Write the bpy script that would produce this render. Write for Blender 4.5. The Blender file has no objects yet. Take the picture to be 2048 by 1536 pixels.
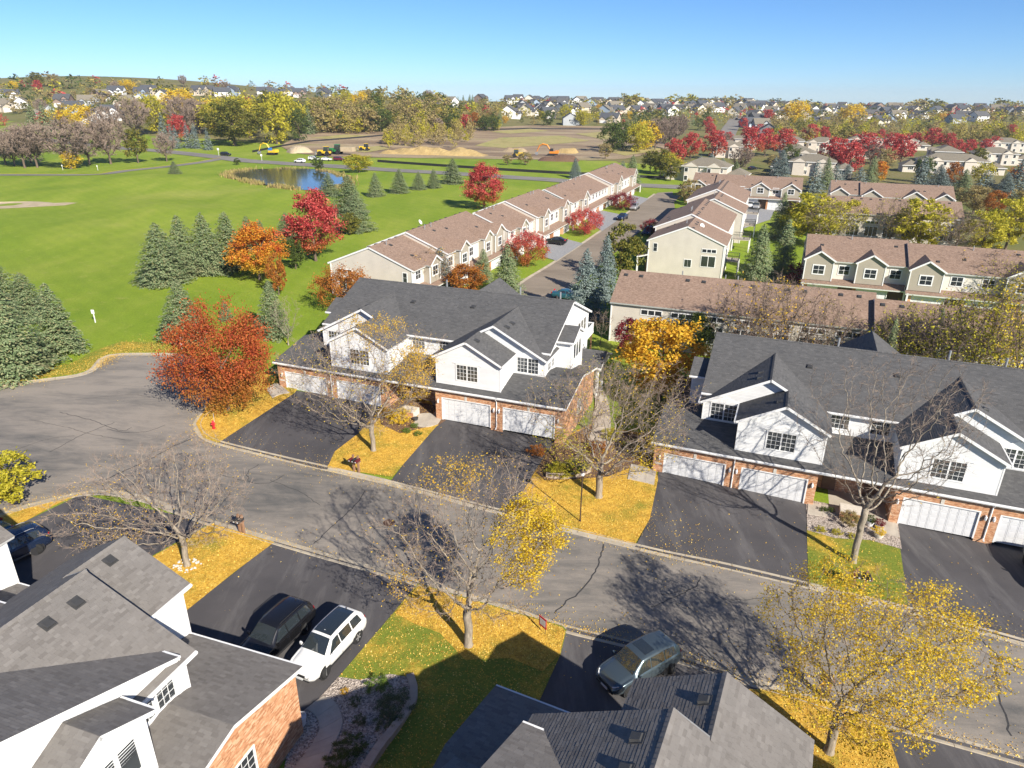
import bpy, math, random
import numpy as np
from mathutils import Vector, Matrix
from mathutils.geometry import delaunay_2d_cdt

# ------------------------------------------------------------------ camera, sky, sun, exposure
SC = bpy.context.scene
COL = SC.collection
R = math.radians
FPX, CX, CY, CAMH = 1385.0, 1024.0, 768.0, 28.0
PITCH, ROLL = math.atan(578 / 1385.0), R(0.49)
fw = Vector((0, math.cos(PITCH), -math.sin(PITCH)))
r0 = Vector((1, 0, 0)); u0 = r0.cross(fw)
rt = math.cos(ROLL) * r0 + math.sin(ROLL) * u0
up = -math.sin(ROLL) * r0 + math.cos(ROLL) * u0
cam = bpy.data.cameras.new('camera')
cam.sensor_width = 36; cam.lens = 36 * FPX / 2048; cam.clip_start = 0.5; cam.clip_end = 20000
camo = bpy.data.objects.new('camera', cam); COL.objects.link(camo)
camo.matrix_world = Matrix(((rt.x, up.x, -fw.x, 0), (rt.y, up.y, -fw.y, 0), (rt.z, up.z, -fw.z, CAMH), (0, 0, 0, 1)))
SC.camera = camo
SUN_AZ, SUN_EL = 146.0, 31.5            # degrees clockwise from +Y, and above the horizon
w = bpy.data.worlds.new('World'); SC.world = w; w.use_nodes = True
nt = w.node_tree; bg = nt.nodes['Background']
sky = nt.nodes.new('ShaderNodeTexSky'); sky.sky_type = 'NISHITA'; sky.sun_disc = False
sky.sun_elevation = R(SUN_EL); sky.sun_rotation = R(SUN_AZ)
sky.air_density = 0.78; sky.dust_density = 0.0; sky.ozone_density = 10.0; sky.altitude = 300
nt.links.new(sky.outputs['Color'], bg.inputs['Color']); bg.inputs['Strength'].default_value = 0.061
sun = bpy.data.lights.new('sun', 'SUN'); sun.energy = 4.0; sun.angle = R(0.53); sun.color = (1.0, 0.93, 0.82)
suno = bpy.data.objects.new('sun', sun); COL.objects.link(suno)
sd = Vector((math.sin(R(SUN_AZ)) * math.cos(R(SUN_EL)), math.cos(R(SUN_AZ)) * math.cos(R(SUN_EL)), math.sin(R(SUN_EL))))
suno.rotation_euler = sd.to_track_quat('Z', 'Y').to_euler(); suno.location = (40, -60, 60)
vs = SC.view_settings; vs.view_transform = 'Standard'; vs.look = 'None'; vs.exposure = 1.2; vs.gamma = 1.0
vs.use_curve_mapping = False
SC.cycles.max_bounces = 6; SC.cycles.diffuse_bounces = 3; SC.cycles.glossy_bounces = 3; SC.cycles.transparent_max_bounces = 4
SC.cycles.transmission_bounces = 3

# ------------------------------------------------------------------ terrain
def sst(a, b, x):
    t = min(1.0, max(0.0, (x - a) / (b - a))); return t * t * (3 - 2 * t)
def T(x, y):
    s = (x + 9.4) * 0.9363 - (y - 58.9) * 0.351
    z = 0.3 - 0.03 * min(75.0, max(-45.0, s))
    if y > 300:
        z += sst(330, 980, y) * 15.5 - sst(1040, 2400, y) * 45.0
        z += 27.0 * math.exp(-((x + 480) / 300.0) ** 2 - ((y - 860) / 270.0) ** 2)
        z += 9.0 * math.exp(-((x + 130) / 90.0) ** 2 - ((y - 580) / 110.0) ** 2)
        z += 1.6 * math.sin(x * 0.011 + 1.0) * math.sin(y * 0.009) * sst(400, 600, y)
    if x < -34 and 84 < y < 236:
        z += (0.55 * math.sin(x * 0.105 + y * 0.06) * math.sin(y * 0.115 + 0.6) + 0.25 * math.sin(x * 0.23 + 1.3 + y * 0.05)) * sst(-34, -60, x) * sst(84, 110, y) * sst(236, 205, y)
    if x < -60 and y > 120:
        z += 1.2 * math.exp(-((x + 120) / 26.0) ** 2 - ((y - 232) / 16.0) ** 2)
        z -= 0.9 * math.exp(-((x + 80) / 22.0) ** 2 - ((y - 255) / 30.0) ** 2)
    return z
def ray(px, py):
    return fw * FPX + rt * (px - CX) - up * (py - CY)
def hit(px, py, dz=0.0):
    """photo pixel -> point on the terrain (raised by dz)"""
    d = ray(px, py).normalized(); t = 10.0; pt = 0
    while t < 1500:
        p = Vector((0, 0, CAMH)) + d * t
        if p.z < T(p.x, p.y) + dz:
            lo, hi = pt, t
            for _ in range(30):
                m = (lo + hi) / 2; p = Vector((0, 0, CAMH)) + d * m
                if p.z < T(p.x, p.y) + dz: hi = m
                else: lo = m
            return p
        pt = t; t *= 1.03
    return hit(px, py + 2.0, dz)
def at_h(px, py, z):
    d = ray(px, py); t = (z - CAMH) / d.z; return Vector((0, 0, CAMH)) + d * t
def pix(p):
    v = Vector(p) - Vector((0, 0, CAMH)); z = v.dot(fw)
    return CX + FPX * v.dot(rt) / z, CY - FPX * v.dot(up) / z

# ------------------------------------------------------------------ mesh + object helpers
class MB:
    def __init__(s): s.v = []; s.f = []; s.m = []
    def poly(s, pts, m=0):
        n = len(s.v); s.v += [tuple(p) for p in pts]; s.f.append(tuple(range(n, n + len(pts)))); s.m.append(m)
    def box(s, x0, x1, y0, y1, z0, z1, m=0):
        n = len(s.v)
        s.v += [(x0, y0, z0), (x1, y0, z0), (x1, y1, z0), (x0, y1, z0), (x0, y0, z1), (x1, y0, z1), (x1, y1, z1), (x0, y1, z1)]
        for q in ((3, 2, 1, 0), (4, 5, 6, 7), (0, 1, 5, 4), (1, 2, 6, 5), (2, 3, 7, 6), (3, 0, 4, 7)):
            s.f.append(tuple(n + i for i in q)); s.m.append(m)
        return s
    def beam(s, a, b, e1, e2, m=0):
        """prism from a to b; e1,e2 half extents (vectors)"""
        a, b, e1, e2 = Vector(a), Vector(b), Vector(e1), Vector(e2); n = len(s.v)
        for c in (a, b):
            for k1, k2 in ((-1, -1), (1, -1), (1, 1), (-1, 1)): s.v.append(tuple(c + e1 * k1 + e2 * k2))
        for q in ((3, 2, 1, 0), (4, 5, 6, 7), (0, 1, 5, 4), (1, 2, 6, 5), (2, 3, 7, 6), (3, 0, 4, 7)):
            s.f.append(tuple(n + i for i in q)); s.m.append(m)
        return s
    def tube(s, pts, rad, k=6, m=0, cap=True):
        rings = []; up_ = Vector((0.013, 0.027, 1.0))
        for i, p in enumerate(pts):
            p = Vector(p)
            d = (Vector(pts[min(i + 1, len(pts) - 1)]) - Vector(pts[max(i - 1, 0)]))
            d = d.normalized() if d.length > 1e-9 else Vector((0, 0, 1))
            a = d.cross(up_) if abs(d.z) < 0.98 else d.cross(Vector((1, 0.01, 0)))
            a.normalize(); b = d.cross(a); r = rad[i] if hasattr(rad, '__len__') else rad
            n = len(s.v); rings.append(n)
            for j in range(k):
                t = 2 * math.pi * j / k; s.v.append(tuple(p + a * (r * math.cos(t)) + b * (r * math.sin(t))))
        for i in range(len(rings) - 1):
            for j in range(k):
                s.f.append((rings[i] + j, rings[i] + (j + 1) % k, rings[i + 1] + (j + 1) % k, rings[i + 1] + j)); s.m.append(m)
        if cap:
            s.f.append(tuple(reversed(range(rings[0], rings[0] + k)))); s.m.append(m)
            s.f.append(tuple(range(rings[-1], rings[-1] + k))); s.m.append(m)
        return s
    def lathe(s, prof, k=12, c=(0, 0, 0), m=0):
        n = len(s.v)
        for r, z in prof:
            for j in range(k):
                t = 2 * math.pi * j / k; s.v.append((c[0] + r * math.cos(t), c[1] + r * math.sin(t), c[2] + z))
        for i in range(len(prof) - 1):
            for j in range(k):
                s.f.append((n + i * k + j, n + i * k + (j + 1) % k, n + (i + 1) * k + (j + 1) % k, n + (i + 1) * k + j)); s.m.append(m)
        s.f.append(tuple(reversed(range(n, n + k)))); s.m.append(m)
        e = n + (len(prof) - 1) * k; s.f.append(tuple(range(e, e + k))); s.m.append(m)
        return s
    def mesh(s, name, mats=(), smooth=False):
        me = bpy.data.meshes.new(name); me.from_pydata(s.v, [], s.f)
        for mt in mats: me.materials.append(mt)
        if len(mats) > 1: me.polygons.foreach_set('material_index', s.m)
        if smooth: me.polygons.foreach_set('use_smooth', [True] * len(me.polygons))
        me.update(); return me
    def build(s, name, mats, parent=None, smooth=False, **kw):
        if not isinstance(mats, (list, tuple)): mats = [mats]
        return link(name, s.mesh(name, mats, smooth), parent, **kw)
def link(name, data, parent=None, loc=None, rz=None, scale=None, mat=None):
    o = bpy.data.objects.new(name, data); COL.objects.link(o)
    if parent is not None: o.parent = parent
    if loc is not None: o.location = loc
    if rz is not None: o.rotation_euler = (0, 0, rz)
    if scale is not None: o.scale = scale if hasattr(scale, '__len__') else (scale,) * 3
    if mat is not None:
        o.material_slots[0].link = 'OBJECT'; o.material_slots[0].material = mat
    return o
def tag(o, label=None, cat=None, group=None, kind=None):
    if label: o['label'] = label
    if cat: o['category'] = cat
    if group: o['group'] = group
    if kind: o['kind'] = kind
    return o
def empty(name, loc=(0, 0, 0), rz=0.0, **kw):
    o = link(name, None, None, loc, rz); o.empty_display_size = 0.3
    return tag(o, **kw)
def quads_mesh(name, V, mats, n=4):
    """V: (k, n, 3) array -> mesh of k separate n-gons"""
    V = np.asarray(V, dtype=np.float32); k = V.shape[0]
    me = bpy.data.meshes.new(name); me.vertices.add(k * n); me.loops.add(k * n); me.polygons.add(k)
    me.vertices.foreach_set('co', V.reshape(-1)); me.loops.foreach_set('vertex_index', np.arange(k * n, dtype=np.int32))
    me.polygons.foreach_set('loop_start', np.arange(0, k * n, n, dtype=np.int32))
    for mt in mats: me.materials.append(mt)
    me.polygons.foreach_set('use_smooth', np.zeros(k, dtype=bool)); me.update(calc_edges=True); return me

# ------------------------------------------------------------------ materials
MAT = {}
class NT:
    def __init__(s, name):
        s.m = bpy.data.materials.new(name); s.m.use_nodes = True; s.t = s.m.node_tree
        s.b = s.t.nodes['Principled BSDF']; MAT[name] = s.m; s.co = None
    def n(s, typ, **kw):
        x = s.t.nodes.new(typ)
        for k, v in kw.items():
            if k.startswith('i_'): x.inputs[k[2:].replace('_', ' ')].default_value = v
            else: setattr(x, k, v)
        return x
    def l(s, a, b): s.t.links.new(a, b)
    def coord(s, which='Object'):
        if s.co is None or s.cw != which: s.co = s.n('ShaderNodeTexCoord').outputs[which]; s.cw = which
        return s.co
    def noise(s, scale, detail=3, rough=0.55, sc=None, which='Object', dist=0.0):
        x = s.n('ShaderNodeTexNoise'); x.inputs['Scale'].default_value = scale; x.inputs['Detail'].default_value = detail
        x.inputs['Roughness'].default_value = rough; x.inputs['Distortion'].default_value = dist
        c = s.coord(which)
        if sc:
            mp = s.n('ShaderNodeMapping'); mp.inputs['Scale'].default_value = sc[:3]
            if len(sc) > 3: mp.inputs['Rotation'].default_value = (0, 0, sc[3])
            s.l(c, mp.inputs['Vector']); c = mp.outputs['Vector']
        s.l(c, x.inputs['Vector']); return x.outputs['Fac']
    def ramp(s, fac, stops, interp='LINEAR'):
        r = s.n('ShaderNodeValToRGB'); e = r.color_ramp; e.interpolation = interp
        while len(e.elements) < len(stops): e.elements.new(0.5)
        for el, (p, c) in zip(e.elements, stops):
            el.position = p; el.color = (*c, 1) if len(c) == 3 else c
        s.l(fac, r.inputs['Fac']); return r.outputs['Color']
    def mix(s, fac, a, b, mode='MIX'):
        x = s.n('ShaderNodeMix'); x.data_type = 'RGBA'; x.blend_type = mode
        for sock, v in ((x.inputs['Factor'], fac), (x.inputs['A'], a), (x.inputs['B'], b)):
            pass
        ins = [i for i in x.inputs if i.type == 'RGBA']
        if isinstance(fac, (int, float)): x.inputs[0].default_value = fac
        else: s.l(fac, x.inputs[0])
        for sock, v in zip(ins, (a, b)):
            if isinstance(v, tuple): sock.default_value = (*v, 1) if len(v) == 3 else v
            else: s.l(v, sock)
        return [o for o in x.outputs if o.type == 'RGBA'][0]
    def math(s, op, a, b=0.0, c=None, clamp=False):
        x = s.n('ShaderNodeMath'); x.operation = op; x.use_clamp = clamp
        for i, v in enumerate((a, b) if c is None else (a, b, c)):
            if isinstance(v, (int, float)): x.inputs[i].default_value = v
            else: s.l(v, x.inputs[i])
        return x.outputs[0]
    def rnd(s):
        a = s.n('ShaderNodeNewGeometry').outputs['Random Per Island']; b = s.n('ShaderNodeObjectInfo').outputs['Random']
        return s.math('FRACT', s.math('ADD', a, b))
    def out(s, col, rough=0.8, bump=None, bstr=0.3, bdist=0.02, spec=0.3, metal=0.0):
        if isinstance(col, tuple): s.b.inputs['Base Color'].default_value = (*col, 1)
        else: s.l(col, s.b.inputs['Base Color'])
        if isinstance(rough, (int, float)): s.b.inputs['Roughness'].default_value = rough
        else: s.l(rough, s.b.inputs['Roughness'])
        s.b.inputs['Specular IOR Level'].default_value = spec; s.b.inputs['Metallic'].default_value = metal
        if bump is not None:
            bp = s.n('ShaderNodeBump'); bp.inputs['Strength'].default_value = bstr; bp.inputs['Distance'].default_value = bdist
            s.l(bump, bp.inputs['Height']); s.l(bp.outputs['Normal'], s.b.inputs['Normal'])
        return s.m
def plain(name, col, rough=0.7, spec=0.3, metal=0.0, var=0.12, sc=3.0):
    t = NT(name); f = t.noise(sc, 4)
    lo = tuple(c * (1 - var) for c in col); hi = tuple(min(1, c * (1 + var)) for c in col)
    return t.out(t.ramp(f, [(0.3, lo), (0.7, hi)]), rough, spec=spec, metal=metal)

def ground_mats():
    t = NT('field_grass')
    big = t.noise(0.018, 5, 0.62); mid = t.noise(0.11, 6, 0.65, sc=(1, 0.30, 1, 0.35)); fine = t.noise(5.0, 5, 0.75); spot = t.noise(0.5, 5, 0.7)
    c = t.ramp(mid, [(0.28, (0.120, 0.190, 0.016)), (0.5, (0.200, 0.268, 0.026)), (0.72, (0.310, 0.330, 0.058))])
    c2 = t.ramp(big, [(0.35, (0.120, 0.210, 0.014)), (0.55, (0.218, 0.282, 0.030)), (0.72, (0.370, 0.350, 0.095))])
    c = t.mix(0.5, c, c2); c = t.mix(t.ramp(spot, [(0.58, (0, 0, 0)), (0.75, (0.5, 0.5, 0.5))]), c, (0.36, 0.33, 0.10))
    wv = t.n('ShaderNodeTexWave'); wv.bands_direction = 'DIAGONAL'; wv.inputs['Scale'].default_value = 0.16; wv.inputs['Distortion'].default_value = 6.0; wv.inputs['Detail'].default_value = 3; wv.inputs['Detail Scale'].default_value = 0.4; t.l(t.coord(), wv.inputs['Vector'])
    c = t.mix(0.22, c, t.ramp(wv.outputs['Fac'], [(0.3, (0.86, 0.88, 0.86)), (0.7, (1.06, 1.05, 1.04))]), 'MULTIPLY')
    c = t.mix(0.6, c, t.ramp(fine, [(0.3, (0.42, 0.42, 0.42)), (0.7, (1.15, 1.15, 1.15))]), 'MULTIPLY')
    t.out(t.mix(1.0, c, (1.15, 1.15, 1.15), 'MULTIPLY'), 0.9, fine, 0.7, 0.08, 0.1)
    t = NT('far_ground')
    a = t.noise(0.008, 5, 0.6); b = t.noise(0.05, 4)
    c = t.ramp(a, [(0.3, (0.10, 0.13, 0.03)), (0.5, (0.16, 0.15, 0.05)), (0.7, (0.20, 0.16, 0.08))])
    t.out(t.mix(0.4, c, t.ramp(b, [(0.3, (0.10, 0.13, 0.03)), (0.7, (0.24, 0.19, 0.10))])), 0.95, spec=0.1)
    for nm, lo, hi in (('leafy_lawn', 0.70, 0.98), ('green_lawn', 0.96, 1.22)):
        t = NT(nm); a = t.noise(0.30, 5, 0.65); f = t.noise(7.0, 6, 0.8); g2 = t.noise(22, 4, 0.75); h = t.noise(1.6, 5, 0.7)
        leaf = t.ramp(f, [(0.30, (0.26, 0.13, 0.025)), (0.44, (0.54, 0.31, 0.045)), (0.56, (0.70, 0.46, 0.075)), (0.70, (0.76, 0.58, 0.18))])
        leaf = t.mix(0.6, leaf, t.ramp(h, [(0.3, (0.55, 0.46, 0.40)), (0.7, (1.15, 1.12, 1.05))]), 'MULTIPLY')
        grass = t.ramp(f, [(0.3, (0.09, 0.13, 0.014)), (0.7, (0.24, 0.28, 0.04))])
        fac = t.math('ADD', t.math('ADD', t.math('MULTIPLY', g2, 0.7), t.math('MULTIPLY', a, 0.9)), t.math('MULTIPLY', h, 0.35))
        t.out(t.mix(t.ramp(t.math('MULTIPLY', fac, 0.6), [(lo * 0.6, (0, 0, 0)), (hi * 0.6, (1, 1, 1))]), grass, leaf), 0.9, g2, 0.8, 0.06, 0.15)
    for nm, dk, lt in (('road_asphalt', (0.125, 0.121, 0.114), (0.305, 0.268, 0.226)), ('tan_road', (0.20, 0.165, 0.125), (0.29, 0.24, 0.185)),
                       ('main_road', (0.19, 0.175, 0.155), (0.27, 0.25, 0.22))):
        t = NT(nm)
        a = t.noise(0.11, 7, 0.68, sc=(0.6, 1.3, 1, R(24)), dist=0.6); s1 = t.noise(0.7, 7, 0.75, sc=(0.30, 1.2, 1, R(24)), dist=0.8); f = t.noise(22, 4, 0.75)
        c = t.ramp(t.math('ADD', t.math('MULTIPLY', a, 0.6), t.math('MULTIPLY', s1, 0.4)), [(0.38, dk), (0.58, lt)])
        t.out(t.mix(0.5, c, t.ramp(f, [(0.25, (0.45, 0.45, 0.45)), (0.75, (1, 1, 1))]), 'MULTIPLY'), 0.85, f, 0.3, 0.01, 0.25)
    t = NT('driveway_asphalt')
    a = t.noise(0.16, 5, 0.6); f = t.noise(26, 4, 0.8); s1 = t.noise(0.55, 5, 0.7, sc=(1.5, 0.25, 1, R(-15)))
    c = t.ramp(a, [(0.3, (0.058, 0.055, 0.058)), (0.7, (0.100, 0.093, 0.094))])
    c = t.mix(t.ramp(s1, [(0.50, (0, 0, 0)), (0.72, (0.5, 0.5, 0.5))]), c, (0.18, 0.17, 0.165)); sp_ = t.noise(0.9, 4, 0.6); c = t.mix(t.ramp(sp_, [(0.24, (0.55, 0.55, 0.55)), (0.34, (0, 0, 0))]), c, (0.025, 0.025, 0.027))
    t.out(t.mix(0.5, c, t.ramp(f, [(0.25, (0.5, 0.5, 0.5)), (0.75, (1.2, 1.2, 1.2))]), 'MULTIPLY'), 0.8, f, 0.3, 0.008, 0.3)
    t = NT('grey_driveway'); f = t.noise(3, 4)
    t.out(t.ramp(f, [(0.3, (0.22, 0.22, 0.225)), (0.7, (0.30, 0.30, 0.30))]), 0.85)
    for nm, c0, c1 in (('concrete', (0.36, 0.31, 0.24), (0.50, 0.44, 0.34)), ('walk_concrete', (0.40, 0.35, 0.29), (0.50, 0.45, 0.38)),
                       ('block_stone', (0.34, 0.27, 0.21), (0.46, 0.38, 0.30))):
        t = NT(nm); f = t.noise(1.2, 5, 0.6); g2 = t.noise(30, 3, 0.7)
        c = t.mix(0.25, t.ramp(f, [(0.3, c0), (0.7, c1)]), t.ramp(g2, [(0.3, (0.4, 0.4, 0.4)), (0.7, (1, 1, 1))]), 'MULTIPLY')
        k = t.rnd(); c = t.mix(0.25, c, t.ramp(k, [(0, (0.75, 0.75, 0.75)), (1, (1.15, 1.12, 1.05))]), 'MULTIPLY')
        t.out(c, 0.9, g2, 0.4, 0.01, 0.2)
    t = NT('gravel'); v = t.n('ShaderNodeTexVoronoi'); v.inputs['Scale'].default_value = 14; t.l(t.coord(), v.inputs['Vector'])
    sp = t.n('ShaderNodeSeparateColor'); t.l(v.outputs['Color'], sp.inputs[0])
    t.out(t.ramp(sp.outputs[0], [(0, (0.16, 0.13, 0.11)), (0.5, (0.36, 0.30, 0.25)), (1, (0.58, 0.50, 0.43))]), 0.9, v.outputs['Distance'], 1.0, 0.05)
    t = NT('mulch'); f = t.noise(18, 4, 0.8); t.out(t.ramp(f, [(0.3, (0.05, 0.03, 0.02)), (0.7, (0.22, 0.13, 0.08))]), 0.95, f, 0.8, 0.05)
    t = NT('dirt'); f = t.noise(0.03, 6, 0.65, sc=(0.4, 1.6, 1)); g2 = t.noise(0.6, 5, 0.7)
    c = t.ramp(f, [(0.30, (0.15, 0.105, 0.07)), (0.46, (0.26, 0.185, 0.115)), (0.58, (0.38, 0.29, 0.18)), (0.70, (0.24, 0.21, 0.08))])
    t.out(t.mix(0.4, c, t.ramp(g2, [(0.3, (0.5, 0.5, 0.5)), (0.7, (1, 1, 1))]), 'MULTIPLY'), 0.95, g2, 0.6, 0.4)
    t = NT('sandy_soil'); f = t.noise(0.25, 5, 0.65); t.out(t.ramp(f, [(0.3, (0.30, 0.21, 0.085)), (0.7, (0.44, 0.32, 0.14))]), 0.95, f, 0.8, 0.8)
    t = NT('bare_soil'); f = t.noise(0.5, 5, 0.65); t.out(t.ramp(f, [(0.3, (0.34, 0.27, 0.17)), (0.7, (0.48, 0.39, 0.26))]), 0.95)
    t = NT('water'); f = t.noise(1.5, 3, 0.5); t.out((0.05, 0.055, 0.045), 0.08, f, 0.05, 0.02, 0.5)
    t = NT('dry_grass'); f = t.noise(0.12, 5, 0.7); t.out(t.ramp(f, [(0.3, (0.22, 0.20, 0.06)), (0.5, (0.36, 0.30, 0.12)), (0.7, (0.20, 0.24, 0.05))]), 0.95, f, 0.6, 0.3)
    plain('yellow_paint', (0.62, 0.44, 0.05), 0.7); plain('white_paint', (0.72, 0.72, 0.70), 0.5, var=0.05)
    t = NT('crack_seal'); t.out((0.045, 0.044, 0.044), 0.7)
ground_mats()
def house_mats():
    t = NT('white_siding'); f = t.noise(0.8, 4); k = t.rnd()
    c = t.ramp(f, [(0.3, (0.60, 0.605, 0.60)), (0.7, (0.68, 0.685, 0.68))])
    t.out(t.mix(0.5, c, t.ramp(k, [(0, (0.84, 0.84, 0.85)), (1, (1, 1, 1))]), 'MULTIPLY'), 0.55, spec=0.35)
    plain('white_trim', (0.72, 0.72, 0.71), 0.5, var=0.04); plain('door_white', (0.64, 0.645, 0.65), 0.45, var=0.05, sc=1.2)
    for nm, cs in (('shingle_dark', ((0.086, 0.086, 0.087), (0.106, 0.105, 0.105), (0.128, 0.126, 0.125))),
                   ('shingle_grey', ((0.158, 0.145, 0.133), (0.190, 0.176, 0.162), (0.220, 0.205, 0.189))),
                   ('shingle_brown', ((0.190, 0.128, 0.094), (0.275, 0.190, 0.142), (0.360, 0.260, 0.198))),
                   ('shingle_tan', ((0.150, 0.130, 0.098), (0.215, 0.190, 0.145), (0.270, 0.240, 0.185))),
                   ('shingle_slate', ((0.050, 0.055, 0.065), (0.085, 0.09, 0.10), (0.12, 0.125, 0.135)))):
        t = NT(nm); k = t.rnd(); f = t.noise(0.5, 5, 0.6); g2 = t.noise(40, 3, 0.8)
        c = t.ramp(k, [(0.0, cs[0]), (0.35, cs[1]), (0.75, cs[1]), (1.0, cs[2])])
        if nm in ('shingle_brown', 'shingle_tan', 'shingle_slate'):
            v = t.noise(3.2, 4, 0.75, sc=(1, 1, 2.5)); c = t.ramp(v, [(0.32, cs[0]), (0.5, cs[1]), (0.7, cs[2])])
        c = t.mix(0.35, c, t.ramp(f, [(0.3, (0.72, 0.72, 0.72)), (0.7, (1.08, 1.06, 1.04))]), 'MULTIPLY')
        t.out(t.mix(0.4, c, t.ramp(g2, [(0.3, (0.55, 0.55, 0.55)), (0.7, (1.15, 1.15, 1.15))]), 'MULTIPLY'), 0.9, spec=0.2)
    t = NT('brick'); k = t.rnd(); f = t.noise(14, 3)
    c = t.ramp(k, [(0.0, (0.36, 0.165, 0.08)), (0.3, (0.50, 0.25, 0.13)), (0.7, (0.57, 0.31, 0.17)), (1.0, (0.66, 0.44, 0.28))])
    t.out(t.mix(0.3, c, t.ramp(f, [(0.3, (0.6, 0.6, 0.6)), (0.7, (1.1, 1.1, 1.1))]), 'MULTIPLY'), 0.9, f, 0.4, 0.006)
    plain('mortar', (0.58, 0.52, 0.44), 0.95); plain('limestone', (0.55, 0.52, 0.46), 0.8)
    t = NT('window_glass'); f = t.noise(0.35, 2); t.out(t.ramp(f, [(0.3, (0.012, 0.014, 0.017)), (0.7, (0.05, 0.06, 0.065))]), 0.04, spec=0.9)
    plain('metal_dark', (0.05, 0.05, 0.05), 0.5); plain('metal_grey', (0.42, 0.43, 0.44), 0.4, metal=0.6); plain('vent_white', (0.68, 0.68, 0.68), 0.5)
    plain('flashing', (0.045, 0.045, 0.045), 0.6); plain('grey_edge', (0.20, 0.20, 0.20), 0.6)
    for nm, c in (('beige_siding', (0.53, 0.485, 0.42)), ('olive_siding', (0.34, 0.305, 0.245)), ('cream_siding', (0.64, 0.60, 0.53)), ('tan_stucco', (0.60, 0.54, 0.46)),
                  ('house_white', (0.74, 0.74, 0.73)), ('house_grey', (0.36, 0.38, 0.40)), ('house_blue', (0.25, 0.31, 0.38)), ('house_tan', (0.50, 0.43, 0.34)),
                  ('house_brown', (0.25, 0.18, 0.14)), ('house_slate', (0.15, 0.165, 0.18)), ('house_cream', (0.65, 0.60, 0.50))):
        t = NT(nm); f = t.noise(0.6, 4)
        wv = t.n('ShaderNodeTexWave'); wv.wave_type = 'BANDS'; wv.bands_direction = 'Z'; wv.wave_profile = 'SAW'; wv.inputs['Scale'].default_value = 1.6
        t.l(t.coord(), wv.inputs['Vector'])
        t.out(t.ramp(f, [(0.3, tuple(x * 0.94 for x in c)), (0.7, tuple(x * 1.05 for x in c))]), 0.7, wv.outputs['Fac'], 0.35, 0.02)
    plain('deck_wood', (0.30, 0.15, 0.08), 0.8); plain('brown_trim', (0.16, 0.10, 0.07), 0.7); plain('post_wood', (0.17, 0.09, 0.05), 0.8)
house_mats()
# ------------------------------------------------------------------ ground
def axis(a, b, near, far, c0, c1):
    xs = [a]
    while xs[-1] < b:
        x = xs[-1]; d = max(c0 - x, x - c1, 0.0); xs.append(x + min(near + d * 0.12, far))
    return xs
def make_ground():
    xs = axis(-2600, 2600, 6.5, 300, -230, 120); ys = axis(-120, 2600, 6.5, 300, -60, 420)
    V = [(x, y, T(x, y)) for y in ys for x in xs]; n = len(xs)
    me = bpy.data.meshes.new('ground'); F = []; mi = []
    for j in range(len(ys) - 1):
        for i in range(n - 1):
            F.append((j * n + i, j * n + i + 1, (j + 1) * n + i + 1, (j + 1) * n + i))
            cx, cy = xs[i], ys[j]
            mi.append(0 if (cy < 330 - 0.45 * min(cx, 60) and cx < 70) or cy < 110 else 1)
    me.from_pydata(V, [], F); me.materials.append(MAT['field_grass']); me.materials.append(MAT['far_ground'])
    me.polygons.foreach_set('material_index', mi); me.polygons.foreach_set('use_smooth', [True] * len(F)); me.update()
    tag(link('ground', me), kind='structure')
make_ground()
def catmull(P, n=6):
    out = []
    for i in range(len(P) - 1):
        p0, p1, p2, p3 = P[max(i - 1, 0)], P[i], P[i + 1], P[min(i + 2, len(P) - 1)]
        for k in range(n):
            t = k / n
            out.append(0.5 * ((2 * p1) + (p2 - p0) * t + (2 * p0 - 5 * p1 + 4 * p2 - p3) * t * t + (3 * p1 - p0 - 3 * p2 + p3) * t ** 3))
    out.append(P[-1]); return out
def resample(P, step):
    L = [0]
    for a, b in zip(P, P[1:]): L.append(L[-1] + (b - a).length)
    n = max(1, round(L[-1] / step)); out = []; j = 0
    for k in range(n + 1):
        s = L[-1] * k / n
        while j < len(L) - 2 and L[j + 1] < s: j += 1
        t = (s - L[j]) / max(1e-9, L[j + 1] - L[j]); out.append(P[j].lerp(P[j + 1], t))
    return out
def px2(pts): return [hit(*p).to_2d() for p in pts]
def drape(name, P, mat, off, step=None, parent=None, flat=None):
    P = [Vector(p[:2]) for p in P]; verts = list(P); edges = [(i, (i + 1) % len(P)) for i in range(len(P))]
    if step:
        x0, x1 = min(p.x for p in P), max(p.x for p in P); y0, y1 = min(p.y for p in P), max(p.y for p in P)
        x = x0
        while x < x1:
            y = y0
            while y < y1: verts.append(Vector((x, y))); y += step
            x += step
    v, e, f, *_ = delaunay_2d_cdt(verts, edges, [], 1, 1e-4)
    used = sorted({i for t in f for i in t}); mp = {a: b for b, a in enumerate(used)}
    me = bpy.data.meshes.new(name)
    me.from_pydata([(v[i].x, v[i].y, (T(v[i].x, v[i].y) if flat is None else flat) + off) for i in used], [], [tuple(mp[i] for i in t) for t in f])
    # faces up
    me.update()
    if len(me.polygons) and sum(p.normal.z for p in me.polygons) < 0: me.flip_normals()
    me.materials.append(MAT[mat]); return link(name, me, parent)
def strip(name, P, wl, wr, mat, off, parent=None):
    mb = MB(); L = []; Rr = []
    for i, p in enumerate(P):
        d = (P[min(i + 1, len(P) - 1)] - P[max(i - 1, 0)]).normalized(); nrm = Vector((-d.y, d.x))
        a = p + nrm * wl; b = p - nrm * wr
        L.append((a.x, a.y, T(a.x, a.y) + off)); Rr.append((b.x, b.y, T(b.x, b.y) + off))
    for i in range(len(P) - 1): mb.poly([Rr[i], Rr[i + 1], L[i + 1], L[i]])
    return mb.build(name, MAT[mat], parent)
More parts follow.
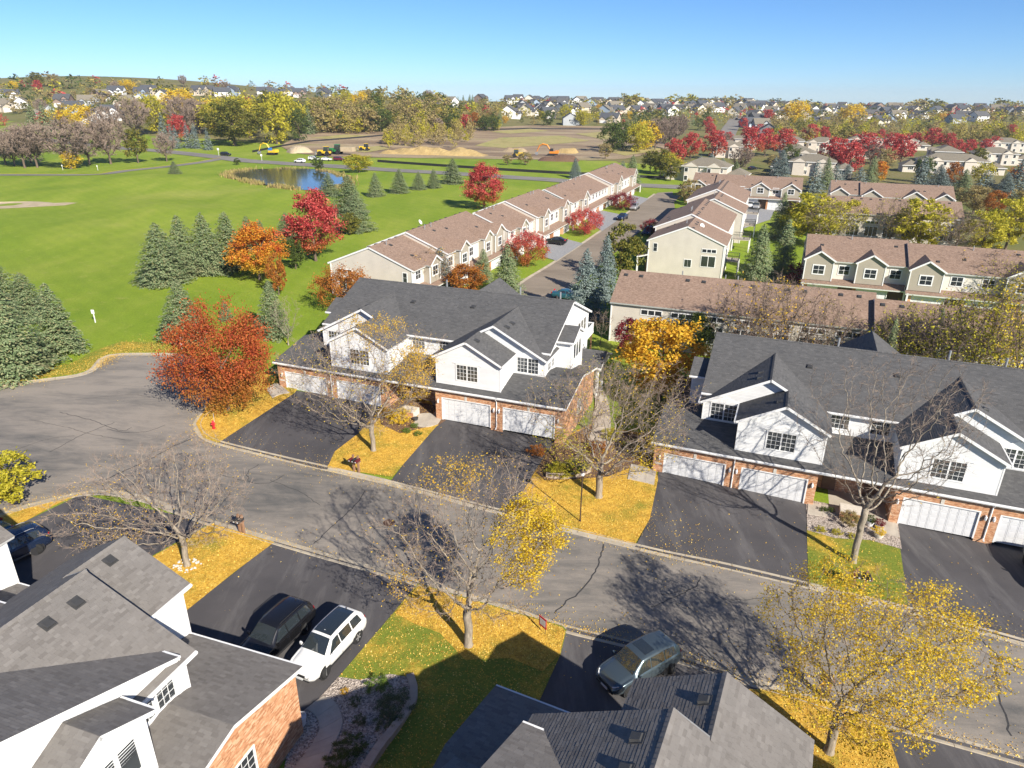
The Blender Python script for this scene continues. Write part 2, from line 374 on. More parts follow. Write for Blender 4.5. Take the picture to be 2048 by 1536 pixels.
FARK = [(2250, 1349), (2048, 1293), (1830, 1231), (1714, 1202), (1457, 1140), (1300, 1107), (1050, 1043), (780, 972), (700, 953), (560, 921),
        (437, 891), (405, 879), (390, 864), (386, 848), (396, 832), (414, 818), (428, 795), (422, 768), (400, 738), (362, 714), (290, 711),
        (222, 713), (205, 725), (191, 741), (154, 754), (70, 765), (0, 775), (-150, 800), (-300, 850)]
NEARK = [(-150, 1090), (17, 1021), (90, 1000), (162, 984), (222, 981), (299, 995), (423, 1040), (491, 1059), (660, 1108), (820, 1153), (1044, 1221),
         (1134, 1251), (1258, 1281), (1360, 1311), (1445, 1339), (1631, 1393), (1735, 1426), (2045, 1513), (2250, 1575)]
fark = resample(catmull(px2(FARK), 5), 0.7); neark = resample(catmull(px2(NEARK), 5), 0.7)
road = tag(drape('road', list(fark) + list(neark), 'road_asphalt', 0.02), kind='structure')
def kerb_pieces(P, side, name='kerb'):
    root = tag(link(name, None), kind='structure')
    Q = resample(P, 1.0); k = 0; n = len(Q)
    while k < n - 1:
        e = min(k + 3, n - 1); mb = MB(); rings = []
        for i in range(k, e + 1):
            d = (Q[min(i + 1, n - 1)] - Q[max(i - 1, 0)]).normalized(); nr = Vector((-d.y, d.x)) * side
            t = 0.012 if i == k else (-0.012 if i == e else 0)
            ring = []
            for o, h in ((-0.02, 0.0), (0.0, 0.03), (0.34, 0.036), (0.50, 0.062), (0.64, 0.075), (0.72, 0.04)):
                p = Q[i] + nr * o + d * t; ring.append((p.x, p.y, T(p.x, p.y) + h))
            rings.append(ring)
        for a, b in zip(rings, rings[1:]):
            for j in range(5):
                q = [a[j], a[j + 1], b[j + 1], b[j]]; mb.poly(q if side < 0 else q[::-1])
        mb.poly(rings[0]); mb.poly(rings[-1]); mb.build('kerb_slab', MAT['concrete'], root); k = e
    return root
kerb_pieces(fark, -1, 'kerb'); kerb_pieces(neark, -1, 'kerb')

def dway(P, off=0.055): return tag(drape('driveway', px2(P), 'driveway_asphalt', off), kind='structure')
dway([(430, 885), (585, 781), (790, 808), (770, 830), (717, 868), (670, 904), (655, 940), (640, 938)])
dway([(780, 965), (880, 835), (1112, 878), (1075, 944), (1045, 991), (1036, 1034)])
dway([(1270, 1095), (1300, 1038), (1313, 965), (1318, 940), (1615, 1000), (1617, 1175)])
dway([(1816, 1222), (1790, 1040), (2100, 1100), (2260, 1140), (2260, 1345)])
dway([(549, 1084), (367, 1226), (345, 1260), (560, 1440), (640, 1420), (677, 1356), (788, 1226), (842, 1168)])
dway([(162, 990), (55, 1042), (-20, 1080), (-60, 1140), (0, 1250), (200, 1200), (305, 1113), (423, 1046)])
dway([(1134, 1256), (1121, 1311), (1060, 1430), (1000, 1520), (1500, 1600), (1560, 1400), (1445, 1344), (1258, 1286)])
dway([(1760, 1440), (1797, 1536), (1810, 1700), (2300, 1700), (2240, 1580), (2045, 1520)])
LAWNS = []
def lawn(P, mat, off=0.07):
    W = px2(P); LAWNS.append(W); return tag(drape('lawn', W, mat, off), kind='structure')
lawn([(414, 815), (392, 848), (407, 877), (437, 887), (590, 787), (600, 770), (560, 745), (500, 745), (430, 775)], 'leafy_lawn')
lawn([(655, 936), (670, 904), (717, 868), (753, 828), (770, 800), (860, 800), (885, 845), (872, 855), (785, 955)], 'leafy_lawn')
lawn([(1036, 1034), (1042, 991), (1070, 944), (1112, 880), (1180, 850), (1300, 870), (1316, 960), (1300, 1038), (1270, 1090)], 'leafy_lawn')
lawn([(1617, 1168), (1613, 1055), (1660, 1060), (1740, 1070), (1800, 1098), (1816, 1212)], 'green_lawn')
lawn([(300, 1118), (410, 1056), (425, 1049), (549, 1086), (470, 1145), (367, 1228), (330, 1190)], 'leafy_lawn')
lawn([(0, 1036), (17, 1028), (162, 989), (110, 1012), (55, 1042), (0, 1066)], 'leafy_lawn')
lawn([(677, 1356), (788, 1226), (836, 1168), (1044, 1230), (1126, 1254), (1133, 1262), (1121, 1311), (1074, 1414), (1000, 1536), (900, 1600), (700, 1600), (741, 1536),
      (790, 1469), (826, 1409), (829, 1384), (814, 1356), (780, 1350), (720, 1362)], 'green_lawn')
lawn([(1490, 1380), (1560, 1382), (1631, 1400), (1740, 1433), (1768, 1447), (1797, 1536), (1810, 1640), (1500, 1640)], 'leafy_lawn')
lawn([(790, 1228), (838, 1171), (1044, 1232), (1124, 1256), (1131, 1264), (1119, 1311), (1085, 1345), (1020, 1318), (930, 1322), (880, 1268), (830, 1250)], 'leafy_lawn', 0.078)
lawn([(0, 767), (154, 746), (190, 732), (222, 703), (362, 703), (405, 728), (425, 768), (470, 760), (440, 715), (385, 686), (240, 684), (190, 702), (140, 728), (0, 748)], 'green_lawn', 0.03)
BEDS = []
def bed(P, mat='gravel', off=0.085):
    W = px2(P); BEDS.append(W); return tag(drape('planting_bed', W, mat, off), kind='structure')
bed([(677, 1356), (720, 1362), (780, 1350), (814, 1356), (829, 1384), (826, 1409), (790, 1469), (741, 1536), (700, 1600), (560, 1600), (575, 1500), (600, 1430), (640, 1397)])
bed([(1612, 1000), (1660, 1010), (1720, 1015), (1795, 1046), (1803, 1100), (1740, 1082), (1670, 1078), (1614, 1062)])
bed([(757, 815), (800, 800), (870, 812), (892, 842), (880, 850), (800, 868), (762, 850)], 'mulch')
bed([(1070, 945), (1110, 885), (1190, 850), (1290, 875), (1305, 920), (1215, 955), (1150, 960), (1090, 962)], 'mulch')

# walkway of concrete slabs beside the near garage
def walkway(outer, inner, n, name='walkway'):
    root = tag(link(name, None), kind='structure')
    A = resample(catmull(px2(outer), 6), 0.5); B = resample(catmull(px2(inner), 6), 0.5)
    A = resample(A, sum((b - a).length for a, b in zip(A, A[1:])) / (n * 4)); B = resample(B, sum((b - a).length for a, b in zip(B, B[1:])) / (n * 4))
    for k in range(n):
        a = A[k * 4:k * 4 + 5]; b = B[k * 4:k * 4 + 5]
        if len(a) < 2 or len(b) < 2: continue
        c = sum(a + b, Vector((0, 0))) / len(a + b)
        ring = [p.lerp(c, 0.012) for p in a + b[::-1]]; mb = MB()
        top = [(p.x, p.y, T(p.x, p.y) + 0.125) for p in ring]; bot = [(p.x, p.y, T(p.x, p.y) + 0.04) for p in ring]
        m = len(a)
        for i in range(m - 1): mb.poly([top[i], top[i + 1], top[-2 - i], top[-1 - i]])
        for i in range(len(ring)): j = (i + 1) % len(ring); mb.poly([bot[i], bot[j], top[j], top[i]])
        me = mb.mesh('slab', [MAT['walk_concrete']]); link('slab', me, root)
walkway([(645, 1396), (670, 1405), (686, 1440), (680, 1470), (664, 1500), (640, 1560), (620, 1620)], [(612, 1421), (630, 1433), (640, 1452), (636, 1472), (615, 1505), (585, 1545), (550, 1620)], 7)
walkway([(838, 830), (860, 828), (884, 838)], [(826, 852), (850, 857), (876, 850)], 2)
walkway([(1616, 1006), (1645, 1012), (1690, 1010)], [(1614, 1030), (1648, 1035), (1695, 1030)], 3)
walkway([(1750, 1040), (1772, 1040), (1792, 1047)], [(1752, 1066), (1772, 1070), (1798, 1078)], 2)
walkway([(1175, 890), (1185, 850), (1190, 800), (1180, 770)], [(1215, 900), (1222, 850), (1215, 800), (1200, 775)], 6)
walkway([(1262, 930), (1285, 935), (1312, 945)], [(1255, 960), (1280, 965), (1308, 972)], 3)
walkway([(533, 780), (550, 768), (562, 772)], [(545, 798), (562, 790), (580, 788)], 2)

# sealed cracks and a manhole in the street
def crack(P, wd=0.03):
    W = resample(catmull(px2(P), 6), 0.35); rr = random.Random(len(P) * 7 + int(P[0][0]))
    W = [p + Vector((rr.uniform(-.07, .07), rr.uniform(-.07, .07))) for p in W]
    strip('crack_seal', W, wd, wd, 'crack_seal', 0.026, road)
zz = lambda L, s, ox, oy: [(ox + x * s, oy + y * s) for x, y in L]
crack(zz([(1285, 490), (1262, 560), (1240, 620), (1160, 720), (1100, 765), (1050, 815)], .427, 660, 880), 0.045)
crack(zz([(1130, 1275), (1000, 1335), (880, 1400), (740, 1465), (620, 1521)], .3418, 0, 440), 0.05)
crack(zz([(1215, 115), (1160, 150), (1155, 190), (1040, 165)], .427, 0, 880))
crack(zz([(1330, 165), (1250, 205), (1160, 195)], .427, 0, 880)); crack(zz([(1710, 240), (1660, 310), (1560, 400), (1470, 490)], .427, 0, 880))
crack(zz([(1600, 920), (1700, 1020), (1670, 1060), (1690, 1200), (1740, 1380)], .4142, 1300, 900), 0.045)
crack(zz([(1700, 1020), (1806, 1060)], .4142, 1300, 900)); crack(zz([(240, 610), (225, 655), (120, 710), (0, 760)], .4142, 1300, 900))
crack([(100, 905), (160, 872), (230, 845)]); crack([(120, 825), (180, 840), (240, 862), (262, 855)])
crack([(330, 850), (300, 862), (250, 866), (215, 858)])
crack([(20, 905), (90, 880), (150, 872)], 0.02); crack([(60, 840), (120, 852), (190, 870), (250, 880)], 0.02); crack([(300, 905), (350, 890), (380, 875)], 0.02); crack([(540, 960), (600, 985), (640, 1010)], 0.02)
crack([(900, 1090), (960, 1085), (1010, 1100)], 0.02); crack([(1320, 1190), (1400, 1180), (1460, 1200), (1540, 1195)], 0.02); crack([(1560, 1260), (1640, 1290), (1700, 1330)], 0.02); crack([(1850, 1330), (1900, 1370), (1960, 1380)], 0.02); crack([(150, 800), (260, 790), (330, 800)], 0.02)
p = hit(778, 1046); mb = MB(); mb.lathe([(0.42, 0.0), (0.42, 0.035), (0.30, 0.032), (0.29, 0.028)], 20)
mh = mb.build('manhole_cover', plain('rust_iron', (0.09, 0.05, 0.035), 0.7), loc=(p.x, p.y, T(p.x, p.y) + 0.004))
tag(mh, 'round rusty manhole cover in the near street', 'manhole cover')

# distant ways: park drive with yellow kerb, main road, townhouse street, hillside street
P = resample(catmull(px2([(-120, 353), (0, 350), (120, 350), (200, 349), (250, 342), (330, 334), (400, 325), (452, 316)]), 5), 4)
tag(strip('park_drive', P, 2.2, 2.6, 'main_road', 0.08), kind='structure')
yk = tag(strip('yellow_kerb', P, 2.6, -2.1, 'yellow_paint', 0.2), kind='structure')
P = resample(catmull(px2([(-60, 262), (60, 276), (150, 287), (236, 296), (330, 303), (431, 314), (496, 322), (600, 329), (690, 334), (757, 339), (900, 347), (1124, 362), (1300, 372), (1430, 377)]), 5), 5)
tag(strip('main_road', P, 5.0, 5.0, 'main_road', 0.13), kind='structure')
P = resample(catmull(px2([(1446, 300), (1448, 280), (1462, 255), (1478, 232), (1497, 216)]), 5), 6)
tag(strip('hillside_street', P, 6.0, 6.0, 'main_road', 0.25), kind='structure')
P = resample(catmull(px2([(1020, 590), (1054, 561), (1114, 524), (1211, 458), (1312, 388)]), 5), 3)
tag(strip('townhouse_street', P, 0.0, 7.6, 'tan_road', 0.09), kind='structure')
tag(drape('townhouse_street_end', px2([(1285, 408), (1315, 386), (1345, 384), (1350, 420), (1330, 450), (1280, 450)]), 'tan_road', 0.095), kind='structure')
kerb_pieces(resample(P, 1.5), 1, 'kerb')
def gdr(P): return tag(drape('driveway', px2(zz(P, .1855, 900, 320)), 'grey_driveway', 0.085), kind='structure')
gdr([(1150, 1090), (1010, 1050), (1060, 960), (1000, 870), (1120, 820), (1440, 905), (1400, 925)])
gdr([(1640, 770), (1480, 650), (1560, 550), (1600, 540), (1890, 600), (1850, 640)])
gdr([(1990, 540), (1900, 420), (1960, 380), (2150, 420)])
tag(drape('driveway', px2([(1430, 420), (1500, 388), (1560, 398), (1540, 440), (1450, 470)]), 'grey_driveway', 0.1), kind='structure')
# pond, bare patches, construction ground
pw = px2([(455, 352), (470, 345), (506, 341), (560, 340), (615, 341), (660, 347), (693, 358), (694, 372), (660, 380), (636, 383), (590, 380), (547, 374), (500, 364), (470, 359)])
pz = sum(T(p.x, p.y) for p in pw) / len(pw)
tag(drape('pond_water', pw, 'water', 0.16, flat=max(T(p.x, p.y) for p in pw) - 0.25), kind='structure')
tag(drape('bare_patch', px2([(-60, 405), (60, 403), (155, 406), (130, 411), (0, 418), (-60, 420)]), 'bare_soil', 0.06, 3), kind='structure')
tag(drape('construction_ground', px2([(585, 306), (560, 292), (610, 266), (720, 262), (900, 262), (960, 256), (1060, 251), (1240, 253), (1300, 262), (1340, 300), (1250, 318), (1180, 321),
     (960, 318), (800, 316), (660, 314)]), 'dirt', 0.12, 6), kind='structure')
for P in ([(950, 292), (1000, 276), (1120, 272), (1180, 282), (1100, 290), (1010, 297)], [(1150, 268), (1240, 262), (1300, 268), (1280, 280), (1200, 278)], [(980, 264), (1060, 258), (1100, 262), (1020, 268)], [(690, 300), (760, 292), (780, 298), (730, 306)], [(620, 276), (690, 270), (740, 272), (680, 280)], [(1200, 300), (1290, 290), (1330, 300), (1250, 312)]):
    tag(drape('dry_grass_strip', px2(P), 'dry_grass', 0.22, 6), kind='structure')
# ------------------------------------------------------------------ white two-storey houses with attached garages
def interval(poly, y):
    xs = []
    for (x0, y0), (x1, y1) in zip(poly, poly[1:] + poly[:1]):
        if y0 == y1: continue
        t = (y - y0) / (y1 - y0)
        if -1e-9 <= t <= 1 + 1e-9: xs.append(x0 + (x1 - x0) * t)
    return (min(xs), max(xs)) if len(xs) >= 2 else None
def frame_of(pts):
    """planar polygon, first edge along the eave -> origin, e, s, n and 2-D coordinates"""
    P = [Vector(p) for p in pts]; e = (P[1] - P[0]).normalized(); n = e.cross(P[2] - P[1]).normalized(); s = n.cross(e)
    return P[0], e, s, n, [((p - P[0]).dot(e), (p - P[0]).dot(s)) for p in P]
SH_W = (0.22, 0.30, 0.38)
SH_ME = {}
def shingle_unit(wd, mat):
    k = (wd, mat.name)
    if k not in SH_ME:
        mb = MB(); h = 0.012; a = 0.145
        mb.poly([(0, 0, h), (wd, 0, h), (wd, a, 0.004), (0, a, 0.004)]); mb.poly([(0, 0, -0.005), (wd, 0, -0.005), (wd, 0, h), (0, 0, h)])
        mb.poly([(wd, 0, -0.005), (wd, a, -0.005), (wd, a, 0.004), (wd, 0, h)]); mb.poly([(0, a, -0.005), (0, 0, -0.005), (0, 0, h), (0, a, 0.004)])
        SH_ME[k] = mb.mesh('shingle', [mat])
    return SH_ME[k]
def shingles(parent, pts, mat, rr, feature=None, limit=0, relief=1.0, expo=0.145):
    o, e, s, n, P2 = frame_of(pts); ymax = max(p[1] for p in P2); V = []; y = 0.0; units = []
    def P3(x, y_, h): return o + e * x + s * y_ + n * h
    while y < ymax - 1e-6:
        y1 = min(y + expo, ymax); a = interval(P2, y + 1e-6); b = interval(P2, y1 - 1e-6)
        if a is None or b is None: y = y1; continue
        xl, xr = min(a[0], b[0]), max(a[1], b[1]); x = xl - rr.uniform(0, 0.3)
        while x < xr:
            wd = SH_W[rr.randrange(3)]; x1 = x + wd
            hb = (0.007 + 0.008 * rr.random()) * relief
            xa0, xb0 = max(x, a[0]), min(x1, a[1]); xa1, xb1 = max(x, b[0]), min(x1, b[1])
            full = x >= max(a[0], b[0]) and x1 <= min(a[1], b[1]) and y1 - y > expo - 1e-6
            if full and feature and len(units) < limit and feature(P3(x + wd / 2, y, 0)): units.append((wd, P3(x, y, 0.004)))
            elif xb0 - xa0 > 0.01 or xb1 - xa1 > 0.01:
                xb0 = max(xb0, xa0); xb1 = max(xb1, xa1)
                V.append((P3(xa0 + .002, y, hb), P3(xb0 - .002, y, hb), P3(xb1 - .002, y1, 0.004), P3(xa1 + .002, y1, 0.004)))
                V.append((P3(xa0 + .002, y, -0.01), P3(xb0 - .002, y, -0.01), P3(xb0 - .002, y, hb), P3(xa0 + .002, y, hb)))
            x = x1
        y = y1
    if V:
        # tab top and lip share an island: weld by building as pairs
        A = np.array([[tuple(q) for q in f] for f in V], dtype=np.float32); k = len(V) // 2
        top, lip = A[0::2], A[1::2]
        vv = np.concatenate([top, lip[:, :2]], axis=1)          # 6 verts per tab: t0 t1 t2 t3 l0 l1
        me = bpy.data.meshes.new('shingle_courses'); me.vertices.add(k * 6); me.vertices.foreach_set('co', vv.reshape(-1))
        base = (np.arange(k) * 6)[:, None]; lp = np.concatenate([base + np.array([0, 1, 2, 3]), base + np.array([4, 5, 1, 0])], axis=1).astype(np.int32)
        me.loops.add(k * 8); me.loops.foreach_set('vertex_index', lp.reshape(-1)); me.polygons.add(k * 2)
        me.polygons.foreach_set('loop_start', np.arange(0, k * 8, 4, dtype=np.int32)); me.materials.append(mat); me.polygons.foreach_set('use_smooth', np.zeros(k * 2, dtype=bool)); me.update(calc_edges=True)
        tag(link('shingle_courses', me, parent), kind='stuff')
    if units:
        Rm = Matrix((e, s, n)).transposed().to_4x4()
        for wd, p in units[:limit]:
            ob = link('shingle', shingle_unit(wd, mat), parent); ob.matrix_local = Matrix.Translation(p) @ Rm
    return len(units)
TRIM = ['white_trim']
def roof_slab(root, name, pts, mat, rr, rakes=(True, True), eave=True, th=0.2, fh=0.19, **kw):
    """pts: eave left, eave right, top right, top left (seen from outside)"""
    P = [Vector(p) for p in pts]; o, e, s, n, P2 = frame_of(pts); mb = MB()
    bot = [p - n * th for p in P]; mb.poly(P, 0); mb.poly(bot[::-1], 1)
    for i in range(len(P)):
        j = (i + 1) % len(P); mb.poly([bot[i], bot[j], P[j], P[i]], 1)
    r = mb.build(name, [MAT['flashing'], MAT[TRIM[0]]], root)
    fb = MB(); up_ = Vector((0, 0, 1)); outw = Vector((-s.x, -s.y, 0)).normalized()
    if eave:
        fb.beam(P[0] + outw * 0.035 - up_ * (fh * 0.5 + 0.012), P[1] + outw * 0.035 - up_ * (fh * 0.5 + 0.012), outw * 0.03, up_ * fh * 0.5)
        fb.beam(P[0] + outw * 0.09 - up_ * 0.075, P[1] + outw * 0.09 - up_ * 0.075, outw * 0.03, up_ * 0.05)
    if fb.f: fb.build('fascia', MAT['white_trim'], r)
    shingles(r, pts, mat, rr, **kw); return r
def siding(mb, o, e, poly, pitch=0.125, proud=0.022):
    """lap siding on a vertical convex wall polygon (h,z); outward normal = e x up"""
    o, e = Vector(o), Vector(e); upv = Vector((0, 0, 1)); n = e.cross(upv)
    z0, z1 = min(p[1] for p in poly), max(p[1] for p in poly); z = z0
    while z < z1 - 1e-6:
        zt = min(z + pitch, z1); a = interval(poly, z + 1e-6); b = interval(poly, zt - 1e-6)
        if a and b:
            q = lambda x, zz, h: o + e * x + upv * zz + n * h
            mb.poly([q(a[0], z, proud), q(a[1], z, proud), q(b[1], zt, 0.0), q(b[0], zt, 0.0)])
            mb.poly([q(a[0], z, 0.0), q(a[1], z, 0.0), q(a[1], z, proud), q(a[0], z, proud)])
        z = zt
BRICK_ME = {}
def brick_unit(L):
    if L not in BRICK_ME:
        mb = MB(); mb.box(0, L, -0.012, 0.0, 0, 0.057); BRICK_ME[L] = mb.mesh('brick', [MAT['brick']])
    return BRICK_ME[L]
def bricks(parent, o, e, poly, rr, feature=None, limit=300, depth=0.012):
    """running bond on a vertical convex polygon (h,z)"""
    o, e = Vector(o), Vector(e); upv = Vector((0, 0, 1)); n = e.cross(upv); mb = MB(); wall = MB()
    wall.poly([o + e * x + upv * z for x, z in poly]); units = []
    z0, z1 = min(p[1] for p in poly), max(p[1] for p in poly); z = z0; row = 0
    while z + 0.05 < z1:
        a = interval(poly, z + 0.003); b = interval(poly, z + 0.054)
        if a and b:
            xl, xr = max(a[0], b[0]), min(a[1], b[1]); x = xl - (0.105 if row % 2 else 0)
            while x < xr:
                x0, x1 = max(x, xl), min(x + 0.2, xr)
                if x1 - x0 > 0.03:
                    c = o + e * (x0 + x1) * 0.5 + upv * z
                    if feature and len(units) < limit and x1 - x0 > 0.195 and feature(c): units.append(o + e * x0 + upv * z)
                    else:
                        q = lambda xx, zz, h: o + e * xx + upv * zz + n * h
                        f = [q(x0, z, depth), q(x1, z, depth), q(x1, z + 0.057, depth), q(x0, z + 0.057, depth)]
                        k = [q(x0, z, 0), q(x1, z, 0), q(x1, z + 0.057, 0), q(x0, z + 0.057, 0)]
                        i0 = len(mb.v); mb.v += [tuple(t) for t in f + k]
                        mb.f += [(i0, i0 + 1, i0 + 2, i0 + 3), (i0 + 4, i0 + 5, i0 + 1, i0), (i0 + 5, i0 + 6, i0 + 2, i0 + 1), (i0 + 6, i0 + 7, i0 + 3, i0 + 2), (i0 + 7, i0 + 4, i0, i0 + 3)]; mb.m += [0] * 5
                x += 0.21
        z += 0.068; row += 1
    w_ = wall.build('brick_wall', MAT['mortar'], parent)
    if mb.f: tag(mb.build('brickwork', MAT['brick'], w_), kind='stuff')
    Rm = Matrix((e, -n, upv)).transposed().to_4x4()
    for p in units[:limit]:
        ob = link('brick', brick_unit(0.2), w_); ob.matrix_local = Matrix.Translation(p) @ Rm
    return w_
def window(root, o, e, x, z, wd, ht, cols, rows, sashes=1, panes=True, trim=0.11, name='window', glass='window_glass', frame='white_trim', mt=0.022):
    """o,e wall frame; x,z lower-left of opening; builds frame with muntins and single panes of glass"""
    o, e = Vector(o), Vector(e); upv = Vector((0, 0, 1)); n = e.cross(upv)
    c = o + e * (x + wd / 2) + upv * z; Rm = Matrix((e, -n, upv)).transposed().to_4x4()
    mb = MB(); hw = wd / 2
    mb.box(-hw - trim, hw + trim, -0.055, 0.0, -trim, 0); mb.box(-hw - trim, hw + trim, -0.055, 0.0, ht, ht + trim)
    mb.box(-hw - trim, -hw, -0.053, 0.0, 0.0, ht); mb.box(hw, hw + trim, -0.053, 0.0, 0.0, ht)
    sw = wd / sashes
    for k in range(sashes):
        xs = -hw + k * sw
        if k: mb.box(xs - 0.05, xs + 0.05, -0.05, 0.0, 0.0, ht)
    rects = []
    for k in range(sashes):
        xa = -hw + k * sw + (0.05 if k else 0); xb = -hw + (k + 1) * sw - (0.05 if k < sashes - 1 else 0)
        for i in range(1, cols): xx = xa + (xb - xa) * i / cols; mb.box(xx - mt / 2, xx + mt / 2, -0.036, 0.0, 0, ht)
        for j in range(1, rows): zz_ = ht * j / rows; mb.box(xa, xb, -0.034, 0.0, zz_ - mt / 2, zz_ + mt / 2)
        for i in range(cols):
            for j in range(rows):
                rects.append((xa + (xb - xa) * i / cols, xa + (xb - xa) * (i + 1) / cols, ht * j / rows, ht * (j + 1) / rows))
    w_ = mb.build(name, MAT[frame], root); w_.matrix_local = Matrix.Translation(c) @ Rm
    if panes:
        for (a, b, c0, c1) in rects:
            k = (round(b - a, 3), round(c1 - c0, 3), glass)
            if k not in PANE:
                g_ = MB(); g_.box(-(b - a) / 2, (b - a) / 2, -0.022, 0.01, -(c1 - c0) / 2, (c1 - c0) / 2); PANE[k] = g_.mesh('pane', [MAT[glass]])
            p_ = link('pane', PANE[k], w_, loc=((a + b) / 2, 0, (c0 + c1) / 2))
            p_.rotation_euler = (random.uniform(-.012, .012), 0, random.uniform(-.012, .012))
    else:
        g_ = MB()
        for (a, b, c0, c1) in rects: g_.box(a, b, -0.022, 0.01, c0, c1)
        g_.build('pane', MAT[glass], w_)
    return w_
PANE = {}; random.seed(5)
def garage_door(root, x, y, z, wd, ht, mat='door_white', cols=8, trim=True):
    """sectional door in the front wall (front = -y)"""
    mb = MB(); mb.box(0, wd, 0.10, 0.16, 0, ht); d = mb.build('garage_door', MAT[mat], root, loc=(x, y, z))
    if trim:
        t = MB(); t.box(-0.1, 0, -0.02, 0.16, 0, ht + 0.1); t.box(wd, wd + 0.1, -0.02, 0.16, 0, ht + 0.1); t.box(0, wd, -0.02, 0.16, ht, ht + 0.1)
        t.build('door_trim', MAT['white_trim'], d)
    rows = 4; pw, ph = wd / cols, ht / rows
    k = ('door', round(pw, 3), round(ph, 3), mat)
    if k not in PANE:
        p_ = MB(); a, b = 0.07, 0.055
        o4 = [(0.012, 0.006), (pw - 0.012, 0.006), (pw - 0.012, ph - 0.006), (0.012, ph - 0.006)]
        i4 = [(a, b), (pw - a, b), (pw - a, ph - b), (a, ph - b)]; i5 = [(a + .05, b + .05), (pw - a - .05, b + .05), (pw - a - .05, ph - b - .05), (a + .05, ph - b - .05)]
        q = lambda L, yy: [(u, yy, v) for u, v in L]
        A, B, Cc, E_ = q(o4, 0.075), q(i4, 0.075), q(i4, 0.093), q(i5, 0.08)
        for L1, L2 in ((A, B), (B, Cc), (Cc, E_)):
            for i in range(4): j = (i + 1) % 4; p_.poly([L1[i], L1[j], L2[j], L2[i]])
        p_.poly(E_); Z = q(o4, 0.1)
        for i in range(4): j = (i + 1) % 4; p_.poly([Z[i], Z[j], A[j], A[i]])
        PANE[k] = p_.mesh('door_panel', [MAT[mat]])
    for i in range(cols):
        for j in range(rows): link('door_panel', PANE[k], d, loc=(i * pw, 0, j * ph))
    return d
def roof_vent(parent, o, e, s, n, x, y, mat='metal_dark'):
    mb = MB(); a = 0.21
    B = [(-a, -a, 0), (a, -a, 0), (a, a, 0), (-a, a, 0)]; Tt = [(-a * .85, -a * .9, .15), (a * .85, -a * .9, .15), (a * .7, a * .8, .09), (-a * .7, a * .8, .09)]
    for i in range(4): j = (i + 1) % 4; mb.poly([B[i], B[j], Tt[j], Tt[i]])
    mb.poly(Tt); mb.box(-a * 1.2, a * 1.2, -a * 1.2, a * 1.3, 0.0, 0.032)
    v = mb.build('roof_vent', MAT[mat], parent); v.matrix_local = Matrix.Translation(o + e * x + s * y) @ Matrix((e, s, n)).transposed().to_4x4()
    return v
def vent_on(roof, pts, x, y, **k):
    o, e, s, n, _ = frame_of(pts); return roof_vent(roof, o, e, s, n, x, y, **k)
def pipe(root, p, h=0.45, r=0.05, mat='metal_grey'):
    MB().tube([(p[0], p[1], p[2] - 0.2), (p[0], p[1], p[2] + h)], r, 8).build('roof_pipe', MAT[mat], root)
def wall_lamp(root, x, y, z):
    mb = MB(); mb.lathe([(0.05, -0.2), (0.085, -0.14), (0.095, 0.06), (0.03, 0.16), (0.02, 0.2)], 8, (x, y - 0.13, z)); mb.box(x - 0.05, x + 0.05, y - 0.1, y, z - 0.05, z + 0.18)
    mb.build('wall_lamp', MAT['vent_white'], root)

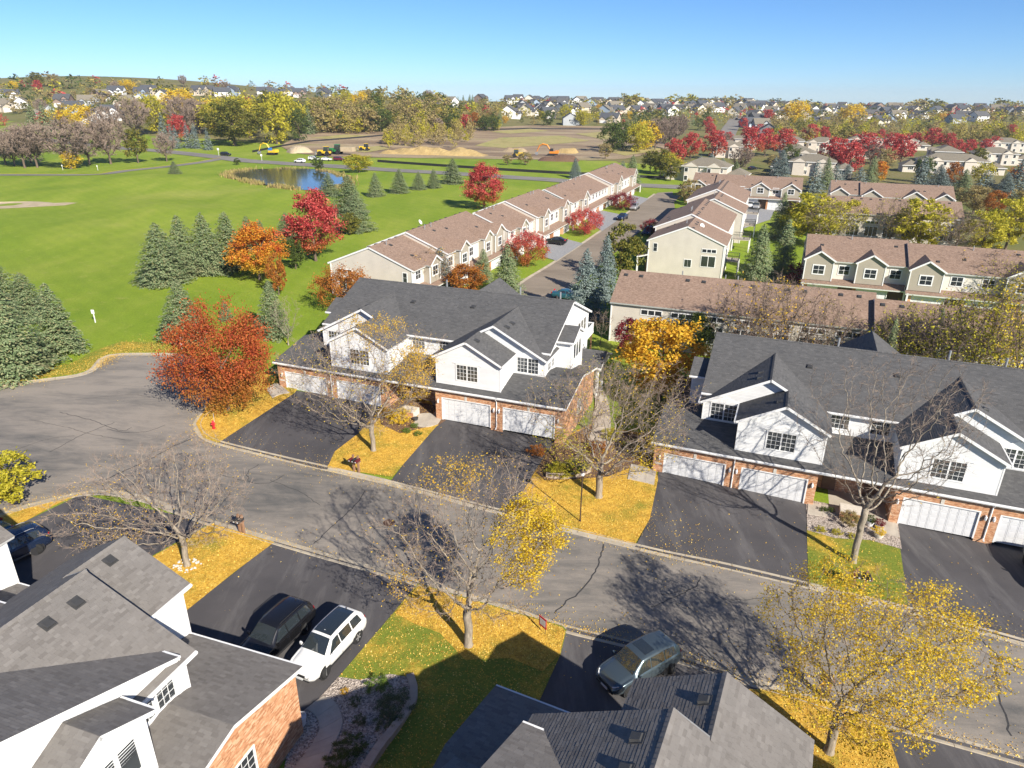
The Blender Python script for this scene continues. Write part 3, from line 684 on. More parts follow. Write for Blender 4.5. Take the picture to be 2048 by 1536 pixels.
def duplex(x, y, z, az, label, ends=(), vg=0.0, mat='shingle_dark', seed=1, feat_roof=None, feat_brick=None, dspout=True, detail=True, gutters=True):
    TRIM[0] = 'white_trim' if gutters else 'grey_edge'; rr = random.Random(seed); root = empty('house', (x, y, z), R(90 - az), label=label, cat='house', group='white two-storey houses along the street')
    M_ = MAT[mat]; ZB = -1.0; GZ = 3.2; GS = (4.3 - GZ) / (5.0 - vg + 0.3)
    gz = lambda v: GZ + GS * (v - vg + 0.3)
    def feat(key): return (feat_roof[1], feat_roof[2]) if feat_roof and feat_roof[0] == key else (None, 0)
    # --- roofs
    def slab(name, pts, key=None, **k):
        f, lim = feat(key); return roof_slab(root, name, pts, M_, rr, feature=f, limit=lim, **k)
    RW, RV, EV = 9.2, 11.6, 4.3; EW = 6.2; U = 12.14; vr = 2 * RV - EV
    mpts = [(-U, EV, EW), (U, EV, EW), (U, RV, RW), (-U, RV, RW)]; mr = slab('main_roof', mpts)
    bpts = [(U, vr, EW), (-U, vr, EW), (-U, RV, RW), (U, RV, RW)]; br = slab('main_roof', bpts)
    for t in (0.3, 0.42, 0.55, 0.68): vent_on(br, bpts, 2 * U * t, 6.9)
    vent_on(mr, mpts, 2 * U * 0.33, 4.9); vent_on(mr, mpts, 2 * U * 0.60, 5.2)
    rg = [(-U, RV, RW), (U, RV, RW)]
    # rear cross gable
    for s_ in (-1, 1):
        q = [(s_ * 3.6 + 1.2, 19.4, 6.2), (s_ * 3.6 + 1.2, 12.0, 6.2), (1.2, 12.0, 8.7), (1.2, 19.4, 8.7)]
        if s_ > 0: q = [q[1], q[0], q[3], q[2]]
        slab('rear_gable_roof', q, rakes=(s_ > 0, s_ < 0))
    for sg in (-1, 1):
        # garage roof, front and rear slope
        e_in = 0.0
        a = [(0, vg - 0.3, GZ), (sg * 15.1, vg - 0.3, GZ), (sg * 15.1, 5.0, 4.3), (0, 5.0, 4.3)]
        slab('garage_roof', a if sg > 0 else [a[1], a[0], a[3], a[2]], key='gf%+d' % sg, rakes=(sg < 0, sg > 0))
        b = [(sg * 15.1, 10.3, GZ - 0.03), (sg * 11.0, 10.3, GZ - 0.03), (sg * 11.0, 5.0, 4.3), (sg * 15.1, 5.0, 4.3)]
        slab('garage_roof', b if sg > 0 else [b[1], b[0], b[3], b[2]], key='gb%+d' % sg, rakes=(sg > 0, sg < 0))
        P_ = 0.53; OA = (6.9, 8.5); bu = 5.55; bw = OA[1] - P_ * (OA[0] - bu); iu = 2.2; iw = OA[1] - P_ * (OA[0] - iu); ou = 12.1; ow = OA[1] - P_ * (ou - OA[0]); bo = 9.0; bow = bw - P_ * (bo - bu)
        def pl(q, flip): return [(sg * u, v, w_) for u, v, w_ in (q if (sg > 0) != flip else [q[1], q[0], q[3], q[2]])]
        VV = 10.2
        # inner slope: front part (under the box gable) and rear part up to the higher ridge
        slab('gable_roof', pl([(iu, 3.4, iw), (iu, 0.2, iw), (bu, 0.2, bw), (bu, 3.4, bw)], False), key='bi%+d' % sg, eave=False, rakes=(sg < 0, sg > 0))
        slab('gable_roof', pl([(iu, VV, iw), (iu, 3.4, iw), (OA[0], 3.4, OA[1]), (OA[0], VV, OA[1])], False), key='oi%+d' % sg, eave=False, rakes=(False, False))
        gp = pl([(ou, 3.4, ow), (ou, VV, ow), (OA[0], VV, OA[1]), (OA[0], 3.4, OA[1])], False)
        go = slab('gable_roof', gp, key='oo%+d' % sg, eave=gutters, rakes=(sg > 0, sg < 0)); vent_on(go, gp, (1.3 if sg > 0 else 5.5), 4.9); vent_on(go, gp, (2.6 if sg > 0 else 4.2), 4.9)
        gp = pl([(bo, 0.2, bow), (bo, 4.0, bow), (bu, 4.0, bw), (bu, 0.2, bw)], False)
        go = slab('gable_roof', gp, key='bo%+d' % sg, eave=gutters, rakes=(sg > 0, sg < 0)); vent_on(go, gp, (1.4 if sg > 0 else 2.4), 3.3)
        # rake piece where the inner slope passes behind the box gable
        MB().beam((sg * bu, 3.37, bw - 0.1), (sg * OA[0], 3.37, OA[1] - 0.1), (0, 0.03, 0), (0, 0, 0.1)).build('fascia', MAT[TRIM[0]], root)
        for (uu, v0, v1, ww) in ((bu, 0.2, 3.4, bw), (OA[0], 3.4, VV, OA[1])):     # ridge caps, one by one
            cap = MB(); v = v0
            while v < v1 - 0.05:
                h = 0.008 + 0.008 * rr.random()
                for d in (-1, 1): cap.poly([(sg * uu, v, ww + 0.045 + h), (sg * uu + d * 0.15, v, ww - 0.15 * P_ + 0.04 + h), (sg * uu + d * 0.15, v + 0.24, ww - 0.15 * P_ + 0.035), (sg * uu, v + 0.24, ww + 0.04)][::d])
                cap.poly([(sg * uu - 0.15, v, ww - 0.15 * P_), (sg * uu + 0.15, v, ww - 0.15 * P_), (sg * uu + 0.15, v, ww - 0.15 * P_ + 0.04 + h), (sg * uu, v, ww + 0.045 + h), (sg * uu - 0.15, v, ww - 0.15 * P_ + 0.04 + h)])
                v += 0.22
            tag(cap.build('ridge_caps', M_, root), kind='stuff')
        # bay on the end wall
        for d in (-1, 1):
            q = [(sg * 11.9, 9.0 + d * 2.1, 6.55), (sg * 13.55, 9.0 + d * 2.1, 6.55), (sg * 13.55, 9.0, 7.55), (sg * 11.9, 9.0, 7.55)]
            slab('bay_roof', eave=gutters, pts=q if (sg * d) < 0 else [q[1], q[0], q[3], q[2]], key='bay%+d%+d' % (sg, d), rakes=((sg * d) > 0, (sg * d) < 0))
        # side porch
        for d in (-1, 1):
            q = [(sg * 11.9, 13.5 + d * 2.4, 2.75), (sg * 15.3, 13.5 + d * 2.4, 2.75), (sg * 15.3, 13.5, 3.75), (sg * 11.9, 13.5, 3.75)]
            slab('porch_roof', eave=gutters, pts=q if (sg * d) < 0 else [q[1], q[0], q[3], q[2]], rakes=((sg * d) > 0, (sg * d) < 0))
        pm = MB(); pm.poly([(sg * 15.1, 11.2, 2.6), (sg * 15.1, 15.8, 2.6), (sg * 15.1, 13.5, 3.62)]); pm.poly([(sg * 15.1, 11.2, 2.35), (sg * 15.1, 15.8, 2.35), (sg * 15.1, 15.8, 2.6), (sg * 15.1, 11.2, 2.6)])
        pm.box(min(sg * 12, sg * 15.2), max(sg * 12, sg * 15.2), 11.3, 11.45, 2.38, 2.62); pm.build('porch_beam', MAT['white_trim'], root)
        for vv in (11.4, 13.4): MB().box(sg * 14.9 - 0.13, sg * 14.9 + 0.13, vv - 0.13, vv + 0.13, ZB, 2.5).build('porch_column', MAT['white_trim'], root)
        # --- walls
        sw = MB()
        def wall(p, q, prof): # p->q outward to the right-hand side; prof heights
            p, q = Vector((p[0], p[1], 0)), Vector((q[0], q[1], 0)); e = (q - p).normalized(); siding(sw, p, e, prof)
        L = lambda p, q: math.hypot(q[0] - p[0], q[1] - p[1])
        bw0, bw1 = 2.5, 8.75; fz = 3.0
        def fwall(u0, u1, v, prof_u):    # wall facing the front (-v); prof in absolute u
            if sg > 0: siding(sw, (0, v, 0), (1, 0, 0), prof_u)
            else: siding(sw, (0, v, 0), (1, 0, 0), [(-u, z_) for u, z_ in prof_u][::-1])
        bx = 0.55
        fwall(bw0, bw1, bx, [(bw0, fz), (bw1, fz), (bw1, bw - P_ * (bw1 - bu) - 0.13), (bu, bw - 0.13), (bw0, bw - P_ * (bu - bw0) - 0.13)])
        og = 3.8; o1 = 11.8
        fwall(2.5, o1, og, [(2.6, fz), (o1, fz), (o1, OA[1] - P_ * (o1 - OA[0]) - 0.13), (OA[0], OA[1] - 0.13), (2.6, OA[1] - P_ * (OA[0] - 2.6) - 0.13)])
        # side walls
        def swall(u, v0, v1, z0, z1, out):   # wall at constant u, facing out*sg
            d = out * sg
            if d > 0: siding(sw, (sg * u, v0, 0), (0, 1, 0), [(0, z0), (v1 - v0, z0), (v1 - v0, z1), (0, z1)])
            else: siding(sw, (sg * u, v1, 0), (0, -1, 0), [(0, z0), (v1 - v0, z0), (v1 - v0, z1), (0, z1)])
        swall(bw0, bx, 4.7, fz, iw + 0.1, -1); swall(bw1, bx, og, fz, bow - 0.05, 1)
        # end wall with gable
        prof = [(0, ZB), (18.6 - og, ZB), (18.6 - og, 6.2), (RV - og, RW - 0.15), (0.6, 6.0), (0, 5.75)]
        if sg > 0: siding(sw, (o1, og, 0), (0, 1, 0), prof)
        else: siding(sw, (-o1, 18.6, 0), (0, -1, 0), [(18.6 - og - a_, b_) for a_, b_ in prof][::-1])
        # bay box
        bu1 = 13.3
        def bwall(): 
            swall(bu1, 7.2, 10.8, ZB, 6.5, 1)
            pr = [(0, 6.5), (3.6, 6.5), (1.8, 7.4)]
            if sg > 0: siding(sw, (bu1, 7.2, 0), (0, 1, 0), pr)
            else: siding(sw, (-bu1, 10.8, 0), (0, -1, 0), pr)
            fwall(o1, bu1, 7.2, [(o1, ZB), (bu1, ZB), (bu1, 6.6), (o1, 6.6)])
        bwall()
        if sg > 0: siding(sw, (0, 4.7, 0), (1, 0, 0), [(-2.5, fz), (2.5, fz), (2.5, 6.2), (-2.5, 6.2)])
        else: siding(sw, (12, 18.6, 0), (-1, 0, 0), [(0.2, ZB), (23.8, ZB), (23.8, 6.3), (0.2, 6.3)])
        sw.build('siding_wall', MAT['white_siding'], root)
        # corner boards
        for (u, v, z0, z1) in ((bw0, bx, fz, iw - 0.1), (bw1, bx, fz, bow), (o1, og, fz, ow), (bu1, 7.2, ZB, 6.5), (bu1, 10.8, ZB, 6.5), (o1, 18.6, ZB, 6.2)):
            MB().box(sg * u - 0.05, sg * u + 0.05, v - 0.03, v + 0.06, z0, z1).build('corner_board', MAT['white_trim'], root)
        for (u, v, z0) in ((5.55, bx, 5.55), (10.15, og, 5.72)):      # pediments over the front windows
            cb = MB(); cb.v = [(sg * u - 1.45, v - 0.07, z0), (sg * u + 1.45, v - 0.07, z0), (sg * u, v - 0.07, z0 + 0.62), (sg * u - 1.45, v, z0), (sg * u + 1.45, v, z0), (sg * u, v, z0 + 0.62)]
            cb.f = [(0, 1, 2), (3, 4, 1, 0), (4, 5, 2, 1), (5, 3, 0, 2)]; cb.m = [0] * 4; cb.build('pediment', MAT['white_trim'], root)
        # windows
        window(root, (0, bx, 0), (1, 0, 0), sg * 5.55 - 1.0, 4.0, 2.0, 1.42, 3, 4, 2)
        window(root, (0, og, 0), (1, 0, 0), sg * 10.15 - 1.0, 4.25, 2.0, 1.40, 3, 4, 2)
        window(root, (0, 4.7, 0), (1, 0, 0), sg * 1.45 - 0.65, 4.75, 1.3, 1.15, 4, 3, 1)
        ew = ((o1, og, 0), (0, 1, 0)) if sg > 0 else ((-o1, 18.6, 0), (0, -1, 0))
        ex = lambda v0, wd: (v0 - og) if sg > 0 else (18.6 - v0 - wd)
        for v0 in (4.55, 5.65): window(root, *ew, ex(v0, 0.85), 4.35, 0.85, 1.45, 3, 4, 1, trim=0.08)
        for v0 in (14.6, 15.7, 16.8): window(root, *ew, ex(v0, 0.9), 4.6, 0.9, 1.3, 1, 2, 1, panes=False, trim=0.08)
        bwf = ((bu1, 7.2, 0), (0, 1, 0)) if sg > 0 else ((-bu1, 10.8, 0), (0, -1, 0))
        for k in range(3): window(root, *bwf, 0.5 + k * 0.9, 4.6, 0.72, 1.45, 1, 1, 1, panes=True, trim=0.07)
        for v0 in (4.6,): window(root, *(((14.86, 0, 0), (0, 1, 0)) if sg > 0 else ((-14.86, 10, 0), (0, -1, 0))), 4.2 if sg > 0 else 4.8, 0.75, 1.1, 1.2, 3, 3, 1)
        # --- garage brick
        gw = 14.86; d0, d1, d2, d3 = 3.2, 8.05, 9.2, 14.05; DH = 2.25; top = GZ - 0.15
        x_ = lambda u: sg * u
        for (u0_, u1_, z0, z1) in ((2.6, d0, ZB, top), (d0, d1, DH, top), (d1, d2, ZB, top), (d2, d3, DH, top), (d3, gw, ZB, top)):
            a_, b_ = sorted((x_(u0_), x_(u1_))); bricks(root, (0, vg, 0), (1, 0, 0), [(a_, z0), (b_, z0), (b_, z1), (a_, z1)], rr)
        for (u0_, u1_) in ((d0, d1), (d2, d3)):
            a_ = min(x_(u0_), x_(u1_)); garage_door(root, a_ + 0.1, vg, 0.0, u1_ - u0_ - 0.2, DH - 0.1)
            mbk = MB(); cxm = (x_(u0_) + x_(u1_)) / 2; mbk.box(cxm - 0.11, cxm + 0.11, vg - 0.05, vg, DH + 0.02, DH + 0.38); mbk.build('keystone', MAT['limestone'], root)
            for uu in (u0_ - 0.32, u1_ + 0.32): wall_lamp(root, x_(uu), vg, 1.85)
        MB().box(x_(14.45) - 0.28, x_(14.45) + 0.28, vg - 0.03, vg, 1.15, 1.3).build('house_number_stone', MAT['limestone'], root)
        if dspout: MB().tube([(x_(8.62), vg - 0.36, GZ - 0.1), (x_(8.62), vg - 0.3, GZ - 0.25), (x_(8.62), vg - 0.06, GZ - 0.5), (x_(8.62), vg - 0.06, 0.2), (x_(8.62), vg - 0.3, 0.06)], 0.055, 6).build('downspout', MAT['white_trim'], root)
        ept = [(vg, ZB), (10.0, ZB), (10.0, GZ - 0.05), (5.0, 4.25), (vg, GZ + 0.0)]
        if sg not in ends: MB().box(min(x_(gw), x_(gw - 0.1)), max(x_(gw), x_(gw - 0.1)), vg, 10.0, ZB, GZ - 0.1).build('brick_wall', MAT['brick'], root)
        elif sg > 0: bricks(root, (gw, 0, 0), (0, 1, 0), ept, rr, *((feat_brick[1], 300) if feat_brick and feat_brick[0] > 0 else (None, 0)))
        else: bricks(root, (-gw, 10.0, 0), (0, -1, 0), [(10.0 - a_, b_) for a_, b_ in ept][::-1], rr, *((feat_brick[1], 300) if feat_brick and feat_brick[0] < 0 else (None, 0)))
        # recessed entrance
        bricks(root, (0, 3.2, 0), (1, 0, 0), sorted([(min(0, x_(2.6)), ZB), (max(0, x_(2.6)), ZB)]) + [(max(0, x_(2.6)), 3.6), (min(0, x_(2.6)), 3.6)], rr)
        a_, b_ = ((2.6, 3.2) if sg > 0 else (-2.6, vg))
        bricks(root, (x_(2.6), 3.2 if sg > 0 else vg, 0), (0, -1, 0) if sg > 0 else (0, 1, 0), [(0, ZB), (3.2 - vg, ZB), (3.2 - vg, 3.3), (0, 3.3)], rr)
        dm = MB(); dm.box(x_(1.5) - 0.5, x_(1.5) + 0.5, 3.12, 3.2, 0, 2.1); dm.build('entry_door', MAT['brown_trim'], root)
        # rear deck
        dk = MB(); u0_, u1_ = sorted((x_(8.3), x_(11.8))); dk.box(u0_, u1_, 18.6, 21.6, 2.85, 3.05); dk.build('deck', MAT['white_trim'], root)
        rl = MB(); rl.box(u0_, u1_, 21.5, 21.6, 3.95, 4.05); rl.box(x_(11.75) - 0.05, x_(11.75) + 0.05, 18.6, 21.5, 3.95, 4.05)
        for k in range(18): rl.box(x_(11.75) - 0.03, x_(11.75) + 0.03, 18.8 + k * 0.16, 18.85 + k * 0.16, 3.05, 3.95)
        for k in range(20): rl.box(u0_ + k * 0.175, u0_ + k * 0.175 + 0.05, 21.52, 21.58, 3.05, 3.95)
        rl.build('deck_railing', MAT['white_trim'], root)
        for vv in (21.4,): MB().box(x_(11.6) - 0.07, x_(11.6) + 0.07, vv - 0.07, vv + 0.07, ZB, 2.85).build('deck_post', MAT['post_wood'], root)
    pk = MB(); pk.box(-0.75, 0.75, vg - 1.0, vg + 0.2, ZB, 0.7); pl_ = pk.build('planter', MAT['mortar'], root)
    bricks(root, (0, vg - 1.02, 0), (1, 0, 0), [(-0.77, ZB), (0.77, ZB), (0.77, 0.62), (-0.77, 0.62)], rr)
    MB().box(-2.6, 2.6, vg - 0.5, 3.2, ZB, 0.03).build('entry_floor', MAT['walk_concrete'], root)
    for (u, v) in ((6.3, 12.2), (10.4, 12.6), (-2.0, 12.4)): pipe(root, (u, v, RW - 0.437 * (v - RV)), 0.9, 0.09)
    # soffit-level ridge caps on the main roof
    cap = MB(); xx = -U
    while xx < U:
        h = 0.008 + 0.008 * rr.random()
        for d in (-1, 1): cap.poly([(xx, RV, RW + 0.04 + h), (xx, RV + d * 0.16, RW - 0.03 + h), (xx + 0.24, RV + d * 0.16, RW - 0.035), (xx + 0.24, RV, RW + 0.035)][::-d])
        xx += 0.22
    tag(cap.build('ridge_caps', M_, root), kind='stuff')
    return root
def near_cam(root_xyz, az, thr):
    rz = Matrix.Translation(root_xyz) @ Matrix.Rotation(R(90 - az), 4, 'Z')
    def f(p):
        q = rz @ p; px = pix(q); return -20 < px[0] < 2068 and px[1] < 1556 and (q - Vector((0, 0, CAMH))).length < thr
    return f
duplex(-9.41, 58.9, 0.3, 110.55, 'white house with dark roof, left of the two across the street', ends=(1,), seed=2)
duplex(25.4, 44.3, -0.82, 111.76, 'white house with dark roof, right one of the two across the street', seed=3)
pC = Vector((-23.56, 29.5, 0.7)); pD = Vector((13.3, 17.73, 0.2))
duplex(*pC, 288.53, 'near white house with brick garage end at lower left corner', ends=(-1,), vg=0.9, mat='shingle_grey', seed=4,
       feat_roof=('oo-1', near_cam(pC, 288.53, 33.2), 300), feat_brick=(-1, near_cam(pC, 288.53, 31)))
duplex(*pD, 295.1, 'near house seen roof first at the bottom edge beside blue-grey car', gutters=False, vg=0.9, mat='shingle_grey', seed=5,
       feat_roof=('oo+1', near_cam(pD, 295.1, 24.5), 300))
# ------------------------------------------------------------------ brown-roofed townhouse rows
AZ0 = 110.6
def town_section(root, x0, x1, y0, y1, ew, rw, ridge, gables=(), front=True, rr=None, near=True, end0=True, end1=True, steps=()):
    """one section in local coords: x along the row, front wall at y0 (facing -y), rear wall y1; ridge fraction; gables: list of (x0,x1)"""
    ov = 0.45; ry = y0 + (y1 - y0) * ridge
    def slab(pts, name='roof'):
        P = [Vector(p) for p in pts]; o, e, s, n, P2 = frame_of(pts); mb = MB(); th = 0.22
        bot = [p - n * th for p in P]; mb.poly(P, 0); mb.poly(bot[::-1], 1)
        for i in range(4): mb.poly([bot[i], bot[(i + 1) % 4], P[(i + 1) % 4], P[i]], 1)
        r = mb.build(name, [MAT['shingle_brown'], MAT['white_trim']], root)
        if near: shingles(r, pts, MAT['shingle_brown'], rr, expo=0.3 if near != 2 else 0.2)
        return r, P
    k = (rw - ew) / (ry - (y0 - ov)); ez = ew
    fp = [(x0 - 0.15, y0 - ov, ez), (x1 + 0.15, y0 - ov, ez), (x1 + 0.15, ry, rw), (x0 - 0.15, ry, rw)]
    rp = [(x1 + 0.15, y1 + ov, ez), (x0 - 0.15, y1 + ov, ez), (x0 - 0.15, ry, rw), (x1 + 0.15, ry, rw)]
    fr, _ = slab(fp); rr_, _ = slab(rp)
    n = int((x1 - x0) / 1.9)
    for i in range(n):
        if rr.random() < 0.75: vent_on(rr_, rp, 0.8 + i * 1.9, (y1 - ry) * 1.02)
    for i in range(max(2, n // 3)): vent_on(fr, fp, rr.uniform(1, x1 - x0 - 1), rr.uniform(1.5, (ry - y0)), )
    for i in range(max(1, n // 5)): px_ = rr.uniform(x0 + 1, x1 - 1); pipe(root, (px_, ry - 0.8, rw - 0.8 * k), 0.7, 0.07)
    ZB = -1.5
    # walls
    def quad(pts, m, name='wall'): 
        mb = MB(); mb.poly(pts); return mb.build(name, MAT[m], root)
    quad([(x0, y0, ZB), (x1, y0, ZB), (x1, y0, ew), (x0, y0, ew)], 'cream_siding'); quad([(x1, y1, ZB), (x0, y1, ZB), (x0, y1, ew), (x1, y1, ew)], 'beige_siding')
    zz0 = ew + k * ov - 0.2
    for (on, xx, d) in ((end0, x0, -1), (end1, x1, 1)):
        P_ = [(xx, y1, ZB), (xx, y0, ZB), (xx, y0, zz0), (xx, ry, rw - 0.2), (xx, y1, zz0)]
        quad(P_ if d < 0 else P_[::-1], 'beige_siding', 'end_wall')
        for yy in (y0, y1): MB().box(xx - 0.07, xx + 0.07, yy - 0.07, yy + 0.07, ZB, ew - 0.05).build('corner_board', MAT['white_trim'], root)
    # front gables
    gr = 0.62
    for (a, b) in gables:
        c = (a + b) / 2; hw = (b - a) / 2 + 0.35; gz = ew + 0.15; gt = gz + hw * gr; yb = ry - (rw - gt) / k + 0.3; yf = y0 - 1.0
        L = [(c - hw, yb, gz), (c - hw, yf - 0.35, gz), (c, yf - 0.35, gt), (c, yb, gt)]; Rr = [(c + hw, yf - 0.35, gz), (c + hw, yb, gz), (c, yb, gt), (c, yf - 0.35, gt)]
        slab(L, 'gable_roof'); slab(Rr, 'gable_roof')
        quad([(a, yf, 2.75), (b, yf, 2.75), (b, yf, gz + 0.1), (c, yf, gt - 0.2), (a, yf, gz + 0.1)], 'olive_siding', 'gable_wall')
        quad([(a, y0, 2.75), (a, yf, 2.75), (a, yf, gz), (a, y0, gz)], 'olive_siding', 'gable_wall'); quad([(b, yf, 2.75), (b, y0, 2.75), (b, y0, gz), (b, yf, gz)], 'olive_siding', 'gable_wall')
        for xx in (a, b): MB().box(xx - 0.07, xx + 0.07, yf - 0.05, yf + 0.07, 2.75, gz).build('corner_board', MAT['white_trim'], root)
        window(root, (0, yf, 0), (1, 0, 0), c - 0.75, 3.75, 1.5, 1.25, 2, 2 if near else 1, 1, panes=False, trim=0.16, mt=0.05)
    if front:
        # windows between gables, canopy, garage doors, porch posts
        gx = sorted(gables); free = []
        edges = [x0] + [v for g in gx for v in g] + [x1]
        for a, b in zip(edges[0::2], edges[1::2]):
            if b - a > 1.8:
                m = max(1, int((b - a) / 3.2))
                for i in range(m):
                    cx_ = a + (b - a) * (i + 0.5) / m; window(root, (0, y0, 0), (1, 0, 0), cx_ - 0.7, 3.75, 1.4, 1.25, 2, 2 if near else 1, 1, panes=False, trim=0.14, mt=0.05)
        cz = 2.75; cp = [(x0 - 0.2, y0 - 1.9, cz - 0.35), (x1 + 0.2, y0 - 1.9, cz - 0.35), (x1 + 0.2, y0 - 0.02, cz + 0.2), (x0 - 0.2, y0 - 0.02, cz + 0.2)]
        slab(cp, 'canopy')
        x = x0 + 0.5
        while x + 4.4 < x1:
            garage_door(root, x + 0.3, y0 - 1.1, -0.9, 4.2, 3.0, cols=4)
            MB().box(x - 0.2, x + 0.25, y0 - 1.15, y0 - 0.2, ZB, cz - 0.3).build('brick_pier', MAT['brick'], root)
            x += 6.9 if x + 6.9 < x1 else 99
        quad([(x0, y0 - 0.3, ZB), (x1, y0 - 0.3, ZB), (x1, y0 - 0.3, cz), (x0, y0 - 0.3, cz)], 'brown_trim', 'recess_wall')
        for xx in (x0 + 0.1, x1 - 0.1): MB().box(xx - 0.12, xx + 0.12, y0 - 1.85, y0 - 1.6, ZB, cz - 0.3).build('porch_post', MAT['white_trim'], root)
    # rear windows: clerestory trio and patio doors
    x = x0 + 1.2
    ek = ((x1, y1, 0), (-1, 0, 0))
    while x + 3.0 < x1:
        lx = x1 - x - 2.4
        window(root, *ek, lx, 3.85, 2.4, 0.55, 1, 1, 3, panes=False, trim=0.1)
        window(root, *ek, lx, 1.2, 2.4, 2.0, 1, 1, 3, panes=False, trim=0.1)
        x += 3.6
    return fr
def end_windows(root, xx, d, y0, y1):
    """on an end wall (d=-1 faces -x)"""
    o, e = ((xx, y1, 0), (0, -1, 0)) if d < 0 else ((xx, y0, 0), (0, 1, 0))
    L = y1 - y0; f = lambda y, wd: (y1 - y - wd) if d < 0 else (y - y0)
    window(root, o, e, f(y1 - 3.4, 2.2), 3.95, 2.2, 0.5, 1, 1, 3, panes=False, trim=0.09); window(root, o, e, f(y1 - 3.4, 2.2), 1.6, 2.2, 1.7, 1, 1, 2, panes=False, trim=0.09)
    window(root, o, e, f(y0 + 0.8, 0.6), 3.5, 0.6, 1.3, 1, 2, 1, panes=False, trim=0.08); window(root, o, e, f(y0 + L * 0.5, 1.1), 1.3, 1.1, 1.2, 2, 1, 1, panes=False, trim=0.09)
def townhouse(ox, oy, az, label, secs, near=True, seed=1, z=None, endw=None):
    """secs: (x0,x1,y0,y1,lift,gables,front)"""
    rr = random.Random(seed); root = empty('townhouse', (ox, oy, T(ox, oy) if z is None else z), R(90 - az), label=label, cat='townhouse', group='brown-roofed townhouse rows')
    for i, (x0, x1, y0, y1, lift, gb, front) in enumerate(secs):
        town_section(root, x0, x1, y0, y1, 5.25 + lift, 8.0 + lift, 0.5, gb, front, rr, near)
    if endw: end_windows(root, *endw)
    return root
def anchor(px, py, w): return at_h(px, py, w)
# row left of the townhouse street: x runs away from the camera (az 20.6), front faces the street (right): local -y must point right -> az measured so that y = left
bF = hit(667, 589); aF = 20.6
Ux = Vector((math.sin(R(aF)), math.cos(R(aF)), 0)); Vy = Vector((-Ux.y, Ux.x, 0))       # local x away, local y to the left
def fo(N, r): return bF + Ux * N - Vy * r
o = fo(0, 13.0)
townhouse(o.x, o.y, aF, 'nearest of the three beige townhouses left of their street', [(0, 9.5, 0, 13, 0, [(3.4, 6.6)], True), (9.5, 31, -0.6, 12.4, 0.55, [(12.2, 15.4), (21.5, 24.7), (26.4, 30.2)], True)], 2, 11, 0.6, endw=(0, -1, 0, 13))
o = fo(33.5, 14.2)
townhouse(o.x, o.y, aF, 'middle one of three beige townhouses left of their street', [(0, 13, 0, 13, 0, [(3.6, 7.2)], True), (13, 33, -0.8, 12.2, 0.55, [(14.4, 17.8), (27.5, 31.0)], True)], True, 12, 0.5)
o = fo(72, 14.6)
townhouse(o.x, o.y, aF, 'farthest of the three beige townhouses left of their street', [(0, 34, 0, 13, 0, [(6, 11)], True), (34, 66, -1.2, 12, 0.6, [(37, 42), (57, 62)], True)], True, 13, 0.4)
# row right of the street: front faces left (the street), rear with decks faces right
bG = hit(1293, 547); aG = 200.6
def go(N, r): return bG + Ux * N - Vy * r
o = go(0, 0)
# local x towards the camera (az 200.6) so that local -y (front) points left
townhouse(o.x, o.y, aG, 'near beige townhouse with satellite dishes right of the townhouse street', [(-10, 0, 0, 12.2, 0, [], True), (-31, -10, -0.7, 11.5, 0.55, [], True)], 2, 14, 0.45, endw=(0, 1, 0, 12.2))
o = go(36, 0.6)
townhouse(o.x, o.y, aG, 'second beige townhouse beyond the one with satellite dishes', [(-12, 0, 0, 12.2, 0, [], True), (-33, -12, -0.7, 11.5, 0.55, [], True)], True, 15, 0.5)
def back_row(p0, p1, w, label, seed, cuts, near=True, lift2=-0.25, depth=12.6, front_to_cam=False, gab=None):
    """row whose long eave faces the camera; p0->p1 left to right eave pixels at eave height w"""
    z0 = 0.0; a = at_h(*p0, w); b = at_h(*p1, w); L = (b - a).length; z = T(a.x, a.y)
    e = Vector((math.sin(R(AZ0)), math.cos(R(AZ0)), 0)); nn = Vector((-e.y, e.x, 0))
    ov = 0.45
    if front_to_cam:
        o = a + nn * ov; s = []; x = 0
        for i, c in enumerate(cuts): s.append((x, c * L, 0 if i == 0 else -1.3, depth if i == 0 else depth - 1.3, (w - z - 5.25) + (0 if i == 0 else lift2), [(g0 * L, g1 * L) for g0, g1 in gab[i]], True)); x = c * L
        return townhouse(o.x, o.y, AZ0, label, s, near, seed, z)
    o = a + nn * (depth + ov); s = []; x = 0
    for i, c in enumerate(cuts):
        s.append((-c * L, -x, 0 if i == 0 else 1.7, depth if i == 0 else depth + 1.7, (w - z - 5.25) + (0 if i == 0 else lift2), [], True)); x = c * L
    return townhouse(o.x, o.y, AZ0 + 180, label, s, near, seed, z)
back_row((1222, 604), (1748, 656), 5.0, 'long brown-roofed townhouse seen from behind, above orange tree', 16, [1.0, 2.0], 2, depth=10.4)
back_row((1612, 518), (1819, 534), 5.0, 'brown-roofed townhouse with olive gables and white garage doors', 17, [1.0, 2.6], 2, lift2=-0.15, front_to_cam=True, gab=[[(0.0, 0.28), (0.51, 0.78)], [(1.0, 1.3), (1.85, 2.15)]])
back_row((1384, 369), (1603, 381), 5.0, 'farthest brown-roofed townhouse at end of the townhouse street', 18, [0.22, 1.0], True, lift2=-0.1, front_to_cam=True, gab=[[(0.0, 0.13)], [(0.24, 0.38), (0.56, 0.72), (0.83, 0.99)]])
back_row((1662, 387), (1912, 402), 5.0, 'brown-roofed townhouse partly hidden behind another townhouse roof', 19, [0.25, 1.0], True, lift2=-0.1, front_to_cam=True, gab=[[(0.0, 0.15)], [(0.26, 0.42), (0.6, 0.77), (0.85, 0.99)]])
back_row((1640, 423), (1932, 443), 5.0, 'brown-roofed townhouse with yellow trees against its rear wall', 20, [1.0], True)
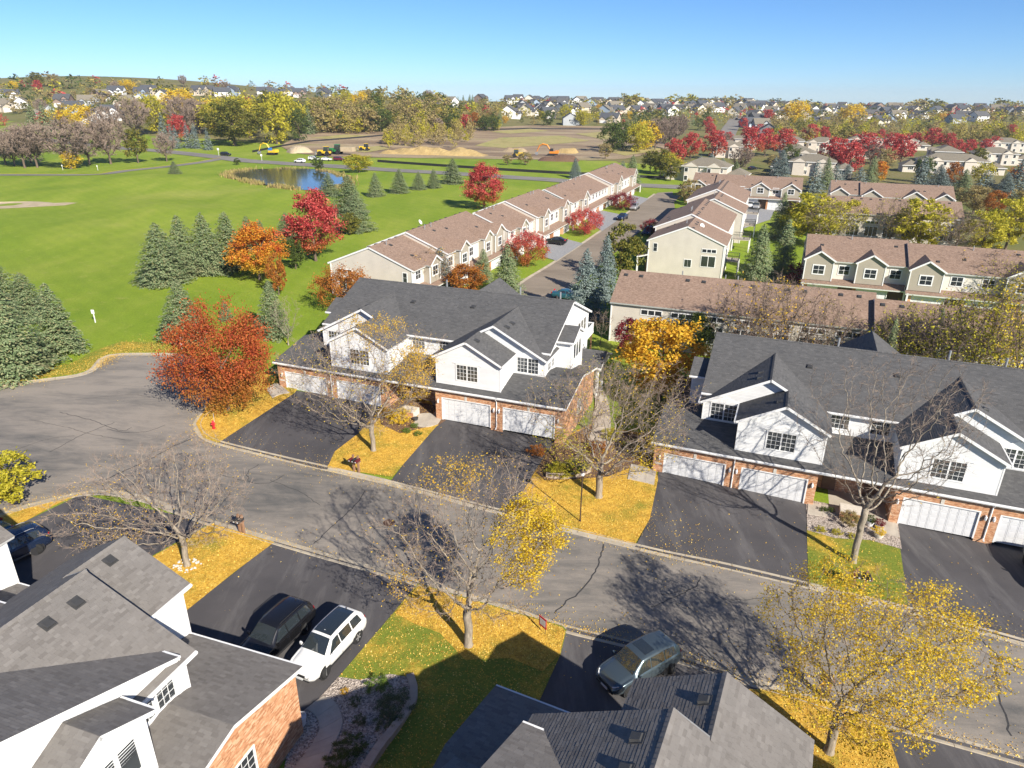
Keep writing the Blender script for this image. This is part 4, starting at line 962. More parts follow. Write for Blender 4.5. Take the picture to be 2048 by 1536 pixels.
# satellite dishes on the near right-hand townhouse, and one on the left row
def dish(p, rz, label):
    r = empty('satellite_dish', p, rz, label=label, cat='satellite dish', group='white satellite dishes')
    mb = MB(); prof = [(0.02, 0.0), (0.18, 0.02), (0.32, 0.075), (0.42, 0.14), (0.40, 0.145), (0.30, 0.09), (0.02, 0.02)]; mb.lathe(prof, 14)
    d = mb.build('dish', MAT['vent_white'], r); d.location = (0, 0, 0.6); d.rotation_euler = (R(60), 0, 0)
    MB().tube([(0, 0.05, -0.15), (0, 0.05, 0.6)], 0.03, 6).build('mast', MAT['metal_grey'], r); MB().tube([(0, 0, 0.45), (0, -0.45, 0.85)], 0.018, 5).build('arm', MAT['metal_grey'], r)
for i, (px, py) in enumerate([(1403, 459), (1395, 440), (1400, 432)]):
    q = at_h(px, py, 7.2); dish(q, R(20 + i * 9), ['nearest satellite dish on the beige townhouse roof', 'middle satellite dish on the beige townhouse roof', 'farthest satellite dish of three on beige townhouse roof'][i])
q = at_h(840, 452, 7.9); dish(q, R(70), 'white satellite dish on the ridge of the left townhouse row')
# decks behind the right-hand row
def deck(px, py, label, sx=3.2, sy=3.0):
    q = hit(px, py); r = empty('deck', (q.x, q.y, T(q.x, q.y)), R(-20.6), label=label, cat='deck', group='rear decks of the townhouse row')
    MB().box(-sx / 2, sx / 2, -sy / 2, sy / 2, 2.2, 2.35).build('deck_floor', MAT['walk_concrete'], r)
    for a, b in ((-1, -1), (1, -1), (1, 1), (-1, 1)): MB().box(a * sx / 2 - 0.09, a * sx / 2 + 0.09, b * sy / 2 - 0.09, b * sy / 2 + 0.09, -0.3, 2.2).build('deck_post', MAT['white_trim'], r)
    rl = MB()
    for (x0, x1, y0, y1) in ((-sx / 2, sx / 2, -sy / 2 - .03, -sy / 2 + .03), (sx / 2 - .03, sx / 2 + .03, -sy / 2, sy / 2), (-sx / 2, sx / 2, sy / 2 - .03, sy / 2 + .03)):
        rl.box(x0, x1, y0, y1, 3.2, 3.28); L = max(x1 - x0, y1 - y0); k = int(L / 0.25)
        for i in range(k):
            t = (i + .5) / k
            if x1 - x0 > y1 - y0: rl.box(x0 + L * t - .02, x0 + L * t + .02, y0, y1, 2.35, 3.2)
            else: rl.box(x0, x1, y0 + L * t - .02, y0 + L * t + .02, 2.35, 3.2)
    rl.build('railing', MAT['metal_dark'], r)
deck(1455, 545, 'nearest rear deck beside the tall spruce'); deck(1480, 500, 'second rear deck of the townhouse row'); deck(1492, 470, 'third rear deck of the townhouse row'); deck(1500, 445, 'farthest rear deck of the townhouse row')
# ------------------------------------------------------------------ trees
def leaf_mat(name, stops, trans=0.35, patch=None, gradient=None):
    t = NT(name); k = t.rnd(); c = t.ramp(k, stops)
    if patch:
        f = t.noise(patch[0], 3, 0.6); c = t.mix(t.ramp(f, [(patch[2], (0, 0, 0)), (patch[3], (1, 1, 1))]), c, t.ramp(k, patch[1]))
    if gradient:      # leaf colour that turns with height up the crown (autumn colour starts at the top)
        sx = t.n('ShaderNodeSeparateXYZ'); t.l(t.coord(), sx.inputs[0])
        f = t.math('ADD', t.math('MULTIPLY', sx.outputs['Z'], 1.0 / gradient[1]), t.math('MULTIPLY', t.math('SUBTRACT', t.noise(0.6, 3), 0.5), 0.8))
        c = t.mix(t.ramp(f, [(gradient[2], (0, 0, 0)), (gradient[3], (1, 1, 1))]), t.ramp(k, gradient[0]), c)
    t.l(c, t.b.inputs['Base Color']); t.b.inputs['Roughness'].default_value = 0.65; t.b.inputs['Specular IOR Level'].default_value = 0.25
    tr = t.n('ShaderNodeBsdfTranslucent'); t.l(c, tr.inputs['Color']); mx = t.n('ShaderNodeMixShader'); mx.inputs[0].default_value = trans
    t.l(t.b.outputs[0], mx.inputs[1]); t.l(tr.outputs[0], mx.inputs[2]); t.l(mx.outputs[0], t.t.nodes['Material Output'].inputs['Surface'])
    return t.m
def st(*cs): n = len(cs); return [(i / (n - 1), c) for i, c in enumerate(cs)]
CRIM = st((0.26, 0.02, 0.022), (0.44, 0.045, 0.045), (0.58, 0.09, 0.08), (0.64, 0.20, 0.15))
RUST = st((0.20, 0.06, 0.015), (0.36, 0.11, 0.02), (0.48, 0.19, 0.03), (0.30, 0.16, 0.03))
OLIVE = st((0.06, 0.075, 0.012), (0.13, 0.14, 0.02), (0.22, 0.21, 0.035), (0.30, 0.24, 0.05))
YEL = st((0.55, 0.36, 0.02), (0.72, 0.50, 0.03), (0.82, 0.62, 0.04), (0.76, 0.58, 0.09))
leaf_mat('leaf_crimson', CRIM, gradient=(RUST, 10.0, 0.12, 0.5)); leaf_mat('leaf_crimson_pure', CRIM)
leaf_mat('leaf_orange', st((0.42, 0.12, 0.015), (0.60, 0.20, 0.02), (0.68, 0.30, 0.03), (0.62, 0.40, 0.05)), patch=(0.5, st((0.55, 0.10, 0.03), (0.62, 0.16, 0.05)), 0.52, 0.62), gradient=(st((0.40, 0.30, 0.03), (0.62, 0.45, 0.04)), 9.0, 0.15, 0.55))
leaf_mat('leaf_crab', st((0.24, 0.045, 0.02), (0.40, 0.075, 0.025), (0.52, 0.13, 0.035), (0.34, 0.14, 0.03)), gradient=(st((0.30, 0.10, 0.02), (0.42, 0.20, 0.03), (0.24, 0.16, 0.03)), 6.0, 0.15, 0.6))
leaf_mat('leaf_amber', st((0.45, 0.22, 0.015), (0.62, 0.34, 0.02), (0.70, 0.42, 0.035), (0.66, 0.50, 0.06)), gradient=(st((0.38, 0.26, 0.02), (0.55, 0.36, 0.03)), 7.0, 0.2, 0.6))
leaf_mat('leaf_burgundy', st((0.10, 0.012, 0.016), (0.20, 0.022, 0.03), (0.30, 0.035, 0.05)))
leaf_mat('leaf_rust', RUST); leaf_mat('leaf_yellow', YEL, 0.45); leaf_mat('leaf_olive', OLIVE)
leaf_mat('leaf_yellowgreen', st((0.26, 0.25, 0.02), (0.40, 0.37, 0.03), (0.54, 0.48, 0.04), (0.64, 0.54, 0.07)), 0.42)
leaf_mat('leaf_green', st((0.035, 0.06, 0.012), (0.075, 0.11, 0.02), (0.14, 0.17, 0.035)))
leaf_mat('leaf_tan', st((0.20, 0.15, 0.07), (0.32, 0.25, 0.11), (0.42, 0.33, 0.14), (0.36, 0.30, 0.07)))
leaf_mat('leaf_twig', st((0.16, 0.12, 0.095), (0.26, 0.20, 0.16), (0.34, 0.27, 0.21)), 0.1)
leaf_mat('leaf_mutedyellow', st((0.26, 0.21, 0.05), (0.40, 0.33, 0.08), (0.50, 0.42, 0.12), (0.42, 0.34, 0.16))); leaf_mat('leaf_gold', st((0.52, 0.33, 0.04), (0.68, 0.46, 0.06), (0.62, 0.34, 0.04), (0.74, 0.54, 0.08)), 0.45)
leaf_mat('needle_green', patch=(0.35, st((0.22, 0.20, 0.11), (0.30, 0.27, 0.15)), 0.60, 0.75), stops=st((0.13, 0.19, 0.085), (0.215, 0.285, 0.135), (0.31, 0.375, 0.20), (0.36, 0.33, 0.17)), trans=0.3)
leaf_mat('needle_blue', st((0.11, 0.15, 0.135), (0.175, 0.23, 0.21), (0.26, 0.32, 0.295), (0.33, 0.38, 0.355)), 0.25)
for nm, c0, c1 in (('bark_grey', (0.14, 0.115, 0.09), (0.36, 0.31, 0.24)), ('bark_brown', (0.07, 0.05, 0.038), (0.19, 0.14, 0.10)), ('twig_bark', (0.17, 0.125, 0.10), (0.36, 0.28, 0.22))):
    t = NT(nm); f = t.noise(3.0, 5, 0.7, sc=(3, 3, 0.6)); t.out(t.ramp(f, [(0.3, c0), (0.7, c1)]), 0.9, f, 0.6, 0.03)

def colonize(seed, H, hb, Rx, th, natt=1500, step=0.26, di=2.2, dk=0.55, lean=(0, 0), vase=0.5):
    rg = np.random.default_rng(seed); pts = []
    cz, hz = (H + hb) / 2, (H - hb) / 2
    while len(pts) < natt:
        q = rg.uniform(-1, 1, 3)
        k = q[0] ** 2 + q[1] ** 2 + q[2] ** 2
        if k > 1 or (k < 0.3 and rg.random() < 0.5): continue
        wz = 1.0 + vase * 0.35 * q[2]; a = math.atan2(q[1], q[0]); lob = 1 + 0.16 * math.sin(3 * a + seed) + 0.10 * math.sin(5 * a + 2 * seed + q[2] * 2)
        pts.append((q[0] * Rx * wz * lob + lean[0] * (q[2] + 1), q[1] * Rx * wz * lob + lean[1] * (q[2] + 1), cz + q[2] * hz * (1 + 0.08 * math.sin(4 * a + seed))))
    A = np.array(pts); n0 = max(3, int(th / step)); N = [np.array([0.02 * math.sin(i * .9 + seed) * i * .3, 0.02 * math.cos(i * .7 + seed) * i * .3, i * th / n0]) for i in range(n0 + 1)]
    par = [-1] + list(range(n0)); P = np.array(N); dist = np.full(len(A), 1e9); idx = np.zeros(len(A), int)
    def upd(s):
        nonlocal dist, idx
        D = np.linalg.norm(A[:, None, :] - P[None, s:, :], axis=2); m = D.argmin(1); d = D[np.arange(len(A)), m]; b = d < dist; dist[b] = d[b]; idx[b] = m[b] + s
    upd(0); first = True
    for it in range(90):
        rng_ = di if it > 12 else 9.0
        act = dist < rng_
        if not act.any(): break
        dirs = {}
        for a, i in zip(A[act], idx[act]): v = a - P[i]; dirs.setdefault(i, []).append(v / (np.linalg.norm(v) + 1e-9))
        new = []; newpar = []
        for i, L in dirs.items():
            d = np.mean(L, 0) + rg.normal(0, 0.16, 3) + np.array([0, 0, 0.06]); nd = np.linalg.norm(d)
            if nd < 1e-6: continue
            q = P[i] + d / nd * step
            new.append(q); newpar.append(i)
        if not new: break
        s = len(P); P = np.vstack([P, new]); par += newpar; upd(s)
        keep = dist > dk; A = A[keep]; dist = dist[keep]; idx = idx[keep]
        if not len(A): break
    return P, np.array(par)
def skeleton_mesh(P, par, tr, rg, twigs=2, twl=0.5, tipr=0.007, sides=(3, 5, 8), tw_r=0.009, flare=1.35):
    n = len(P); r = np.zeros(n); ch = [[] for _ in range(n)]
    for i in range(n - 1, 0, -1): ch[par[i]].append(i)
    ex = 2.3
    for i in range(n - 1, -1, -1): r[i] = (sum(r[c] ** ex for c in ch[i])) ** (1 / ex) if ch[i] else tipr
    e2 = math.log(tr / tipr) / math.log(max(r[0] / tipr, 1.01)); r = tipr * (r / tipr) ** e2
    mb = MB(); stack = [(0, -1)]
    while stack:
        i, p = stack.pop(); pts = [] if p < 0 else [p]; cur = i
        while True:
            pts.append(cur)
            if not ch[cur]: break
            c = max(ch[cur], key=lambda q: r[q])
            for o in ch[cur]:
                if o != c: stack.append((o, cur))
            cur = c
        if len(pts) < 2: continue
        rad = [r[q] for q in pts]
        if p >= 0: rad[0] = min(r[p], rad[1] * 1.25)
        elif flare: rad[0] *= flare
        k = sides[0] if max(rad) < 0.03 else (sides[1] if max(rad) < 0.09 else sides[2])
        mb.tube([P[q] for q in pts], rad, k, 0, cap=False)
    # fine twigs, vectorised: each twig a pair of crossed slivers, with finer side twigs
    thin = np.array([i for i in range(1, n) if r[i] < tipr * 3.4]); d0 = P[thin] - P[np.array(par)[thin]]; d0 /= np.linalg.norm(d0, axis=1)[:, None] + 1e-9
    cnt = np.array([twigs if ch[i] else twigs + 2 for i in thin]); B = np.repeat(P[thin], cnt, 0); D = np.repeat(d0, cnt, 0)
    D = D + rg.normal(0, 0.6, D.shape) + np.array([0, 0, 0.22]); D /= np.linalg.norm(D, axis=1)[:, None]; L = twl * rg.uniform(0.5, 1.25, (len(B), 1))
    def sliver(B, D, L, w_):
        a = np.cross(D, rg.normal(0, 1, D.shape)); a /= np.linalg.norm(a, axis=1)[:, None] + 1e-9; b = np.cross(D, a); E_ = B + D * L
        return np.concatenate([np.stack([B - a * w_, B + a * w_, E_], 1), np.stack([B - b * w_, B + b * w_, E_], 1)])
    parts = [sliver(B, D, L, tw_r)]; tips = [B + D * L, B + D * L * 0.55]
    for _ in range(2):
        t_ = rg.uniform(0.3, 0.9, (len(B), 1)); B2 = B + D * L * t_; D2 = D + rg.normal(0, 0.6, D.shape); D2 /= np.linalg.norm(D2, axis=1)[:, None]; L2 = L * rg.uniform(0.35, 0.7, L.shape)
        parts.append(sliver(B2, D2, L2, tw_r * 0.7)); tips.append(B2 + D2 * L2)
    return mb, np.concatenate(parts), np.concatenate(tips)
def leaf_quads(C, size, rg, jit=0.0, aspect=0.7):
    n = len(C); C = C + rg.normal(0, jit, C.shape) if jit else C
    a = rg.normal(0, 1, (n, 3)); a[:, 2] *= 0.6; a /= np.linalg.norm(a, axis=1)[:, None]
    b = rg.normal(0, 1, (n, 3)); b -= (b * a).sum(1)[:, None] * a; b /= np.linalg.norm(b, axis=1)[:, None] + 1e-9
    s = size * rg.uniform(0.6, 1.25, (n, 1))
    a = a * s; b = b * s * aspect
    return np.stack([C - a, C + b * 0.9 - a * 0.1, C + a, C - b * 0.9 - a * 0.1], axis=1)
def pdims(bx, by, x0, x1, yt, yb):
    p = hit(bx, by); z0 = T(p.x, p.y); dep = (p - Vector((0, 0, CAMH))).dot(fw)
    def hz(y):
        lo, hi = 0.0, 40.0
        for _ in range(40):
            m = (lo + hi) / 2
            if pix((p.x, p.y, z0 + m))[1] > y: lo = m
            else: hi = m
        return lo
    H, hb = hz(yt), hz(yb); return Vector((p.x, p.y, z0)), H, max(0.3, hb), (x1 - x0) / 2 * (dep - H * 0.25) / FPX
def bare_tree(bx, by, x0, x1, yt, yb, label, seed, tr=0.2, natt=1500, leaves=(), th=None, name='bare_tree', twigs=2, bark='bark_grey', cat='tree', group=None, vase=0.5, twl=0.5, dk=0.55, lean=None, hscale=1.0):
    p, H, hb, Rx = pdims(bx, by, x0, x1, yt, yb); H *= hscale
    cxp = (x0 + x1) / 2; dep = (p - Vector((0, 0, CAMH))).dot(fw); off = (cxp - bx) * dep / FPX
    P, par = colonize(seed, H, hb, Rx, th or max(1.2, hb * 0.9), natt, lean=(off * 0.6, 0) if lean is None else lean, vase=vase, dk=dk)
    rg = np.random.default_rng(seed + 50); mb, tw, tips = skeleton_mesh(P, par, tr, rg, twigs, twl)
    root = empty(name, p, 0, label=label, cat=cat, group=group)
    mb.build('trunk', MAT[bark], root, smooth=True); tag(link('twigs', quads_mesh('twigs', tw, [MAT['twig_bark']], 3), root), kind='stuff')
    for (mat, frac, size, fn) in leaves:
        keep = [q for q in tips for _ in range(1 + int(frac)) if rg.random() < frac / (1 + int(frac)) * (fn(q, H, Rx) if fn else 1.0)]
        if keep: tag(link('leaves', quads_mesh('leaves', leaf_quads(np.array(keep), size, rg, 0.16), [MAT[mat]]), root), kind='stuff')
    return root
near_g = 'street trees of the near block'
bl = lambda cx, cy, cz, r: (lambda q, H, Rx: 1.0 if ((q[0] / Rx - cx) ** 2 + (q[1] / Rx - cy) ** 2 + ((q[2] / H - cz) * 2.2) ** 2) < r * r else 0.0)
bare_tree(375, 1132, 150, 515, 912, 1075, 'nearly bare low tree on leaf-covered lawn beside twin mailboxes', 3, 0.19, 1500, [('leaf_gold', 0.06, 0.05, None), ('leaf_gold', 0.9, 0.055, bl(-0.75, -0.3, 0.4, 0.45))], group=near_g, th=2.3, lean=(-0.7, 0))
bare_tree(937, 1292, 770, 1135, 938, 1215, 'street tree with one bright yellow leaf cluster hanging over the street', 4, 0.23, 1900, [('leaf_yellow', 7.0, 0.062, bl(0.75, 0.0, 0.62, 0.50)), ('leaf_gold', 1.6, 0.055, bl(-0.1, 0.3, 0.98, 0.45)), ('leaf_gold', 1.6, 0.055, bl(-0.8, -0.3, 0.35, 0.42)), ('leaf_gold', 0.10, 0.05, None)], group=near_g, th=3.0)
bare_tree(747, 902, 590, 905, 645, 850, 'half bare tree with orange leaves before left white house', 5, 0.2, 1500, [('leaf_gold', 3.0, 0.062, bl(0.55, 0.1, 0.62, 0.42)), ('leaf_gold', 2.0, 0.062, bl(0.1, 0.3, 0.95, 0.4)), ('leaf_yellow', 0.12, 0.06, None)], group=near_g, th=2.6)
bare_tree(1197, 995, 1065, 1400, 735, 940, 'forked bare tree behind the black lamp post', 6, 0.26, 1500, [('leaf_yellowgreen', 1.6, 0.06, bl(-0.6, -0.4, 0.4, 0.5)), ('leaf_yellow', 1.4, 0.06, bl(0.7, -0.3, 0.35, 0.45)), ('leaf_yellow', 0.10, 0.055, None)], group=near_g, th=1.8, vase=0.8)
bare_tree(1705, 1125, 1570, 1890, 715, 1020, 'tall leafless tree before right white house, above mailboxes', 7, 0.22, 1300, [('leaf_gold', 0.03, 0.08, bl(0.5, -0.5, 0.3, 0.6))], group=near_g, th=3.2, vase=0.9, dk=0.62)
bare_tree(1657, 1505, 1515, 1920, 1190, 1430, 'yellow leafed street tree at the lower right', 8, 0.22, 1800, [('leaf_yellow', 4.2, 0.055, lambda q, H, Rx: 1.0 if math.sin(q[0] * 1.7 + 1) + math.sin(q[1] * 1.9) + math.sin(q[2] * 2.3 + 2) > 0.25 else 0.06), ('leaf_gold', 0.35, 0.055, None)], group=near_g, th=2.2)
bare_tree(1185, 865, 1095, 1265, 728, 840, 'bare multi-stemmed tree in the gap between both white houses', 9, 0.12, 900, [('leaf_yellowgreen', 0.06, 0.08, None)], th=0.9, group='small trees between the houses')
bare_tree(1325, 870, 1262, 1375, 775, 850, 'small twiggy tree at left end of right white house', 10, 0.09, 600, [], th=0.7, group='small trees between the houses')
bare_tree(577, 690, 545, 608, 590, 672, 'small pale bare tree beside spruce at the cul-de-sac lawn', 31, 0.08, 500, [], th=0.8, group='small trees between the houses', twl=0.35)
bare_tree(1200, 690, 1180, 1225, 620, 672, 'grey leafless shrub behind the right end of left white house', 32, 0.06, 350, [], th=0.5, group='small trees between the houses')

# --- spruces
def spruce_proto(seed, H=10.0, Rb=3.1, nb=420, per=26, size=0.20):
    """boughs as overlapping sprays of small needle cards, denser to the tips"""
    rg = np.random.default_rng(seed); Q = []; tr = MB()
    tr.tube([(0, 0, 0), (0, 0, H * 0.5), (0, 0, H * 0.97)], [0.17, 0.10, 0.02], 6)
    for b in range(nb):
        f = 1 - (1 - (b + rg.random()) / nb) ** 0.62; z = 0.15 + (H - 0.2) * f; a = b * 2.39996 + rg.normal(0, .25)
        L0 = Rb * ((1 - f) ** 0.80) * (0.86 + 0.14 * min(1, f / 0.06)) + 0.10; lob = 1 + 0.12 * math.sin(3 * a + seed) + 0.10 * math.sin(7 * f * 6 + 2 * a)
        L = L0 * rg.uniform(0.78, 1.10) * lob; d = np.array([math.cos(a), math.sin(a), 0.0]); s_ = np.array([-d[1], d[0], 0.0]); wb = (0.30 + 0.22 * L) * 0.55
        n = int(per * (0.35 + 0.65 * (L / Rb))); t_ = rg.random(n) ** 0.6; u = rg.uniform(-1, 1, n) * (0.35 + 0.65 * np.sin(np.pi * np.minimum(1, t_ * 0.8 + 0.1)))
        zc = z + (0.22 * f - 0.02) * t_ * L - 0.16 * (t_ * L) ** 2 / max(L0, .6) + 0.10 * t_ - 0.18 * np.abs(u) * wb + rg.normal(0, 0.05, n)
        C = d[None] * (t_ * L)[:, None] + s_[None] * (u * wb)[:, None]; C[:, 2] = zc
        ang = a + u * 0.9 + rg.normal(0, .35, n); dd = np.stack([np.cos(ang), np.sin(ang), rg.uniform(-1.0, 0.05, n)], 1); dd /= np.linalg.norm(dd, axis=1)[:, None]; ln = size * rg.uniform(.8, 1.5, n)[:, None]
        wv = np.stack([-np.sin(ang), np.cos(ang), rg.uniform(-.45, .45, n)], 1); wv /= np.linalg.norm(wv, axis=1)[:, None]; wv *= size * 0.42
        Q.append(np.stack([C - wv * .7 - dd * ln * .4, C - wv + dd * ln * .2, C + dd * ln * .8, C + wv + dd * ln * .2], 1))
    for _ in range(8):
        a = rg.uniform(0, 6.28); c = np.array([0, 0, H * 0.96]); dd = np.array([math.cos(a) * .3, math.sin(a) * .3, 1.0]); wv = np.array([-math.sin(a), math.cos(a), 0]) * size * .3
        Q.append(np.array([[c - wv, c + dd * .2 - wv, c + dd * .45, c + wv]]))
    return tr.mesh('trunk', [MAT['bark_brown']]), quads_mesh('crown', np.concatenate(Q), [MAT['needle_green']])
SPR = [spruce_proto(1, nb=620, per=34, size=0.17), spruce_proto(2, Rb=2.6, nb=560, per=30, size=0.17), spruce_proto(3, Rb=3.6, nb=640, per=34, size=0.18), spruce_proto(4, Rb=2.6, nb=220, per=12, size=0.34)]
RND = random.Random(77)
def spruce(bx, by, hw, yt, label, blue=False, proto=None, group='spruce trees', name='spruce_tree', wood=None):
    p, H, hb, Rx = pdims(bx, by, bx - hw, bx + hw, yt, by - 2)
    k = proto if proto is not None else RND.randrange(3); tm, cm = SPR[k]; Rb = (3.1, 2.6, 3.6, 2.6)[k]
    root = empty(name, p, RND.uniform(0, 6.28), label=label, cat='spruce' if name == 'spruce_tree' else 'tree', group=group)
    sc = (Rx / Rb * 1.08, Rx / Rb * 1.08, H / 10.0)
    link('trunk', tm, root, scale=sc); link('crown', cm, root, scale=sc, mat=MAT['needle_blue' if blue else 'needle_green']); return root
S = spruce
S(30, 748, 80, 556, 'largest green spruce at left edge of the cul-de-sac', proto=0); S(122, 704, 50, 566, 'dark spruce just right of the largest one at left edge', proto=1)
S(10, 640, 62, 512, 'tall spruce behind the largest one at the left edge', proto=2); S(62, 640, 45, 545, 'pointed spruce between two larger ones at left edge', proto=1)
S(330, 566, 55, 445, 'leftmost spruce of the row in the middle field', proto=0); S(372, 548, 46, 430, 'second spruce from left in middle field row', proto=2); S(418, 545, 45, 425, 'third spruce from left in middle field row', proto=0)
S(462, 536, 42, 424, 'fourth spruce from left in field row, beside orange maple', proto=1); S(500, 500, 25, 432, 'spruce top showing behind the orange maple, left one', proto=1); S(524, 495, 22, 440, 'spruce top showing behind the orange maple, right one', proto=1)
S(372, 678, 50, 560, 'lone spruce standing behind the cul-de-sac kerb', proto=0); S(549, 672, 36, 560, 'narrow spruce left of the white house with bare tree beside', proto=1); S(453, 640, 14, 600, 'small spruce top above the red-orange tree', proto=1)
S(575, 478, 25, 425, 'spruce between the orange and crimson maples', proto=1); S(712, 462, 40, 388, 'round dark spruce right of crimson maple', proto=2); S(700, 430, 42, 350, 'tall spruce behind the crimson maple by the pond', proto=0); S(658, 392, 24, 345, 'spruce at the near right shore of the pond', proto=1)
S(752, 393, 19, 345, 'leftmost of five spruces right of the pond', proto=2); S(800, 386, 21, 337, 'second of five spruces right of the pond', proto=0); S(838, 379, 17, 343, 'third of five spruces right of the pond', proto=2); S(868, 376, 16, 338, 'fourth of five spruces right of the pond', proto=1); S(906, 367, 25, 317, 'rightmost of five spruces right of the pond', proto=0)
S(350, 348, 14, 322, 'little spruce alone beside the park drive', proto=2)
S(884, 580, 33, 494, 'blue spruce behind left white house roof', True, proto=1); S(967, 562, 22, 497, 'slim spruce next to the orange shrub behind the roof', proto=1); S(1014, 596, 38, 487, 'green spruce at the near end of the townhouse street', proto=0); S(925, 540, 12, 508, 'smallest spruce before the beige townhouse front', proto=1)
S(1168, 636, 44, 497, 'large blue spruce left of the long brown roof', True, proto=0); S(1208, 600, 34, 470, 'tall blue spruce behind the large blue one', True, proto=1)
S(1512, 566, 38, 448, 'dark spruce right of the townhouse decks', proto=0); S(1562, 552, 32, 438, 'darker spruce standing right of the deck-side spruce', proto=1); S(1557, 478, 28, 384, 'open spruce in front of farthest brown-roofed townhouse', proto=2)
bi = [(1150, 356, 14, 316), (1262, 380, 24, 310), (1243, 372, 18, 322), (1398, 352, 20, 310), (1418, 352, 20, 306), (1442, 350, 16, 315), (1470, 352, 14, 322), (1626, 384, 22, 320), (1648, 378, 20, 314), (1668, 372, 20, 326), (1690, 370, 18, 328), (1716, 374, 20, 334), (1560, 355, 20, 300), (1548, 350, 16, 312),
      (1873, 380, 26, 328), (1922, 388, 24, 338), (1966, 388, 26, 340), (2006, 392, 22, 345), (1895, 370, 18, 330), (1840, 372, 20, 312), (2030, 380, 26, 318), (1740, 368, 16, 310)]
ORD = ['first', 'second', 'third', 'fourth', 'fifth', 'sixth', 'seventh', 'eighth', 'ninth', 'tenth', 'eleventh', 'twelfth', 'thirteenth', 'fourteenth', 'fifteenth', 'sixteenth', 'seventeenth', 'eighteenth', 'nineteenth']
TENS = ['', '', 'twenty', 'thirty', 'forty', 'fifty', 'sixty', 'seventy', 'eighty', 'ninety']
TENTH = ['', '', 'twentieth', 'thirtieth', 'fortieth', 'fiftieth', 'sixtieth', 'seventieth', 'eightieth', 'ninetieth']
def ordw(i):
    i += 1
    if i < 20: return ORD[i - 1]
    if i < 100: return TENTH[i // 10] if i % 10 == 0 else TENS[i // 10] + '-' + ORD[i % 10 - 1]
    return 'hundred and ' + ordw(i - 101) if i > 100 else 'hundredth'
for i, (bx, by, hw, yt) in enumerate(sorted(bi)): S(bx, by, hw, yt, ordw(i) + ' from left of the blue spruces lining the townhouse blocks', i % 4 != 2, proto=(1, 3, 0, 3)[i % 4], group='blue spruces lining the townhouse blocks')

# --- leafy trees
def crown_proto(seed, H=10.0, Rx=4.0, hb=0.14, nclump=80, per=75, leaf=0.20, shape='oval', spread=0.75):
    rg = np.random.default_rng(seed); C = []
    for i in range(nclump):
        while True:
            q = rg.uniform(-1, 1, 3); k = np.linalg.norm(q)
            if 0.35 < k < 1: break
        q *= (0.62 + 0.38 * rg.random()) / max(k, 0.6) if rg.random() < 0.7 else 1.0
        a = math.atan2(q[1], q[0]); lob = 1 + 0.13 * math.sin(3 * a + seed) + 0.09 * math.sin(5 * a + 1.7 * seed + 3 * q[2])
        wz = 1.0
        if shape == 'oval': wz = 1 - 0.22 * q[2]
        if shape == 'broad': wz = 1 + 0.05 * q[2]
        if shape == 'vase': wz = 1 + 0.35 * q[2]
        zc = H * (hb + (1 - hb) * (q[2] * 0.5 + 0.5) * (1 + 0.05 * math.sin(4 * a)))
        c = np.array([q[0] * Rx * wz * lob, q[1] * Rx * wz * lob, zc]); sg_ = spread * Rx / 4.0 * rg.uniform(0.6, 1.1)
        C.append(c + rg.normal(0, 1, (per, 3)) * np.array([sg_, sg_, sg_ * 0.75]) * 0.62)
    C = np.concatenate(C); tr = MB(); cr = quads_mesh('crown', leaf_quads(C, leaf, rg), [MAT['leaf_crimson']])
    tr.tube([(0, 0, -0.3), (0.05, 0.02, H * hb * 0.9), (0.0, 0.1, H * 0.55)], [0.035 * H * 0.75, 0.027 * H * 0.75, 0.008 * H], 7)
    for b in range(9):
        a = b * 2.4 + seed; l = rg.uniform(0.5, 0.85) * Rx; z0 = H * (hb + 0.05 + 0.04 * b)
        tr.tube([(0.02, 0.02, z0), (math.cos(a) * l * .5, math.sin(a) * l * .5, z0 + H * .16), (math.cos(a) * l * .9, math.sin(a) * l * .9, z0 + H * .30)], [0.09, 0.055, 0.015], 4, cap=False)
    return tr.mesh('trunk', [MAT['bark_brown']]), cr
CRN = {'a': crown_proto(1, nclump=150, per=85, leaf=0.155, spread=0.85), 'b': crown_proto(2, nclump=95, per=90, leaf=0.18, Rx=4.4, shape='broad'), 'c': crown_proto(3, nclump=70, per=60, leaf=0.24),
       'f1': crown_proto(4, nclump=70, per=44, leaf=0.27, spread=0.85), 'f2': crown_proto(5, nclump=72, per=40, leaf=0.28, shape='broad', Rx=4.6, hb=0.05, spread=0.9), 'f3': crown_proto(6, nclump=55, per=36, leaf=0.26, shape='vase', Rx=3.4, hb=0.10, spread=0.95), 'm1': crown_proto(14, nclump=32, per=14, leaf=0.45, spread=1.0, hb=0.04), 'm2': crown_proto(15, nclump=32, per=14, leaf=0.45, shape='broad', Rx=4.6, hb=0.02, spread=1.0),
       'm3': crown_proto(16, nclump=14, per=6, leaf=0.95, spread=1.0, hb=0.02, shape='broad', Rx=4.6), 'low': crown_proto(7, nclump=120, per=80, leaf=0.13, Rx=5.6, H=6.0, hb=0.10, shape='broad', spread=0.62), 'crab': crown_proto(17, nclump=250, per=120, leaf=0.088, Rx=5.0, H=7.5, hb=0.06, shape='broad', spread=0.66), 'shr': crown_proto(8, nclump=60, per=70, leaf=0.10, Rx=2.6, H=3.0, hb=0.02, shape='broad', spread=0.6)}
CDIM = {'a': (10, 4.0), 'b': (10, 4.4), 'c': (10, 4.0), 'f1': (10, 4.0), 'f2': (10, 4.6), 'f3': (10, 3.4), 'm1': (10, 4.0), 'm2': (10, 4.6), 'm3': (10, 4.6), 'low': (6, 5.6), 'crab': (7.5, 5.0), 'shr': (3, 2.6)}
